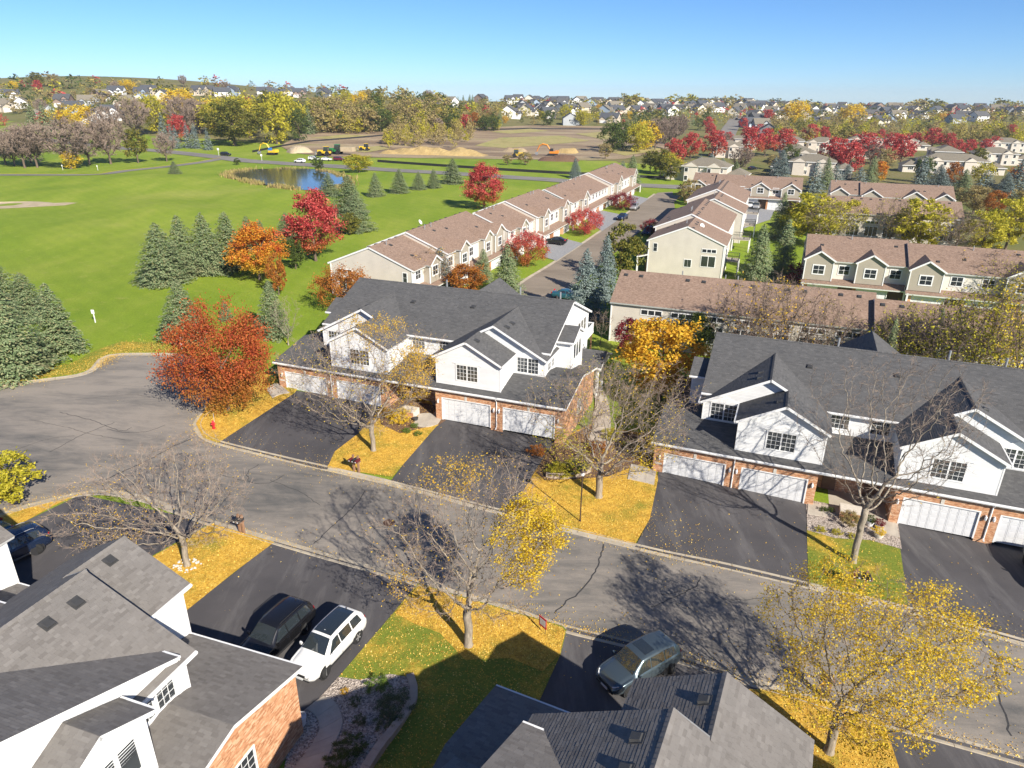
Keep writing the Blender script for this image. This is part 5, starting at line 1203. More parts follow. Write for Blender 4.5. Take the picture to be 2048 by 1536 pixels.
def leafy(bx, by, hw, yt, mat, label, proto='a', name='maple_tree', cat='tree', group=None, trunk=True):
    p, H, hb, Rx = pdims(bx, by, bx - hw, bx + hw, yt, by - 2); tm, cm = CRN[proto]; h0, r0_ = CDIM[proto]
    root = empty(name, p, RND.uniform(0, 6.28), label=label, cat=cat, group=group); sc = (Rx / r0_ * 0.92, Rx / r0_ * 0.92, H / h0)
    if trunk: link('trunk', tm, root, scale=sc)
    link('crown', cm, root, scale=sc, mat=MAT[mat]); return root
Lf = leafy
Lf(632, 522, 58, 384, 'leaf_crimson', 'big crimson maple beside the beige townhouse end wall', 'a'); Lf(520, 560, 58, 450, 'leaf_orange', 'orange maple with yellow lower leaves in the field', 'a'); Lf(968, 420, 41, 329, 'leaf_crimson', 'crimson maple on the green right of the pond', 'a')
Lf(458, 822, 112, 612, 'leaf_crab', 'wide red-orange tree at the cul-de-sac corner', 'crab', 'crab_apple_tree')
Lf(558, 590, 22, 505, 'leaf_rust', 'pinkish brown small tree below the orange maple', 'c', 'small_tree'); Lf(592, 538, 22, 478, 'leaf_green', 'round green ornamental tree between the two maples', 'c', 'small_tree')
Lf(1056, 534, 46, 464, 'leaf_crimson', 'red and orange tree before nearest townhouse garages', 'low', 'crab_apple_tree'); Lf(1170, 470, 38, 418, 'leaf_crimson_pure', 'dark red round tree before the middle townhouse', 'low', 'crab_apple_tree'); Lf(1243, 420, 32, 386, 'leaf_burgundy', 'burgundy round tree before the farthest townhouse', 'low', 'crab_apple_tree')
Lf(935, 598, 44, 527, 'leaf_rust', 'rust orange shrub tree peeking over left white roof', 'b', 'small_tree'); Lf(690, 622, 62, 538, 'leaf_rust', 'rust brown thicket at the beige townhouse corner', 'low', 'small_tree')
Lf(1318, 800, 96, 636, 'leaf_amber', 'large amber tree between the white houses and brown roof', 'b'); Lf(1262, 720, 40, 636, 'leaf_burgundy', 'burgundy tree behind the large amber tree', 'b', 'small_tree'); Lf(1238, 560, 42, 444, 'leaf_olive', 'olive green tree right of the tall blue spruce', 'c', 'small_tree')
Lf(1390, 715, 42, 624, 'leaf_green', 'dark green tree right of the amber tree', 'b', 'small_tree'); Lf(1320, 350, 22, 296, 'leaf_olive', 'small olive tree near the street end', 'c', 'small_tree'); Lf(1375, 410, 26, 358, 'leaf_tan', 'tan tree left of farthest brown-roofed townhouse', 'c', 'small_tree'); Lf(1340, 362, 22, 315, 'leaf_olive', 'olive tree before the street end lawn', 'c', 'small_tree')
Lf(1608, 580, 48, 528, 'leaf_burgundy', 'wide dark red shrub left of olive gabled townhouse', 'shr', 'shrub'); Lf(1300, 470, 20, 438, 'leaf_burgundy', 'burgundy shrub at the corner of the beige townhouse', 'shr', 'shrub'); Lf(700, 470, 22, 425, 'leaf_olive', 'olive shrub under the spruces right of crimson maple', 'c', 'small_tree')
Lf(718, 345, 32, 308, 'leaf_yellowgreen', 'yellow-green willow at the right end of the pond', 'b', 'willow_tree'); Lf(637, 343, 13, 313, 'leaf_green', 'small green tree on the far pond shore', 'c', 'small_tree'); Lf(474, 330, 7, 316, 'leaf_green', 'little green bush at the junction by the pond', 'c', 'small_tree')
Lf(22, 1010, 62, 905, 'leaf_yellowgreen', 'yellow-green tree at left edge above the parked cars', 'c', 'small_tree')
# yellow-green trees around the right-hand townhouses
yl = [(1622, 492, 62, 385, 'leaf_yellowgreen'), (1690, 478, 40, 400, 'leaf_yellowgreen'), (1832, 505, 58, 396, 'leaf_yellowgreen'), (1960, 512, 44, 420, 'leaf_yellowgreen'), (2010, 500, 48, 395, 'leaf_yellowgreen'), (2040, 470, 40, 370, 'leaf_tan'), (1790, 480, 26, 430, 'leaf_rust'), (1985, 440, 26, 380, 'leaf_rust'), (1945, 428, 40, 370, 'leaf_tan'), (1720, 420, 30, 375, 'leaf_tan')]
for i, (bx, by, hw, yt, m) in enumerate(sorted(yl)): Lf(bx, by, hw, yt, m, ordw(i) + ' from left of autumn trees between right-hand townhouses', 'b' if i % 2 else 'c', 'autumn_tree', group='autumn trees between the right-hand townhouses')
THIN = []
for k in range(3):
    P_, par_ = colonize(60 + k, 9.0, 2.0, 3.4, 1.8, 700, dk=0.6, vase=0.7); rg_ = np.random.default_rng(k); mb_, tw_, tips_ = skeleton_mesh(P_, par_, 0.14, rg_, 2, 0.7, tipr=0.012, tw_r=0.015)
    m_ = rg_.random(len(tips_)); THIN.append((mb_.mesh('trunk', [MAT['bark_brown']], True), quads_mesh('twigs', tw_, [MAT['twig_bark']], 3), [quads_mesh('leaves', leaf_quads(np.repeat(tips_[m_ < f_], 3, 0), 0.10, rg_, 0.22), [MAT['leaf_gold']]) for f_ in (0.03, 0.10, 0.24)]))
FTHIN = []
for k in range(3):
    P_, par_ = colonize(80 + k, 9.0, 1.6, 3.6, 1.6, 420, dk=0.8, vase=0.8); rg_ = np.random.default_rng(k + 9); mb_, tw_, tips_ = skeleton_mesh(P_, par_, 0.2, rg_, 4, 1.0, tipr=0.03, tw_r=0.05)
    FTHIN.append((mb_.mesh('trunk', [MAT['bark_brown']], True), quads_mesh('twigs', tw_, [MAT['twig_bark']], 3)))
def thin_tree(bx, by, x0, x1, yt, lf, fr, label, k):
    p, H, hb, Rx = pdims(bx, by, x0, x1, yt, by - 2); tm, wm, lm = THIN[k % 3]; sc = (Rx / 3.4, Rx / 3.4, H / 9.0)
    root = empty('half_bare_tree', p, RND.uniform(0, 6.28), label=label, cat='tree', group='thin half bare trees behind the white houses')
    link('trunk', tm, root, scale=sc); tag(link('twigs', wm, root, scale=sc), kind='stuff'); tag(link('leaves', lm[0 if fr < 0.13 else 1 if fr < 0.35 else 2], root, scale=sc, mat=MAT[lf]), kind='stuff')
gapM = Matrix.Translation((25.4, 44.3, 0)) @ Matrix.Rotation(R(90 - 111.76), 4, 'Z')
def gap_px(cx, v):       # ground pixel behind the right white house (v metres behind its front) under photo column cx
    u = min(((abs(pix((gapM @ Vector((k * 0.25, v, 3.0))).to_tuple())[0] - cx), k * 0.25) for k in range(-80, 160)))[1]
    q = gapM @ Vector((u, v, 0)); return pix((q.x, q.y, T(q.x, q.y)))
def gap(cx, v, hw, yt, lf, fr): a, b = gap_px(cx, v); return (a, b, a - hw, a + hw, yt, 0, lf, fr)
for i, (bx, by, x0, x1, yt, yb, lf, fr) in enumerate(sorted([gap(1500, 24, 85, 556, 'leaf_gold', 0.10), gap(1552, 25, 80, 552, 'leaf_gold', 0.08), gap(1650, 25, 60, 600, 'leaf_tan', 0.08), gap(1800, 25, 70, 610, 'leaf_yellowgreen', 0.2), gap(1885, 24, 85, 588, 'leaf_yellowgreen', 0.3), gap(1965, 25, 90, 585, 'leaf_yellowgreen', 0.5), gap(2030, 24, 90, 560, 'leaf_yellow', 0.3), gap(1780, 27, 50, 640, 'leaf_olive', 0.4),
        (1960, 620, 1880, 2040, 500, 590, 'leaf_gold', 0.10), (2010, 640, 1940, 2080, 520, 590, 'leaf_yellowgreen', 0.3), (1905, 520, 1860, 1960, 420, 495, 'leaf_tan', 0.05), (1775, 500, 1740, 1815, 395, 470, 'leaf_yellowgreen', 0.12), (1650, 500, 1590, 1700, 400, 475, 'leaf_yellowgreen', 0.25), (868, 590, 825, 910, 495, 570, 'leaf_gold', 0.12)])):
    thin_tree(bx, by, x0, x1, yt, lf, fr, ordw(i) + ' from left of the thin half bare trees behind the white houses', i)
S(*gap_px(1768, 23), 24, 634, 'small evergreen behind the right white house roof', proto=1); S(*gap_px(1856, 26), 20, 612, 'yellowish evergreen among yellow trees at right', proto=1)
# ------------------------------------------------------------------ tan hip-roofed townhouse blocks at mid right
def hip_block(px, py, L, D, label, az=AZ0, eave=5.4, rise=2.6, wall='tan_stucco', roof='shingle_tan', wings=True, seed=0):
    p = hit(px, py); rr = random.Random(seed); root = empty('townhouse_block', (p.x, p.y, T(p.x, p.y)), R(90 - az), label=label, cat='townhouse', group='tan hip-roofed townhouse blocks')
    def hip(x0, x1, y0, y1, z, h, name='roof'):
        o_ = 0.5; x0 -= o_; x1 += o_; y0 -= o_; y1 += o_; w2 = min(x1 - x0, y1 - y0) / 2
        if x1 - x0 > y1 - y0: a, b = (x0 + w2, (y0 + y1) / 2, z + h), (x1 - w2, (y0 + y1) / 2, z + h)
        else: a, b = ((x0 + x1) / 2, y0 + w2, z + h), ((x0 + x1) / 2, y1 - w2, z + h)
        mb = MB(); c = [(x0, y0, z), (x1, y0, z), (x1, y1, z), (x0, y1, z)]
        if x1 - x0 > y1 - y0: fs = [[c[0], c[1], b, a], [c[1], c[2], b], [c[2], c[3], a, b], [c[3], c[0], a]]
        else: fs = [[c[0], c[1], a], [c[1], c[2], b, a], [c[2], c[3], b], [c[3], c[0], a, b]]
        for f in fs: mb.poly(f, 0)
        for i in range(4): q, r_ = c[i], c[(i + 1) % 4]; mb.poly([(q[0], q[1], z - 0.25), (r_[0], r_[1], z - 0.25), r_, q], 1)
        mb.poly([(v[0], v[1], z - 0.25) for v in c[::-1]], 1); mb.build(name, [MAT[roof], MAT['white_trim']], root)
    def body(x0, x1, y0, y1, z): MB().box(x0, x1, y0, y1, -2, z - 0.2).build('wall', MAT[wall], root)
    def gable(cx_, y, z, hw, h, dep):
        mb = MB(); A = [(cx_ - hw, y, z), (cx_ + hw, y, z), (cx_, y, z + h)]; B_ = [(v[0], y + dep, v[2]) for v in A]
        mb.poly([A[0], A[2], B_[2], B_[0]], 0); mb.poly([A[2], A[1], B_[1], B_[2]], 0); mb.poly(A, 1); mb.build('gable_roof', [MAT[roof], MAT[wall]], root)
    body(-L / 2, L / 2, 0, D, eave); hip(-L / 2, L / 2, 0, D, eave, rise)
    for gx in (-L * 0.28, L * 0.22): MB().box(gx - 2.2, gx + 2.2, -1.2, 0.2, -2, eave - 0.2).build('wall', MAT[wall], root); gable(gx, -1.5, eave - 0.2, 2.6, 1.5, 5)
    if wings:
        for sg in (-1, 1):
            xa, xb = sorted((sg * L / 2, sg * (L / 2 + 6.5))); body(xa, xb, 1.0, D - 1, 3.0); hip(xa - (0 if sg > 0 else 0), xb, 0.8, D - 1, 3.0, 2.0, 'wing_roof')
            window(root, (0, 1.0, 0), (1, 0, 0), (xa + xb) / 2 - 1.2, 1.2, 2.0, 1.3, 1, 1, 3, panes=False, trim=0.15)
    n = int(L / 3.4)
    for i in range(n):
        x = -L / 2 + (i + 0.5) * L / n; y = -1.2 if min(abs(x + L * .28), abs(x - L * .22)) < 1.6 else 0.0
        window(root, (0, y, 0), (1, 0, 0), x - 0.55, 3.5, 1.1, 1.25, 1, 1, 2 if i % 2 else 1, panes=False, trim=0.13); window(root, (0, y, 0), (1, 0, 0), x - 0.55, 0.7, 1.1, 1.4, 1, 1, 2 if i % 3 else 1, panes=False, trim=0.13)
    return root
HB = [(1905, 348, 20, 11), (1860, 322, 15, 11), (1620, 352, 13, 12), (1590, 330, 12, 11), (1405, 365, 12, 10), (1560, 300, 12, 11), (1470, 296, 11, 10), (1452, 316, 11, 10), (1690, 312, 13, 10), (2010, 305, 15, 12), (1990, 330, 14, 12), (1730, 298, 15, 11), (1640, 305, 12, 10), (1800, 300, 14, 10)]
for i, (px, py, L, D) in enumerate(sorted(HB)): hip_block(px, py, L * 1.3, D * 1.1, ordw(i) + ' from left of the tan hip-roofed townhouse blocks', az=AZ0 + RND.choice((-3, 0, 4, 90)), wings=i % 3 != 1, seed=i)

# ------------------------------------------------------------------ detached houses on the far hills
def house_meshes(k):
    W, D, eave, rise = [(13, 10, 5.2, 3.4), (11, 12, 5.4, 3.8), (15, 10, 4.2, 3.6)][k]; out = {}
    mb = MB(); mb.box(-W / 2, W / 2, -D / 2, D / 2, -3, eave); mb.poly([(-W / 2, -D / 2, eave), (-W / 2, D / 2, eave), (-W / 2, 0, eave + rise)][::-1]); mb.poly([(W / 2, -D / 2, eave), (W / 2, D / 2, eave), (W / 2, 0, eave + rise)])
    mb.box(-W / 2 + 0.5, -W / 2 + 6.5, -D / 2 - 3.5, -D / 2, -3, eave * 0.6); mb.poly([(-W / 2 + .5, -D / 2 - 3.5, eave * .6), (-W / 2 + 6.5, -D / 2 - 3.5, eave * .6), (-W / 2 + 3.5, -D / 2 - 3.5, eave * .6 + 2)])
    mb.poly([(W / 2 - 5, -D / 2 - 0.3, eave * .5), (W / 2 - 1, -D / 2 - 0.3, eave * .5), (W / 2 - 1, -D / 2 - .3, eave), (W / 2 - 3, -D / 2 - .3, eave + 1.8), (W / 2 - 5, -D / 2 - .3, eave)])
    out['wall'] = mb.mesh('wall', [MAT['house_white']])
    rb = MB(); o = 0.6
    for s_ in (-1, 1):
        q = [(-W / 2 - o, s_ * (D / 2 + o), eave - o * rise / (D / 2)), (W / 2 + o, s_ * (D / 2 + o), eave - o * rise / (D / 2)), (W / 2 + o, 0, eave + rise), (-W / 2 - o, 0, eave + rise)]
        q2 = [(a, b, c - 0.25) for a, b, c in q]; rb.poly(q if s_ < 0 else q[::-1]); rb.poly(q2)
        for i in range(4): rb.poly([q2[i], q2[(i + 1) % 4], q[(i + 1) % 4], q[i]])
    for (cx_, hw, y0, y1, z, h) in ((-W / 2 + 3.5, 3.5, -D / 2 - 4, -D / 2 + 3, eave * .6, 2.2), (W / 2 - 3, 2.5, -D / 2 - .8, 0.5, eave - .1, 2.1)):
        for s_ in (-1, 1): q = [(cx_ + s_ * hw, y0, z), (cx_ + s_ * hw, y1, z), (cx_, y1, z + h), (cx_, y0, z + h)]; rb.poly(q if s_ > 0 else q[::-1])
    out['roof'] = rb.mesh('roof', [MAT['shingle_slate']])
    gd = MB(); gd.box(-W / 2 + 1, -W / 2 + 6, -D / 2 - 3.58, -D / 2 - 3.5, -2.4, 0.0 + eave * .42); out['garage_door'] = gd.mesh('garage_door', [MAT['white_trim']])
    wn = MB(); wn.box(-0.6, 0.6, -0.07, 0.0, 0, 1.4, 0); wn.box(-0.72, 0.72, -0.05, 0.0, -0.12, 1.52, 1); out['window'] = wn.mesh('window', [MAT['window_glass'], MAT['white_trim']])
    out['wpos'] = [(-W / 2 + 2, -D / 2, eave - 2.0), (0.5, -D / 2, 0.9), (W / 2 - 3, -D / 2 - .3, eave - 1.9), (W / 2 - 3, -D / 2 - .3, eave * .15), (-W / 2 + 5, -D / 2, eave - 2.0)]; out['wd'] = (W, D)
    return out
HM = [house_meshes(k) for k in range(3)]
wm = ['house_white', 'house_grey', 'house_blue', 'house_tan', 'house_cream', 'house_slate', 'house_brown', 'house_white', 'house_white', 'house_tan', 'house_cream']
wl = {'house_white': 'white', 'house_grey': 'grey', 'house_blue': 'blue-grey', 'house_tan': 'tan', 'house_cream': 'cream', 'house_slate': 'dark slate', 'house_brown': 'brown'}
rm = [('shingle_slate', 'slate'), ('shingle_dark', 'dark'), ('shingle_tan', 'tan'), ('shingle_slate', 'slate')]
HOUSES = []
def far_house(px, py, rr, sc=1.0, wallm=None):
    p = hit(px, py)
    if any((p.xy - q).length < 15 for q in HOUSES): return None
    HOUSES.append(p.xy.copy()); hm = HM[rr.randrange(3)]; m = wallm or rr.choice(wm); rf, rn = rr.choice(rm)
    root = empty('house', (p.x, p.y, T(p.x, p.y)), rr.choice((0, 0.3, 1.2, -0.5, -1.1, 1.57, 3.14 + 0.4)) + rr.uniform(-.2, .2)); root.scale = (sc,) * 3
    link('wall', hm['wall'], root, mat=MAT[m]); link('roof', hm['roof'], root, mat=MAT[rf]); link('garage_door', hm['garage_door'], root)
    for q in hm['wpos']: link('window', hm['window'], root, loc=q)
    for q in hm['wpos'][:3]: o = link('window', hm['window'], root, loc=(q[0], hm['wd'][1] / 2, q[2])); o.rotation_euler = (0, 0, math.pi)
    for sy in (-1, 1): o = link('window', hm['window'], root, loc=(sy * hm['wd'][0] / 2, 0.8, 2.9)); o.rotation_euler = (0, 0, sy * math.pi / 2)
    return root, px, wl[m], rn
def house_group(specs, gname, phrase, rr):
    L = []
    for s_ in specs:
        r = far_house(*s_[:2], rr, *(s_[2:] if len(s_) > 2 else ()))
        if r: L.append(r)
    L.sort(key=lambda r: r[1])
    for i, (o, px, wn, rn) in enumerate(L): tag(o, '%s house with %s roof, %s from left of %s' % (wn, rn, ordw(i), phrase), 'house', gname)
rr = random.Random(9)
sp = [(8, 222), (45, 215), (75, 212), (100, 232), (20, 198), (60, 196), (130, 212), (150, 226), (180, 210), (215, 232), (205, 200), (235, 192), (262, 190), (285, 196), (300, 190), (322, 192), (250, 212), (232, 240), (195, 245), (330, 200), (400, 190), (420, 188), (445, 192), (465, 190), (485, 192), (530, 190), (550, 193), (575, 190), (600, 194), (620, 194), (648, 194), (668, 196)]
house_group(sp, 'houses on the left hill', 'the houses on the left hill', rr)
sp = [(900, 215, 1.1, 'house_white'), (888, 222, 0.9, 'house_white'), (962, 205), (1020, 208), (1018, 236, 1.1, 'house_white'), (1048, 238, 1.1, 'house_slate'), (1095, 236), (1140, 250), (1165, 225), (1220, 245, 1.0, 'house_tan'), (1125, 215)]
for x in range(1040, 1500, 17): sp += [(x + rr.uniform(-5, 5), 203 + rr.uniform(-2, 3)), (x + 8 + rr.uniform(-5, 5), 214 + rr.uniform(-3, 4)), (x + rr.uniform(-6, 6), 226 + rr.uniform(-3, 5))]
house_group(sp, 'houses on the middle rise', 'the houses on the middle rise', rr)
sp = []
for x in range(1500, 2060, 20): sp += [(x + rr.uniform(-6, 6), 214 + rr.uniform(-2, 3)), (x + 8 + rr.uniform(-6, 6), 226 + rr.uniform(-3, 5))]
for x in range(1505, 1850, 26): sp.append((x + rr.uniform(-6, 6), 240 + rr.uniform(-4, 4)))
sp += [(1640, 258), (1520, 262), (1535, 275, 1.0, 'house_slate'), (1500, 255), (1515, 246), (1760, 252), (1910, 246), (1955, 243, 1.1, 'house_white'), (1925, 240)]
house_group(sp, 'houses on the right rise', 'the houses on the right rise', rr)

# ------------------------------------------------------------------ background trees
def far_tree(px, py, h, kind, rr, wide=1.0):
    p = hit(px, py); root = empty('tree', (p.x, p.y, T(p.x, p.y)), rr.uniform(0, 6.28))
    nm, mat, pr = kind
    if mat == 'leaf_twig':
        tm, wm_ = FTHIN[rr.randrange(3)]; sc = (h / 9 * wide,) * 2 + (h / 9,); link('trunk', tm, root, scale=sc); tag(link('twigs', wm_, root, scale=sc), kind='stuff'); return root, px, nm
    if pr == 'spr': tm, cm = SPR[3]; sc = (h / 10 * wide * 0.9,) * 2 + (h / 10,)
    else: tm, cm = CRN[pr]; sc = (h / CDIM[pr][0] * wide,) * 2 + (h / CDIM[pr][0],)
    link('trunk', tm, root, scale=sc); link('crown', cm, root, scale=sc, mat=MAT[mat]); return root, px, nm
KINDS = {'r': ('crimson tree', 'leaf_crimson_pure', 'f1'), 'rb': ('crimson and rust tree', 'leaf_crimson', 'f1'), 'y': ('yellow tree', 'leaf_yellow', 'f2'), 'yg': ('yellow-green tree', 'leaf_yellowgreen', 'f2'), 'ol': ('olive tree', 'leaf_olive', 'f1'), 'gr': ('green tree', 'leaf_green', 'f2'), 'tn': ('tan tree', 'leaf_tan', 'f3'),
         'tw': ('bare brown tree', 'leaf_twig', 'f3'), 'or': ('orange tree', 'leaf_orange', 'f1'), 'sp': ('dark spruce', 'needle_green', 'spr'), 'sb': ('blue spruce', 'needle_blue', 'spr'), 'ru': ('rust tree', 'leaf_rust', 'f1'), 'wl': ('big olive willow', 'leaf_olive', 'b'), 'gd': ('golden tree', 'leaf_gold', 'f2')}
def tree_group(specs, gname, phrase, rr):
    L = [far_tree(x, y, h, KINDS[k], rr, w_) for (x, y, h, k, w_) in specs]; L.sort(key=lambda r: r[1])
    for i, (o, px, nm) in enumerate(L): tag(o, '%s, %s from left of %s' % (nm, ordw(i), phrase), 'tree', gname)
MASS = []
def tree_mass(specs, rr):
    MASS.extend((x, y, h, k, w_) for (x, y, h, k, w_) in specs)
def build_mass(rr):
    protos = {}
    for k in ('m1', 'm2', 'm3'):
        me = CRN[k][1]; a = np.empty(len(me.vertices) * 3, dtype=np.float32); me.vertices.foreach_get('co', a); protos[k] = a.reshape(-1, 4, 3)
    mats = []; Q = []; mi = []
    for (x, y, h, k, w_) in MASS:
        p = hit(x, y); nm, mat, pr = KINDS[k]; mat = {'leaf_twig': 'leaf_tan', 'leaf_yellow': 'leaf_mutedyellow', 'leaf_gold': 'leaf_mutedyellow', 'leaf_rust': 'leaf_tan'}.get(mat, mat)
        if mat not in mats: mats.append(mat)
        g_ = protos['m3' if (p.y > 620) else ('m1' if rr.random() < .5 else 'm2')]; a = rr.uniform(0, 6.28); c, s_ = math.cos(a), math.sin(a); sx = h / 10 * w_ * (0.45 if pr == 'spr' else 1.0)
        V = np.stack([(g_[..., 0] * c - g_[..., 1] * s_) * sx + p.x, (g_[..., 0] * s_ + g_[..., 1] * c) * sx + p.y, g_[..., 2] * h / 10 + T(p.x, p.y)], -1); Q.append(V); mi += [mats.index(mat)] * len(V)
    me = quads_mesh('distant_wood', np.concatenate(Q), [MAT[m] for m in mats]); me.polygons.foreach_set('material_index', np.array(mi, dtype=np.int32)); me.update()
    tag(link('distant_wood', me), 'distant autumn woods and brush on the hills', 'woods', kind='stuff')
def hpx(px, py, dy):      # metres for a height of dy photo pixels at a base pixel
    p = hit(px, py); return dy * (p - Vector((0, 0, CAMH))).dot(fw) / FPX * 1.04
def sp_px(L): return [(x, y, hpx(x, y, h), k, w_) for (x, y, h, k, w_) in L]
rr = random.Random(21)
tree_group(sp_px([(12, 330, 62, 'tw', 1.2), (30, 332, 60, 'tw', 1.2), (50, 336, 78, 'tw', 1.1), (75, 335, 82, 'tw', 1.1), (62, 326, 60, 'tw', 1.2), (143, 338, 92, 'tw', 1.25), (180, 330, 70, 'tw', 1.2), (222, 328, 85, 'tw', 1.0), (277, 326, 62, 'ol', 0.9), (334, 323, 52, 'tw', 1.0), (145, 338, 36, 'y', 1.1)]), 'trees along the park drive', 'the trees along the park drive', rr)
tree_group(sp_px([(470, 292, 84, 'wl', 1.6), (555, 288, 98, 'yg', 0.75), (600, 282, 62, 'gr', 0.8), (500, 275, 80, 'yg', 1.1), (440, 270, 72, 'yg', 1.2), (155, 262, 50, 'y', 1.5), (318, 268, 74, 'yg', 0.9), (330, 285, 54, 'sb', 1.1), (355, 297, 42, 'sb', 1.1), (345, 292, 40, 'sb', 1.1), (378, 296, 46, 'sb', 1.1), (393, 297, 46, 'sb', 1.1), (418, 300, 40, 'sb', 1.1), (215, 280, 60, 'tw', 1.2),
        (275, 275, 70, 'tw', 1.1), (375, 272, 72, 'tw', 1.1), (400, 268, 60, 'tw', 1.2), (362, 285, 50, 'rb', 0.9), (70, 262, 50, 'sp', 1.4), (95, 265, 55, 'sp', 1.4), (112, 258, 48, 'sp', 1.3), (360, 230, 50, 'y', 1.3), (430, 262, 60, 'y', 1.1), (620, 268, 50, 'sp', 1.3), (545, 262, 70, 'ol', 1.1), (585, 262, 66, 'yg', 1.0)]), 'tall trees behind the main road', 'the tall trees behind the main road', rr)
L = []
for _ in range(150):
    x = rr.uniform(630, 905); top = 232 - 50 * math.exp(-((x - 800) / 95) ** 2); y = rr.uniform(top, 268); L.append((x, y, rr.uniform(9, 15), rr.choice(['ol', 'yg', 'tn', 'tn', 'ol', 'gr', 'y', 'tn', 'tw', 'ol']), rr.uniform(0.8, 1.2)))
tree_group(L[:24], 'wooded knoll', 'the wooded knoll', rr); tree_mass(L[24:], rr)
L = []
for _ in range(60): L.append((rr.uniform(770, 945), rr.uniform(262, 297), rr.uniform(6, 11), rr.choice(['tn', 'tn', 'yg', 'tw', 'tn', 'gd']), rr.uniform(0.6, 0.9)))
tree_mass(L, rr)
L = []
for _ in range(120): L.append((rr.uniform(-10, 700), rr.uniform(165, 262), rr.uniform(6, 12), rr.choice(['ol', 'yg', 'tn', 'tw', 'tw', 'y', 'gr', 'r', 'tn']), rr.uniform(0.9, 1.3)))
for x, y in ((40, 172), (75, 168), (95, 166), (110, 170), (140, 172), (190, 178), (260, 182)): L.append((x, y + 6, 13, rr.choice(['gr', 'ol', 'tn', 'y']), 1.3))
random.Random(1).shuffle(L); tree_group(L[:30], 'trees among the left hill houses', 'trees among left hill houses', rr); tree_mass(L[30:], rr)
L = []
for _ in range(95): L.append((rr.uniform(930, 1500), rr.uniform(205, 252), rr.uniform(4, 8), rr.choice(['ol', 'yg', 'r', 'gr', 'sp', 'ru', 'gd', 'y']), rr.uniform(0.8, 1.2)))
for _ in range(28): L.append((rr.uniform(1255, 1440), rr.uniform(238, 262), rr.uniform(7, 11), rr.choice(['gr', 'sp', 'gr', 'ol']), 1.1))
for x, y, k in ((968, 262, 'gr'), (985, 262, 'gr'), (950, 258, 'ru'), (1000, 250, 'sp'), (930, 262, 'rb'), (1130, 240, 'yg'), (1095, 252, 'gr'), (1165, 252, 'yg'), (1290, 300, 'y'), (1245, 300, 'gr'), (1225, 305, 'gr'), (1275, 305, 'yg'), (1310, 300, 'tw'), (1330, 298, 'tw'), (1350, 290, 'tw')): L.append((x, y, hpx(x, y, 56 if x > 1200 else 30), k, 1.0))
for _ in range(14): L.append((rr.uniform(880, 950), rr.uniform(205, 215), 9, 'sp', 1.1))
tree_group(L[123:] + L[:20], 'trees among the middle houses', 'trees among the middle houses', rr); tree_mass(L[20:123], rr)
L = []
for _ in range(260): L.append((rr.uniform(1540, 2060), rr.uniform(238, 292), rr.uniform(6, 11), rr.choice(['ol', 'yg', 'tn', 'ol', 'tw', 'gd', 'yg', 'tn', 'yg']), rr.uniform(0.9, 1.25)))
tree_mass(L, rr)
L = []
for _ in range(80): L.append((rr.uniform(1480, 2060), rr.uniform(208, 245), rr.uniform(5, 9), rr.choice(['ol', 'yg', 'r', 'gr', 'sp', 'ru', 'r', 'y', 'gd']), rr.uniform(0.8, 1.2)))
for x, h in ((1590, 46), (1700, 40)): L.append((x, 250, hpx(x, 250, h), 'y', 1.2))
tree_group(L[60:], 'trees among the right rise houses', 'trees among right rise houses', rr); tree_mass(L[:60], rr)
L = []
for _ in range(70): L.append((rr.choice([rr.uniform(1330, 1520), rr.uniform(1530, 1650), rr.uniform(1820, 1900), rr.uniform(1990, 2060), rr.uniform(1240, 1300)]), rr.uniform(210, 214), rr.uniform(9, 15), rr.choice(['ol', 'gd', 'tn', 'ol', 'yg']), 1.4))
tree_mass(L, rr)
L = [(rr.uniform(930, 2060), rr.uniform(211, 214), rr.uniform(5, 9), rr.choice(['ol', 'gd', 'tn', 'ol', 'yg']), 1.6) for _ in range(120)]
tree_mass(L, rr)
L = [(rr.uniform(920, 2060), rr.uniform(212, 240), rr.uniform(5, 9), rr.choice(['ol', 'yg', 'tn', 'gr', 'y', 'tn', 'ru', 'ol', 'r']), rr.uniform(.9, 1.3)) for _ in range(420)]
L += [(rr.uniform(-10, 900), rr.uniform(172, 225), rr.uniform(6, 11), rr.choice(['ol', 'yg', 'tn', 'tn', 'gr', 'y']), rr.uniform(1.0, 1.5)) for _ in range(110)]
L += [(rr.uniform(620, 1000), rr.uniform(225, 262), rr.uniform(7, 12), rr.choice(['ol', 'yg', 'tn', 'tn', 'y']), rr.uniform(.9, 1.2)) for _ in range(90)]
tree_mass(L, rr); build_mass(rr)
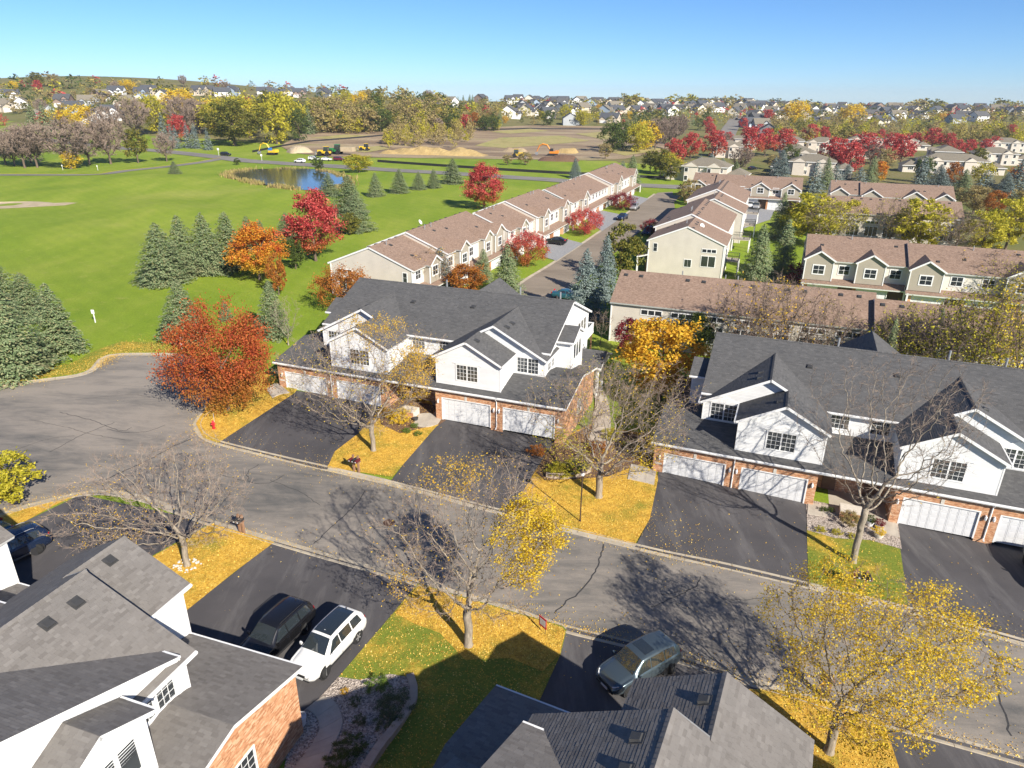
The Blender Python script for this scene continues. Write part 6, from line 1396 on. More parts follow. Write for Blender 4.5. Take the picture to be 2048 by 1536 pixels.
L = [(1348, 332, 50, 'r', 1.0), (1381, 320, 50, 'rb', 1.0), (1428, 320, 55, 'rb', 1.0), (1500, 314, 54, 'rb', 0.95), (1529, 314, 52, 'rb', 0.9), (1565, 314, 52, 'rb', 0.95), (1618, 290, 38, 'r', 1.0), (1645, 288, 32, 'r', 0.9), (1665, 345, 64, 'r', 1.1), (1695, 352, 62, 'r', 1.0), (1725, 328, 58, 'rb', 1.1), (1778, 318, 48, 'r', 1.0), (1800, 332, 58, 'r', 1.0), (1862, 300, 40, 'r', 1.15), (1895, 303, 34, 'r', 0.9), (1912, 316, 34, 'r', 0.8), (1934, 316, 34, 'r', 1.0),
     (1968, 310, 30, 'r', 1.0), (1985, 303, 28, 'r', 1.0), (1415, 262, 26, 'r', 0.9), (1486, 262, 24, 'r', 0.9), (1420, 276, 26, 'r', 1.0), (1518, 272, 22, 'r', 1.1), (1536, 248, 26, 'r', 1.0), (1492, 284, 28, 'r', 1.0), (1455, 290, 24, 'r', 1.0), (1755, 368, 42, 'or', 0.9), (1828, 296, 28, 'rb', 1.1), (2020, 275, 24, 'r', 1.0), (1700, 290, 24, 'r', 1.0), (1760, 282, 22, 'r', 0.9), (1448, 300, 30, 'tw', 1.2), (1480, 345, 46, 'tw', 1.2), (1545, 340, 30, 'tn', 1.3), (1600, 345, 26, 'yg', 1.4), (1770, 345, 46, 'tn', 1.0), (1740, 330, 40, 'tw', 1.2), (1950, 335, 36, 'ol', 1.3), (1960, 370, 44, 'yg', 1.0), (2040, 375, 46, 'or', 1.2),
     (1845, 365, 50, 'gr', 0.8), (1900, 372, 44, 'ru', 0.9), (1580, 330, 40, 'gr', 0.9), (1340, 350, 44, 'yg', 1.2), (1300, 345, 40, 'ol', 1.1), (1210, 318, 30, 'tn', 1.3), (1050, 330, 24, 'tn', 1.8), (1015, 330, 20, 'tn', 1.5)]
tree_group(sp_px(L), 'maples around the tan townhouse blocks', 'trees around the tan townhouses', rr)
# reeds round the pond
rg = np.random.default_rng(3); C = []
ring = [Vector((p.x, p.y)) for p in pw]
for a, b in zip(ring, ring[1:] + ring[:1]):
    d = b - a; nn = Vector((d.y, -d.x)).normalized(); ctr = sum(ring, Vector((0, 0))) / len(ring)
    if (a + nn - ctr).length < (a - ctr).length: nn = -nn
    for _ in range(int(d.length * 26)):
        q = a + d * rg.random() + nn * (abs(rg.normal(0, 1.3)) - 0.5)
        if math.sin(q.x * .35) + math.sin(q.y * .5 + 1) + rg.normal(0, .5) < -0.5: continue
        C.append((q.x, q.y, T(q.x, q.y)))
C = np.array(C, dtype=np.float32); ang = rg.uniform(0, 6.28, len(C)); hgt = rg.uniform(0.5, 1.4, len(C)); w_ = 0.16
dx = np.stack([np.cos(ang) * w_, np.sin(ang) * w_, np.zeros(len(C))], 1); ln = np.stack([rg.normal(0, .25, len(C)), rg.normal(0, .25, len(C)), hgt], 1)
tag(link('reeds', quads_mesh('reeds', np.stack([C - dx, C + dx, C + ln + dx * .4, C + ln - dx * .4], 1), [leaf_mat('reed_leaf', st((0.30, 0.22, 0.09), (0.46, 0.35, 0.15), (0.40, 0.33, 0.10), (0.24, 0.24, 0.07)))])), 'tan reeds growing round the pond edge', 'reeds', kind='stuff')
# ------------------------------------------------------------------ vehicles
def paint(name, col, rough=0.25, metal=0.3, coat=0.6):
    t = NT(name); f = t.noise(40, 2); t.out(t.ramp(f, [(0.3, tuple(c * 0.93 for c in col)), (0.7, tuple(c * 1.05 for c in col))]), rough, metal=metal, spec=0.5)
    t.b.inputs['Coat Weight'].default_value = coat; t.b.inputs['Coat Roughness'].default_value = 0.06; return t.m
paint('paint_black', (0.012, 0.012, 0.014)); paint('paint_white', (0.70, 0.70, 0.69), 0.3, 0.0); paint('paint_bluegrey', (0.085, 0.115, 0.135), 0.28, 0.55); paint('paint_navy', (0.012, 0.024, 0.060), 0.25, 0.4)
paint('paint_silver', (0.45, 0.45, 0.44), 0.3, 0.5); paint('paint_maroon', (0.16, 0.012, 0.03)); paint('paint_teal', (0.03, 0.12, 0.16))
t = NT('car_glass'); t.out((0.022, 0.028, 0.031), 0.03, spec=0.9); t.b.inputs['Coat Weight'].default_value = 0.8
plain('tyre_rubber', (0.018, 0.018, 0.018), 0.85); plain('alloy', (0.62, 0.62, 0.63), 0.3, metal=0.7); plain('chrome', (0.7, 0.7, 0.72), 0.15, metal=1.0); plain('black_plastic', (0.022, 0.022, 0.024), 0.6); plain('grey_plastic', (0.13, 0.125, 0.12), 0.7)
plain('tail_red', (0.42, 0.012, 0.015), 0.2); plain('lamp_clear', (0.62, 0.64, 0.66), 0.1); plain('plate_white', (0.6, 0.62, 0.64), 0.5)
SUV = [(-2.36, .50, .80, .88, .62, .72, .60), (-2.30, .36, .92, 1.06, .82, .87, .74), (-2.16, .30, 1.02, 1.40, .88, .92, .70), (-1.92, .28, 1.05, 1.62, .90, .94, .65), (-1.5, .27, 1.05, 1.69, .91, .945, .65), (-0.6, .25, 1.03, 1.72, .91, .945, .66),
       (0.1, .25, 1.01, 1.71, .91, .945, .66), (0.42, .25, 1.0, 1.66, .91, .945, .65), (0.8, .25, .99, 1.37, .91, .945, .70), (1.16, .26, .98, 1.09, .91, .94, .76), (1.32, .26, .97, 1.05, .91, .94, .76), (1.8, .28, .91, .98, .90, .92, .76), (2.14, .32, .81, .88, .84, .87, .70), (2.30, .38, .70, .76, .74, .78, .62), (2.36, .46, .60, .64, .62, .66, .52)]
SEDAN = [(-2.38, .46, .80, .88, .60, .70, .58), (-2.3, .34, .90, 1.0, .80, .84, .74), (-1.9, .28, .96, 1.05, .87, .90, .72), (-1.55, .26, .97, 1.13, .88, .91, .70), (-0.95, .25, .96, 1.42, .89, .915, .60), (-0.3, .24, .95, 1.47, .89, .915, .60), (0.15, .24, .94, 1.42, .89, .915, .60), (0.95, .24, .92, 1.02, .89, .91, .72), (1.15, .25, .91, .98, .88, .91, .72), (1.8, .28, .84, .90, .87, .88, .72), (2.2, .32, .74, .80, .80, .82, .66), (2.38, .42, .60, .64, .60, .66, .52)]
def car_sections(S):
    P = []
    for a, b in zip(S, S[1:]):
        n = 3
        for k in range(n): t_ = k / n; P.append(tuple(x + (y - x) * t_ for x, y in zip(a, b)))
    P.append(S[-1]); return P
def ringpts(s):
    x, zb, zs, zr, wb, ws, wr = s; zm = zb + (zs - zb) * 0.45
    h = [(0.0, zb), (wb * 0.82, zb), (wb * 0.95, zb + 0.05), (wb, zb + 0.14), (ws * 1.0, zm), (ws, zs - 0.10), (ws * 0.985, zs - 0.02), (ws * 0.955, zs + 0.015), ((ws * .955 + wr) / 2, (zs + zr) / 2), (wr + 0.02, zr - 0.07), (wr - 0.04, zr - 0.02), (wr * 0.7, zr + 0.005), (0.0, zr + 0.02)]
    return h
def interp_sec(S, x):
    for a, b in zip(S, S[1:]):
        if a[0] <= x <= b[0]: t_ = (x - a[0]) / (b[0] - a[0]); return tuple(p + (q - p) * t_ for p, q in zip(a, b))
    return S[0] if x < S[0][0] else S[-1]
CARM = {}
def car_meshes(kind):
    if kind in CARM: return CARM[kind]
    S = SUV if kind == 'suv' else SEDAN; out = {}; mb = MB(); rings = []
    for s in car_sections(S):
        h = ringpts(s); full = h + [(-y, z) for y, z in h[-2:0:-1]]; n0 = len(mb.v); rings.append(n0); mb.v += [(s[0], y, z) for y, z in full]
    m = len(full)
    for a, b in zip(rings, rings[1:]):
        for i in range(m): j = (i + 1) % m; mb.f.append((a + i, b + i, b + j, a + j)); mb.m.append(0)
    mb.f.append(tuple(range(rings[0], rings[0] + m))); mb.f.append(tuple(reversed(range(rings[-1], rings[-1] + m)))); mb.m += [0, 0]
    out['body'] = mb.mesh('body', [MAT['paint_black']], True)
    def side(x, t_, sgn, off=0.012):
        s = interp_sec(S, x); _, zb, zs, zr, wb, ws, wr = s; y = ws * .955 + (wr + 0.02 - ws * .955) * t_; z = zs + 0.015 + (zr - 0.07 - zs - 0.015) * t_
        return (x, sgn * (y + off), z + 0.004)
    def side_panel(x0b, x1b, x0t, x1t, sgn, t0=0.10, t1=0.92):
        g_ = MB(); n = 4
        for i in range(n):
            a, b = i / n, (i + 1) / n; q = []
            for (u, v) in ((a, 0), (b, 0), (b, 1), (a, 1)): xb = x0b + (x1b - x0b) * u; xt = x0t + (x1t - x0t) * u; q.append(side(xb + (xt - xb) * v, t0 + (t1 - t0) * v, sgn))
            g_.poly(q if sgn < 0 else q[::-1])
        return g_
    if kind == 'suv': wins = [(-0.02, 0.92, -0.02, 0.40), (-0.98, -0.08, -0.98, -0.08), (-1.88, -1.06, -1.74, -1.06)]
    else: wins = [(-0.10, 0.75, -0.10, 0.20), (-1.15, -0.18, -0.85, -0.18)]
    out['side'] = [(side_panel(*w_, sg), sg) for w_ in wins for sg in (-1, 1)]; out['side'] = [g_.mesh('side_window', [MAT['car_glass']]) for g_, _ in out['side']]
    def top_panel(x0, x1, f0, f1, off, n=4, k=4):
        g_ = MB()
        for i in range(n):
            for j in range(k):
                q = []
                for (u, v) in ((i / n, j / k), ((i + 1) / n, j / k), ((i + 1) / n, (j + 1) / k), (i / n, (j + 1) / k)):
                    x = x0 + (x1 - x0) * u; s = interp_sec(S, x); w_ = s[6] * (f0 + (f1 - f0) * u); y = -w_ + 2 * w_ * v; q.append((x, y, s[3] + 0.02 + off - 0.02 * (y / max(s[6], .1)) ** 2))
                g_.poly(q)
        return g_
    if kind == 'suv':
        out['windshield'] = top_panel(0.46, 1.13, .92, .98, 0.012).mesh('windshield', [MAT['car_glass']]); out['rear_window'] = top_panel(-2.20, -1.98, .9, .92, 0.014).mesh('rear_window', [MAT['car_glass']])
        out['roof_glass'] = top_panel(-1.75, 0.32, .80, .86, 0.010, 6, 6).mesh('roof_panel', [MAT['car_glass']]); out['sunroof'] = top_panel(-0.55, 0.12, .72, .74, 0.010).mesh('sunroof', [MAT['car_glass']])
        wx, wr_, yw = (-1.36, 1.42), 0.365, 0.84
    else:
        out['windshield'] = top_panel(0.20, 0.93, .92, .98, 0.012).mesh('windshield', [MAT['car_glass']]); out['rear_window'] = top_panel(-1.52, -1.0, .9, .92, 0.014).mesh('rear_window', [MAT['car_glass']]); wx, wr_, yw = (-1.38, 1.38), 0.33, 0.80
    ty = MB(); prof = [(wr_ * .66, -.11), (wr_ * .95, -.115), (wr_, -.07), (wr_, .07), (wr_ * .95, .115), (wr_ * .66, .11)]; ty.lathe(prof, 20); out['tyre'] = ty.mesh('tyre', [MAT['tyre_rubber']], True)
    rm_ = MB(); rm_.lathe([(wr_ * .68, -.06), (wr_ * .68, .112), (wr_ * .60, .118), (wr_ * .58, .07), (0.03, .075)], 20, m=0)
    for k in range(5):
        a = k * 1.2566; d = Vector((math.cos(a), math.sin(a), 0)); n_ = Vector((-d.y, d.x, 0)); rm_.beam(d * 0.03 + Vector((0, 0, .10)), d * wr_ * .62 + Vector((0, 0, .105)), n_ * 0.032, Vector((0, 0, .018)), 1)
    out['rim'] = rm_.mesh('rim', [MAT['black_plastic'], MAT['alloy']]); out['wx'], out['wr'], out['yw'] = wx, wr_, yw
    ar = MB(); ar.lathe([(wr_ * 1.17, -.02), (wr_ * 1.17, 0.02), (wr_ * 0.2, 0.022)], 22); out['arch'] = ar.mesh('wheel_arch', [MAT['black_plastic']])
    CARM[kind] = out; return out
def car(px, py, az, label, mat, kind='suv', group=None, roof=None, rails=True, trim=None, detail=True, xy=None, cat='car', dz=0.06):
    p = hit(px, py) if xy is None else Vector((*xy, 0)); M_ = car_meshes(kind)
    root = empty('parked_car', (p.x, p.y, T(p.x, p.y) + dz), R(90 - az), label=label, cat=cat, group=group)
    link('body', M_['body'], root, mat=MAT[mat])
    for g_ in M_['side']: link('side_window', g_, root)
    link('windshield', M_['windshield'], root); link('rear_window', M_['rear_window'], root)
    for x in M_['wx']:
        for sg in (-1, 1):
            a_ = link('wheel_arch', M_['arch'], root, loc=(x, sg * (M_['yw'] + 0.078), M_['wr'] + 0.01)); a_.rotation_euler = (-sg * R(90), 0, 0)
            t_ = link('wheel', M_['tyre'], root, loc=(x, sg * M_['yw'], M_['wr'])); t_.rotation_euler = (-sg * R(90), 0, RND.uniform(0, 6)); link('rim', M_['rim'], t_)
    S = SUV if kind == 'suv' else SEDAN; L = S[-1][0]; zh = 0.72 if kind == 'suv' else 0.66
    for sg in (-1, 1):
        MB().beam((L - 0.30, sg * 0.70, zh + .06), (L - 0.07, sg * 0.52, zh - .02), (0.02, 0.07 * sg, 0.03), (0.0, 0.0, 0.075)).build('headlight', MAT['lamp_clear'], root)
        MB().beam((-L + 0.16, sg * 0.86, 1.02), (-L + 0.06, sg * 0.70, 0.98), (0.04, 0.02, 0), (0, 0, 0.10)).build('taillight', MAT['tail_red'], root)
        if detail:
            mm = MB(); mm.beam((0.88 if kind == 'suv' else 0.62, sg * 0.95, 1.06), (0.86 if kind == 'suv' else 0.6, sg * 1.10, 1.08), (0.05, 0, 0), (0, 0, 0.07)); mm.build('mirror', MAT[mat if mat != 'paint_white' else 'paint_white'], root)
            for hx in (0.05, -0.85): MB().box(hx - 0.1, hx + 0.1, sg * 0.95 - 0.02, sg * 0.95 + 0.02, 0.86, 0.90).build('door_handle', MAT['chrome'] if mat == 'paint_black' else MAT[mat], root)
            if rails and kind == 'suv': MB().tube([(0.2, sg * 0.60, 1.71), (0.05, sg * 0.61, 1.76), (-1.4, sg * 0.61, 1.745), (-1.6, sg * 0.60, 1.69)], 0.02, 6).build('roof_rail', MAT['metal_grey' if mat == 'paint_navy' else 'black_plastic'], root)
            for sx_ in ((0.98, -0.03, -1.02) if kind == 'suv' else (0.85, -0.14, -1.05)): MB().box(sx_ - 0.006, sx_ + 0.006, sg * 0.943 - 0.012, sg * 0.943 + 0.006, 0.36, 0.96).build('door_seam', MAT['black_plastic'], root)
            MB().box(-1.0, 1.0, sg * 0.915 - 0.012, sg * 0.915 + 0.012, 0.27, 0.40).build('sill', MAT[trim or 'black_plastic'], root)
    if detail:
        MB().box(L - 0.10, L + 0.02, -0.40, 0.40, 0.56, 0.70).build('grille', MAT['black_plastic'], root); MB().box(L - 0.05, L + 0.03, -0.24, 0.24, 0.40, 0.52).build('number_plate', MAT['plate_white'], root)
        MB().box(-L - 0.02, -L + 0.1, -0.26, 0.26, 0.70, 0.82).build('number_plate', MAT['plate_white'], root); MB().box(L - 0.16, L + 0.0, -0.62, 0.62, 0.36, 0.42).build('bumper_insert', MAT['black_plastic'], root)
        MB().tube([(0.02 - 1.75, 0, 1.70), (-1.83, 0, 1.80)], [0.03, 0.01], 5).build('antenna', MAT['black_plastic'], root)
    if roof and kind == 'suv': link('roof_panel' if roof == 'roof_glass' else 'sunroof', M_[roof], root)
    return root
def heading(rp, fp): a, b = hit(*rp), hit(*fp); d = b - a; return math.degrees(math.atan2(d.x, d.y))
azw = heading((716, 1289), (658, 1353)); sidev = lambda az: Vector((math.sin(R(az - 90)), math.cos(R(az - 90)), 0))
def car_by_wheels(rp, fp, half, **kw):      # near-side wheel contacts of rear and front axle
    a, b = hit(*rp), hit(*fp); az = heading(rp, fp); c = (a + b) / 2; s_ = Vector((math.sin(R(az + 90)), math.cos(R(az + 90)), 0))
    c = c + s_ * half; return az, (c.x, c.y)
az1, c1 = car_by_wheels((716, 1289), (657, 1354), 0.95)
car(0, 0, az1, 'white SUV with black glass roof parked in the near driveway', 'paint_white', xy=c1, roof='roof_glass', rails=False, group='cars parked in the near driveways')
v = hit(665 - 103, 1300 - 20) - hit(665, 1300); c2 = (c1[0] + v.x, c1[1] + v.y)
car(0, 0, az1, 'black SUV parked left of the white SUV', 'paint_black', xy=c2, group='cars parked in the near driveways')
az3, c3 = car_by_wheels((1337, 1352), (1262, 1394), 0.95)
car(0, 0, az3, 'blue-grey SUV with dark sunroof at the bottom driveway', 'paint_bluegrey', xy=c3, roof='sunroof', rails=False, group='cars parked in the near driveways')
w_ = hit(81, 1106); d_ = Vector((math.sin(R(az1)), math.cos(R(az1)), 0)); s_ = Vector((math.sin(R(az1 + 90)), math.cos(R(az1 + 90)), 0)); c4 = w_ + d_ * 1.38 + s_ * 0.95
car(0, 0, az1 + 8, 'navy SUV with grey wheel arches at the left edge', 'paint_navy', xy=(c4.x, c4.y), trim='grey_plastic', group='cars parked in the near driveways')
c5 = c4 + s_ * 2.75 + d_ * 0.6; car(0, 0, az1 + 8, 'dark teal car half hidden beyond the navy SUV', 'paint_teal', xy=(c5.x, c5.y), kind='sedan', group='cars parked in the near driveways')
q = hit(2092, 1160); car(0, 0, 200, 'car at right edge casting shadow on right driveway', 'paint_silver', xy=(q.x, q.y), group='cars parked in the near driveways')
far = [(1110, 489, 290, 'paint_black', 'sedan', 'black sedan on the grey drive of the left townhouses'), (1244, 440, 205, 'paint_navy', 'sedan', 'navy car at the kerb of the townhouse street'), (1268, 420, 200, 'paint_silver', 'suv', 'silver car parked ahead of the navy one'), (1512, 418, 200, 'paint_silver', 'suv', 'grey car before the white garage doors'), (1500, 416, 200, 'paint_white', 'suv', 'white van beside grey car at the far garage'),
       (1135, 600, 110, 'paint_teal', 'sedan', 'teal car behind the left white house ridge'), (452, 312, 100, 'paint_black', 'suv', 'dark SUV driving at the pond junction'), (600, 326, 285, 'paint_white', 'suv', 'white pickup driving past the pond'), (628, 321, 100, 'paint_white', 'suv', 'white car hidden behind the small green tree'), (653, 322, 100, 'paint_white', 'sedan', 'white sedan left of the maroon truck'), (678, 322, 100, 'paint_maroon', 'suv', 'maroon truck parked along the main road'), (1296, 470, 205, 'paint_navy', 'suv', 'dark car by the beige townhouse porch'), (1473, 240, 20, 'paint_black', 'suv', 'dark car on the hillside street'), (1505, 340, 60, 'paint_black', 'sedan', 'dark car under the crimson maples')]
for (px, py, az, m, k, lb) in far: car(px, py, az, lb, m, k, 'distant cars', detail=False, dz=0.15)

# ------------------------------------------------------------------ street furniture
def mailbox_stand(px, py, az, n, posts, label, box='black_plastic', red=()):
    p = hit(px, py); root = empty('mailbox_stand', (p.x, p.y, T(p.x, p.y) + 0.05), R(90 - az), label=label, cat='mailboxes', group='mailbox stands')
    wd = 0.30 * n
    for i in range(posts): x = -wd / 2 + wd * (i + 0.5) / posts; MB().box(x - 0.07, x + 0.07, 0.02, 0.16, -0.2, 1.45).build('post', MAT['mail_post'], root)
    MB().box(-wd / 2 - .05, wd / 2 + .05, -0.30, 0.12, 0.98, 1.02).build('shelf', MAT['mail_post'], root)
    for i in range(n):
        x = -wd / 2 + wd * (i + 0.5) / n; mb = MB(); prof = [(-.1, 1.025), (.1, 1.025), (.1, 1.15)] + [(.1 * math.cos(a), 1.15 + .1 * math.sin(a)) for a in (0.5, 1.05, 1.57, 2.09, 2.64)] + [(-.1, 1.15)]
        A = [(x + u, -0.34, z) for u, z in prof]; B_ = [(x + u, 0.20, z) for u, z in prof]; k = len(prof)
        for j in range(k): jj = (j + 1) % k; mb.poly([A[j], A[jj], B_[jj], B_[j]])
        mb.poly(A[::-1]); mb.poly(B_); b = mb.build('mailbox', MAT['mail_red' if i in red else box], root)
        MB().box(x - .05, x + .05, -0.365, -0.345, 1.06, 1.12).build('number_label', MAT['plate_white'], b)
    return root
plain('mail_post', (0.26, 0.15, 0.09), 0.85); plain('mail_red', (0.10, 0.015, 0.02), 0.4)
mailbox_stand(483, 1068, 111, 2, 2, 'two black mailboxes on twin brown posts by near kerb'); mailbox_stand(712, 945, 115, 3, 2, 'three dark mailboxes on leaf lawn before left white house', red=(0, 2)); mailbox_stand(1716, 1180, 111, 4, 2, 'four black mailboxes on green lawn at right', red=(0,)); mailbox_stand(1648, 1392, 291, 2, 2, 'mailboxes half hidden under the yellow street tree')
p = hit(1160, 1044); root = empty('lamp_post', (p.x, p.y, T(p.x, p.y) + 0.05), 0, label='brown lamp post with lantern on the leaf-covered lawn', cat='lamp post')
plain('lamp_brown', (0.055, 0.035, 0.028), 0.5); MB().tube([(0, 0, -0.2), (0, 0, 0.12), (0, 0, 0.13), (0, 0, 3.75)], [0.075, 0.075, 0.05, 0.045], 8).build('pole', MAT['lamp_brown'], root)
hd = MB(); hd.lathe([(0.06, 3.75), (0.13, 3.80), (0.17, 4.08), (0.16, 4.10)], 8); hd.build('lantern_glass', MAT['lamp_clear'], root); MB().lathe([(0.26, 4.10), (0.24, 4.14), (0.10, 4.30), (0.03, 4.38)], 12).build('cap', MAT['lamp_brown'], root)
p = hit(428, 858); root = empty('fire_hydrant', (p.x, p.y, T(p.x, p.y) + 0.06), 0.4, label='red fire hydrant on the cul-de-sac corner lawn', cat='fire hydrant')
plain('hydrant_red', (0.52, 0.02, 0.03), 0.45); MB().lathe([(0.16, 0), (0.16, 0.05), (0.10, 0.06), (0.10, 0.5), (0.14, 0.52), (0.13, 0.60), (0.08, 0.70), (0.03, 0.73), (0.03, 0.78)], 12).build('barrel', MAT['hydrant_red'], root)
for d in (-1, 1): MB().tube([(0, 0, 0.4), (d * 0.2, 0, 0.4)], [0.05, 0.06], 8).build('outlet', MAT['hydrant_red'], root)
MB().tube([(0, 0, 0.42), (0, -0.2, 0.42)], [0.06, 0.075], 8).build('outlet', MAT['hydrant_red'], root); MB().tube([(0.12, 0.05, 0.5), (0.14, 0.05, 1.4)], 0.012, 5).build('marker_rod', MAT['vent_white'], root)
def white_sign(px, py, label, h=1.45, wd=0.42, ht=0.5):
    p = hit(px, py); root = empty('sign', (p.x, p.y, T(p.x, p.y)), R(-8), label=label, cat='sign', group='small white signs')
    MB().box(-0.045, 0.045, -0.045, 0.045, -0.2, h).build('post', MAT['white_paint'], root); MB().box(-wd / 2, wd / 2, -0.08, -0.05, h - ht * .6, h + ht * .4).build('board', MAT['white_paint'], root)
white_sign(191, 645, 'small white sign on a post in the open field'); white_sign(364, 700, 'small white sign behind the cul-de-sac kerb', wd=0.6, ht=0.35)
white_sign(126, 340, 'left small sign by the park drive', 1.6); white_sign(196, 341, 'right small sign by the park drive', 1.6); white_sign(524, 322, 'sign at the pond junction corner', 2.4, 0.8, 0.8); white_sign(438, 312, 'street sign opposite the park drive', 3.0, 0.9, 0.9)
p = hit(1085, 1266); root = empty('yard_sign', (p.x, p.y, T(p.x, p.y) + 0.06), R(-50), label='red and white yard sign by the near kerb', cat='sign')
plain('sign_red', (0.50, 0.04, 0.05), 0.5)
for x in (-0.22, 0.22): MB().box(x - 0.015, x + 0.015, -0.01, 0.01, -0.1, 0.45).build('stake', MAT['metal_dark'], root)
MB().box(-0.30, 0.30, -0.015, 0.015, 0.36, 1.05).build('board', MAT['sign_red'], root); MB().box(-0.22, 0.22, -0.022, 0.022, 0.50, 0.92).build('printed_panel', MAT['plate_white'], root)
# planter pots
def pot(px, py, label, r=0.26, h=0.55, mat='vent_white', plant=None):
    p = hit(px, py); root = empty('planter_pot', (p.x, p.y, T(p.x, p.y) + 0.09), 0, label=label, cat='pot', group='planter pots')
    MB().lathe([(r * .72, 0), (r * .95, h * .7), (r, h), (r * .86, h), (r * .84, h * .85), (0.02, h * .84)], 16).build('pot', MAT[mat], root)
    if plant: link('plant', CRN['shr'][1], root, loc=(0, 0, h * .75), scale=(r * 0.55, r * 0.55, r * 0.55), mat=MAT[plant])
pot(604, 1451, 'tall white pot at the brick garage corner'); pot(1756, 1076, 'pot of yellow flowers by the right driveway', 0.34, 0.3, 'limestone', 'leaf_yellow'); pot(1757, 1058, 'pot of burgundy flowers behind the yellow ones', 0.3, 0.3, 'limestone', 'leaf_burgundy'); pot(1738, 1052, 'white pot with a green plant by the entrance', 0.32, 0.35, 'vent_white', 'leaf_green'); pot(831, 842, 'small dark bowl beside the entrance walk', 0.28, 0.25, 'metal_dark')
# shrubs of the planting beds
def shrub(px, py, hw, hh, mat, label, flat=1.0):
    p = hit(px, py); dep = (p - Vector((0, 0, CAMH))).dot(fw); rx = hw * dep / FPX; root = empty('shrub', (p.x, p.y, T(p.x, p.y) + 0.05), RND.uniform(0, 6), label=label, cat='shrub', group='shrubs of the planting beds')
    link('foliage', CRN['shr'][1], root, scale=(rx / 2.6, rx / 2.6, hh / 3.0), mat=MAT[mat])
leaf_mat('leaf_juniper', st((0.05, 0.07, 0.025), (0.10, 0.12, 0.05), (0.17, 0.19, 0.09)), 0.2); leaf_mat('leaf_bright', st((0.06, 0.11, 0.02), (0.13, 0.20, 0.03), (0.22, 0.30, 0.06)), 0.3)
for a in [(757, 1374, 26, 0.45, 'leaf_bright', 'light green juniper at top of the near gravel bed'), (786, 1420, 40, 0.6, 'leaf_juniper', 'large dark juniper along the retaining wall'), (775, 1450, 26, 0.5, 'leaf_juniper', 'lower dark juniper beside the retaining wall'), (712, 1412, 13, 0.5, 'leaf_juniper', 'upper small round shrub in the gravel'), (722, 1450, 14, 0.55, 'leaf_juniper', 'lower small round shrub in the gravel'), (690, 1388, 9, 0.25, 'leaf_gold', 'tiny golden shrub in the sunny gravel'),
          (706, 1500, 34, 0.5, 'leaf_green', 'green groundcover mound inside the walkway curve'), (678, 1535, 30, 0.5, 'leaf_green', 'lower green groundcover beside the walkway'), (800, 846, 26, 1.3, 'leaf_yellow', 'bright yellow bush before the left white house'), (770, 835, 16, 0.9, 'leaf_gold', 'golden bush left of bright yellow bush'), (828, 856, 9, 0.4, 'leaf_bright', 'upper of three little green shrubs by driveway'), (814, 866, 10, 0.4, 'leaf_bright', 'left of three little green shrubs by driveway'), (836, 872, 9, 0.4, 'leaf_bright', 'lowest of three little green shrubs by driveway'),
          (1640, 1064, 11, 0.4, 'leaf_yellowgreen', 'left of three low shrubs in pink gravel'), (1672, 1070, 11, 0.4, 'leaf_yellowgreen', 'middle of three low shrubs in pink gravel'), (1703, 1077, 9, 0.35, 'leaf_yellowgreen', 'right of three low shrubs in pink gravel'), (1698, 1050, 24, 1.0, 'leaf_tan', 'brown twiggy shrub before the brick planter'), (1646, 1024, 8, 0.4, 'leaf_green', 'dark little shrub beside the entrance walk'), (1660, 1025, 8, 0.4, 'leaf_green', 'second dark little shrub beside the entrance walk'),
          (840, 800, 26, 1.6, 'leaf_gold', 'golden shrub in the recessed entrance of left house'), (1120, 950, 34, 0.9, 'leaf_yellowgreen', 'yellow-green shrub left of the lamp post'), (1150, 945, 24, 0.8, 'leaf_green', 'dark green shrub above low stone edging'), (1225, 880, 22, 1.0, 'leaf_yellowgreen', 'yellow-green shrub between the white houses'), (1195, 905, 24, 0.9, 'leaf_rust', 'rust shrub near the brick end wall'), (1265, 905, 26, 1.1, 'leaf_olive', 'olive shrub left of the right garages'), (1075, 912, 20, 0.9, 'leaf_rust', 'rust shrub at right corner of left garages'), (545, 770, 14, 0.9, 'leaf_green', 'dark green shrub at the left garage corner'), (1185, 775, 18, 0.9, 'leaf_olive', 'olive shrub before the side porch')]:
    shrub(*a)
# stone retaining wall of separate blocks
P = resample(catmull(px2([(820, 1352), (829, 1384), (826, 1409), (812, 1432), (788, 1469), (762, 1502), (741, 1536), (712, 1580)]), 6), 0.85)
root = empty('retaining_wall', (P[0].x, P[0].y, T(*P[0])), 0, label='low curved stone retaining wall beside the near lawn', cat='wall'); o0 = Vector((P[0].x, P[0].y, T(*P[0])))
for i in range(len(P) - 1):
    a, b = P[i], P[i + 1]; d = (b - a).normalized(); nn = Vector((-d.y, d.x)); f = min(1.0, i / 5); hgt = 0.16 + 0.34 * f
    def blk(name, q0, q1, w0, w1, z0, z1):
        mb = MB(); c = [q0 + nn * w0, q1 + nn * w0, q1 + nn * w1, q0 + nn * w1]; zb = T(*a); v8 = [(p_.x - o0.x, p_.y - o0.y, zb + z - o0.z) for z in (z0, z1) for p_ in c]
        mb.v = v8; mb.f = [(3, 2, 1, 0), (4, 5, 6, 7), (0, 1, 5, 4), (1, 2, 6, 5), (2, 3, 7, 6), (3, 0, 4, 7)]; mb.m = [0] * 6; mb.build(name, MAT['block_stone'], root)
    blk('cap_stone', a + d * .008, b - d * .008, -0.20, 0.20, hgt - 0.09, hgt + 0.02)
    k = 2
    for j in range(k): q0 = a + (b - a) * (j / k) + d * .008; q1 = a + (b - a) * ((j + 1) / k) - d * .008; blk('wall_block', q0, q1, -0.17 + RND.uniform(-.012, .012), 0.17 + RND.uniform(-.012, .012), -0.15, hgt - 0.1)
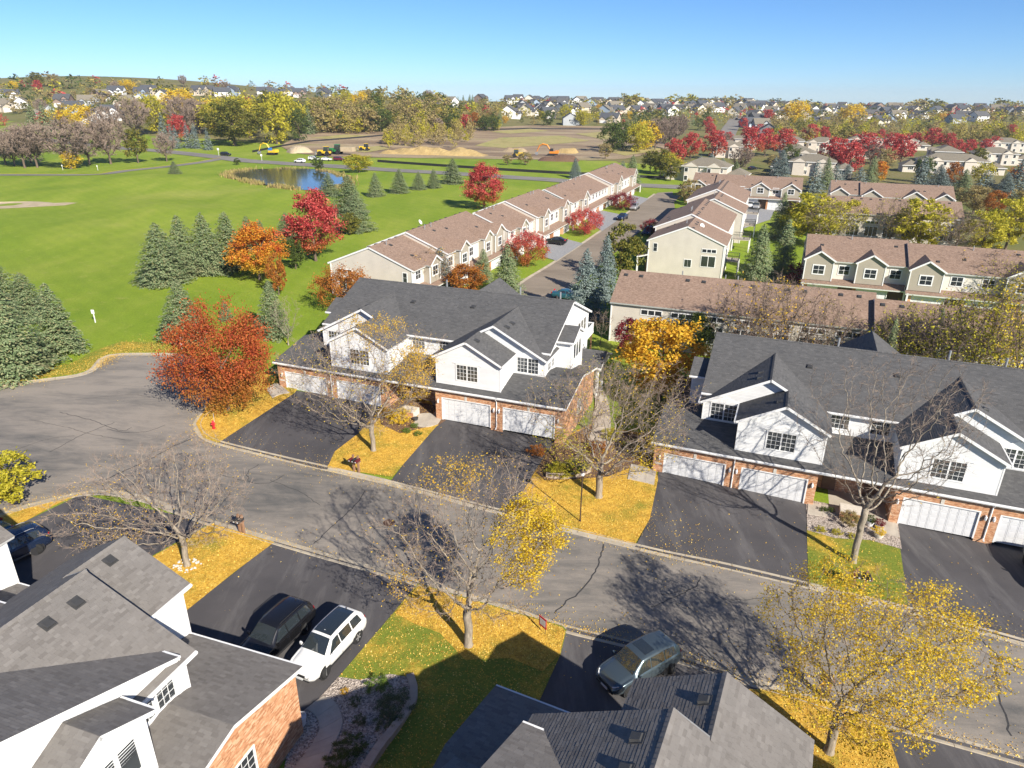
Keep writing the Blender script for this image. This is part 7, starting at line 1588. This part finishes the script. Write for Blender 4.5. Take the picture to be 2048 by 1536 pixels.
P = resample(catmull(px2([(1092, 955), (1115, 958), (1145, 957), (1168, 950), (1180, 944)]), 6), 0.55)
root = empty('stone_edging', (P[0].x, P[0].y, T(*P[0])), 0, label='low stone edging round the shrubs behind the lamp post', cat='wall'); o0 = Vector((P[0].x, P[0].y, T(*P[0])))
for a, b in zip(P, P[1:]):
    d = (b - a).normalized(); nn = Vector((-d.y, d.x)); mb = MB(); c = [a + d * .01 - nn * .13, b - d * .01 - nn * .13, b - d * .01 + nn * .13, a + d * .01 + nn * .13]
    mb.v = [(p_.x - o0.x, p_.y - o0.y, z) for z in (-0.1, 0.42) for p_ in c]; mb.f = [(3, 2, 1, 0), (4, 5, 6, 7), (0, 1, 5, 4), (1, 2, 6, 5), (2, 3, 7, 6), (3, 0, 4, 7)]; mb.m = [0] * 6; mb.build('edging_stone', MAT['block_stone'], root)
# stone ring round the near lawn tree
p = hit(375, 1134); rg = np.random.default_rng(4); root = empty('stone_ring', (p.x, p.y, T(p.x, p.y) + 0.07), 0, label='ring of pale stones round the low bare tree', cat='stones')
for k in range(40):
    a = rg.uniform(0, 6.28); r_ = rg.uniform(0.35, 0.85); mb = MB(); s_ = rg.uniform(0.05, 0.10); mb.lathe([(s_ * .6, 0), (s_, s_ * .4), (s_ * .5, s_ * .9)], 6, (r_ * math.cos(a), r_ * math.sin(a), 0)); mb.build('stone', MAT['limestone'], root)

# ------------------------------------------------------------------ construction site
for nm, c in (('mach_orange', (0.62, 0.22, 0.03)), ('mach_yellow', (0.66, 0.44, 0.03)), ('mach_green', (0.03, 0.20, 0.05)), ('mach_blue', (0.04, 0.14, 0.42))): plain(nm, c, 0.4)
def excavator(px, py, az, label, body, boom, sc=1.0, cabm='black_plastic'):
    p = hit(px, py); root = empty('excavator', (p.x, p.y, T(p.x, p.y) + 0.15), R(90 - az), label=label, cat='excavator'); root.scale = (sc,) * 3
    for sg in (-1, 1):
        mb = MB(); prof = [(-2.1, .25), (-1.8, 0), (1.8, 0), (2.1, .25), (2.1, .65), (1.8, .9), (-1.8, .9), (-2.1, .65)]; A = [(x, sg * 1.1 - .3, z) for x, z in prof]; B_ = [(x, sg * 1.1 + .3, z) for x, z in prof]
        for j in range(8): mb.poly([A[j], A[(j + 1) % 8], B_[(j + 1) % 8], B_[j]])
        mb.poly(A[::-1]); mb.poly(B_); mb.build('track', MAT['black_plastic'], root)
    MB().box(-2.6, 1.2, -1.35, 1.35, 1.0, 1.9).build('house', MAT[body], root); MB().box(-2.7, -1.4, -1.3, 1.3, 1.05, 2.3).build('counterweight', MAT[body], root)
    cb = MB(); cb.v = [(-.4, .35, 1.9), (1.4, .35, 1.5), (1.4, 1.35, 1.5), (-.4, 1.35, 1.9), (-.4, .4, 3.1), (.9, .4, 3.1), (.9, 1.3, 3.1), (-.4, 1.3, 3.1)]; cb.f = [(4, 5, 6, 7), (0, 1, 5, 4), (1, 2, 6, 5), (2, 3, 7, 6), (3, 0, 4, 7)]; cb.m = [0] * 5; cb.build('cab', MAT[cabm], root)
    MB().tube([(0.8, -.2, 1.8), (2.6, -.2, 4.4), (4.6, -.2, 4.8), (6.4, -.2, 3.9)], [.32, .36, .32, .22], 4).build('boom', MAT[boom], root); MB().tube([(6.0, -.2, 4.4), (7.4, -.2, 1.4)], [.30, .18], 4).build('stick', MAT[boom], root)
    bk = MB(); prof = [(7.0, 1.5), (7.8, 1.3), (8.0, .6), (7.5, .1), (6.7, .3)]; A = [(x, -.8, z) for x, z in prof]; B_ = [(x, .4, z) for x, z in prof]
    for j in range(4): bk.poly([A[j], A[j + 1], B_[j + 1], B_[j]])
    bk.poly(A); bk.poly(B_); bk.build('bucket', MAT['metal_grey'], root)
excavator(1105, 312, 285, 'orange excavator digging on the dark soil heap', 'mach_orange', 'mach_orange', 1.05); excavator(545, 310, 290, 'excavator with blue cab and yellow arm by the road', 'mach_yellow', 'mach_yellow', 1.0, 'mach_blue')
def dozer(px, py, az, label, body, sc=1.0, blade=True, box=None):
    p = hit(px, py); root = empty('tractor', (p.x, p.y, T(p.x, p.y) + 0.15), R(90 - az), label=label, cat='tractor', group='machines on the building site'); root.scale = (sc,) * 3
    for x in (-1.3, 1.4):
        for sg in (-1, 1): w2 = MB().lathe([(0.3, -.2), (0.75, -.22), (0.8, 0), (0.75, .22), (0.3, .2)], 14).build('wheel', MAT['tyre_rubber'], root); w2.location = (x, sg * 1.1, .8); w2.rotation_euler = (R(90), 0, 0)
    MB().box(0.2, 2.4, -.6, .6, 0.8, 1.9).build('hood', MAT[body], root); MB().box(-2.0, 0.2, -.9, .9, 0.8, 1.5).build('chassis', MAT[body], root)
    cb = MB(); cb.v = [(-1.5, -.75, 1.5), (.2, -.75, 1.5), (.2, .75, 1.5), (-1.5, .75, 1.5), (-1.4, -.7, 3.0), (0, -.7, 3.0), (0, .7, 3.0), (-1.4, .7, 3.0)]; cb.f = [(0, 1, 5, 4), (1, 2, 6, 5), (2, 3, 7, 6), (3, 0, 4, 7)]; cb.m = [0] * 4; cb.build('cab', MAT['car_glass'], root); MB().box(-1.5, .1, -.8, .8, 3.0, 3.12).build('cab_roof', MAT[body], root)
    if blade: MB().box(2.7, 2.85, -1.6, 1.6, 0.2, 1.3).build('blade', MAT['metal_grey'], root); MB().box(1.9, 2.75, -.9, .9, .5, .7).build('blade_arm', MAT[body], root)
    if box: MB().box(-6.6, -2.4, -1.3, 1.3, 1.0, 2.4).build('wagon', MAT[box], root)
dozer(650, 312, 280, 'yellow loader left of the green tractor', 'mach_yellow', 1.3); dozer(672, 309, 285, 'green tractor pulling a tan wagon', 'mach_green', 1.4, False, 'bare_soil'); dozer(730, 302, 275, 'yellow dozer working right of the green tractor', 'mach_yellow', 1.1); dozer(1036, 316, 100, 'yellow loader left of the orange excavator', 'mach_yellow', 1.2)
def pile(px0, py0, px1, py1, wid, hgt, mat, label, seed):
    a, b = hit(px0, py0), hit(px1, py1); rg = np.random.default_rng(seed); d = (b - a); L = max(d.length, wid); d = d.normalized() if d.length > 1 else Vector((1, 0, 0)); c = (a + b) / 2; nn = Vector((-d.y, d.x, 0)); nx, ny = 40, 14; mb = MB(); ph = rg.uniform(0, 6, 6)
    for j in range(ny + 1):
        for i in range(nx + 1):
            u, v = i / nx * 2 - 1, j / ny * 2 - 1; e = max(0, 1 - abs(u) ** 4) * max(0, 1 - v * v) ** 0.8
            k_ = L / 60.0; z = hgt * e * (0.75 + 0.16 * math.sin(u * 9 * k_ + ph[0]) + 0.10 * math.sin(u * 21 * k_ + ph[1] + v * 3) + 0.08 * math.sin(v * 5 + u * 13 * k_ + ph[2]) + rg.uniform(-.04, .04)) - 0.3
            q = c + d * (u * L / 2) + nn * (v * wid / 2); mb.v.append((q.x - c.x, q.y - c.y, T(q.x, q.y) + z - T(c.x, c.y)))
    for j in range(ny):
        for i in range(nx): k = j * (nx + 1) + i; mb.f.append((k, k + 1, k + nx + 2, k + nx + 1)); mb.m.append(0)
    o = mb.build('soil_pile', MAT[mat], None, loc=(c.x, c.y, T(c.x, c.y))); tag(o, label, 'soil pile', 'soil piles of the building site')
pile(758, 306, 980, 312, 12, 4.2, 'sandy_soil', 'long yellow sand pile across the building site', 1); pile(585, 305, 615, 304, 12, 3.6, 'bare_soil', 'small pale sand cone near the road', 2); pile(1075, 320, 1160, 322, 12, 3.2, 'mulch', 'dark soil heap under the orange excavator', 3); pile(1115, 305, 1150, 306, 12, 3.5, 'sandy_soil', 'yellow soil heap behind the orange excavator', 4); pile(1010, 302, 1050, 304, 12, 3.2, 'dirt', 'brown soil heap left of the orange excavator', 5)
def silt(P, label):
    W = resample(px2(P), 4); mb = MB(); o0 = Vector((W[0].x, W[0].y, T(*W[0])))
    for a, b in zip(W, W[1:]):
        d = (b - a).normalized(); nn = Vector((-d.y, d.x)) * 0.04; za, zb = T(*a) - o0.z, T(*b) - o0.z; q = lambda p_, z: (p_.x - o0.x, p_.y - o0.y, z)
        mb.poly([q(a - nn, za - .2), q(b - nn, zb - .2), q(b - nn, zb + .95), q(a - nn, za + .95)]); mb.poly([q(b + nn, zb - .2), q(a + nn, za - .2), q(a + nn, za + .95), q(b + nn, zb + .95)]); mb.poly([q(a - nn, za + .95), q(b - nn, zb + .95), q(b + nn, zb + .95), q(a + nn, za + .95)])
    tag(mb.build('silt_fence', MAT['black_plastic'], None, loc=o0), label, 'fence', 'black silt fences')
silt([(505, 305), (560, 294), (620, 284), (700, 278), (770, 272)], 'black silt fence behind the machines'); silt([(755, 324), (880, 333), (1000, 341), (1120, 348), (1330, 358)], 'black silt fence along the main road'); silt([(960, 262), (1060, 258), (1240, 259)], 'far black silt fence before the middle houses')

# ------------------------------------------------------------------ fallen leaves
def inside(P, x, y):
    c = False; j = len(P) - 1
    for i in range(len(P)):
        if (P[i].y > y) != (P[j].y > y) and x < (P[j].x - P[i].x) * (y - P[i].y) / (P[j].y - P[i].y) + P[i].x: c = not c
        j = i
    return c
rg = np.random.default_rng(8); pts = []
for W, dens in zip(LAWNS, (40, 46, 50, 12, 46, 40, 40, 50, 60, 25)):
    x0, x1 = min(p.x for p in W), max(p.x for p in W); y0, y1 = min(p.y for p in W), max(p.y for p in W)
    for _ in range(int((x1 - x0) * (y1 - y0) * dens)):
        x, y = rg.uniform(x0, x1), rg.uniform(y0, y1)
        if inside(W, x, y): pts.append((x, y, T(x, y) + 0.085))
def along(P, n, sig, off, z, side=-1):
    for _ in range(n):
        k = rg.integers(0, len(P) - 1); a, b = P[k], P[k + 1]; d = (b - a).normalized(); nr = Vector((-d.y, d.x)) * side
        if math.sin(k * 0.21) + math.sin(k * 0.083 + 1) + rg.normal(0, .5) < -0.2: continue
        q = a.lerp(b, rg.random()) + nr * (off + abs(rg.normal(0, sig)) * (1 if rg.random() < .5 else -1)); pts.append((q.x, q.y, T(q.x, q.y) + z))
along(fark, 5200, 0.35, 0.1, 0.045); along(neark, 4200, 0.35, 0.1, 0.045); along(fark, 1600, 1.2, -0.6, 0.04); along(neark, 1200, 1.2, -0.6, 0.04); along(fark, 2600, 1.0, 1.2, 0.10)
for (px, py, n, s) in ((1040, 930, 260, 3.5), (1400, 1060, 240, 4.0), (870, 900, 120, 4), (1370, 1080, 260, 1.4), (1310, 1040, 260, 1.2), (700, 880, 100, 4), (1900, 1160, 90, 4), (800, 1160, 120, 5), (560, 1150, 60, 5), (1500, 1200, 200, 8), (1000, 1120, 200, 8), (1200, 1330, 90, 3), (250, 880, 60, 9), (1640, 1110, 80, 2)):
    c = hit(px, py)
    for _ in range(int(n * 0.6)): x, y = c.x + rg.normal(0, s), c.y + rg.normal(0, s); pts.append((x, y, T(x, y) + 0.075))
c0 = px2([(0, 772), (70, 762), (154, 750), (191, 737), (222, 708), (362, 708)]); c0 = resample(c0, 0.5)
for _ in range(9000):
    q = c0[rg.integers(0, len(c0))]; x, y = q.x + rg.normal(0, .6), q.y + abs(rg.normal(0, 2.2)) + 0.3; pts.append((x, y, T(x, y) + 0.03))
C = np.array(pts); n = len(C); a = rg.uniform(0, 6.28, n); s = rg.uniform(0.022, 0.045, n); tl = rg.normal(0, .35, (n, 2))
A_ = np.stack([np.cos(a) * s, np.sin(a) * s, s * tl[:, 0]], 1); B_ = np.stack([-np.sin(a) * s * .75, np.cos(a) * s * .75, s * tl[:, 1]], 1); up3 = np.array([0, 0, 0.02])
tag(link('fallen_leaves', quads_mesh('fallen_leaves', np.stack([C - A_ + up3, C + B_ + up3, C + A_ + up3, C - B_ + up3], 1), [leaf_mat('litter', st((0.36, 0.19, 0.035), (0.62, 0.37, 0.055), (0.76, 0.50, 0.08), (0.80, 0.62, 0.20)), 0.15)])), 'yellow fallen leaves scattered over the lawns and kerbs', 'leaves', kind='stuff')
# ------------------------------------------------------------------ thin autumn haze
hz = bpy.data.materials.new('haze_air'); hz.use_nodes = True; ht = hz.node_tree
for n in list(ht.nodes):
    if n.type == 'BSDF_PRINCIPLED': ht.nodes.remove(n)
pv = ht.nodes.new('ShaderNodeVolumePrincipled'); pv.inputs['Color'].default_value = (0.86, 0.92, 1.0, 1); pv.inputs['Density'].default_value = 0.00012; pv.inputs['Anisotropy'].default_value = 0.2
ht.links.new(pv.outputs[0], ht.nodes['Material Output'].inputs['Volume'])
hb_ = MB().box(-3100, 3100, -400, 3100, -60, 60).build('haze', hz); tag(hb_, 'thin pale haze over the far hills', 'haze', kind='stuff')
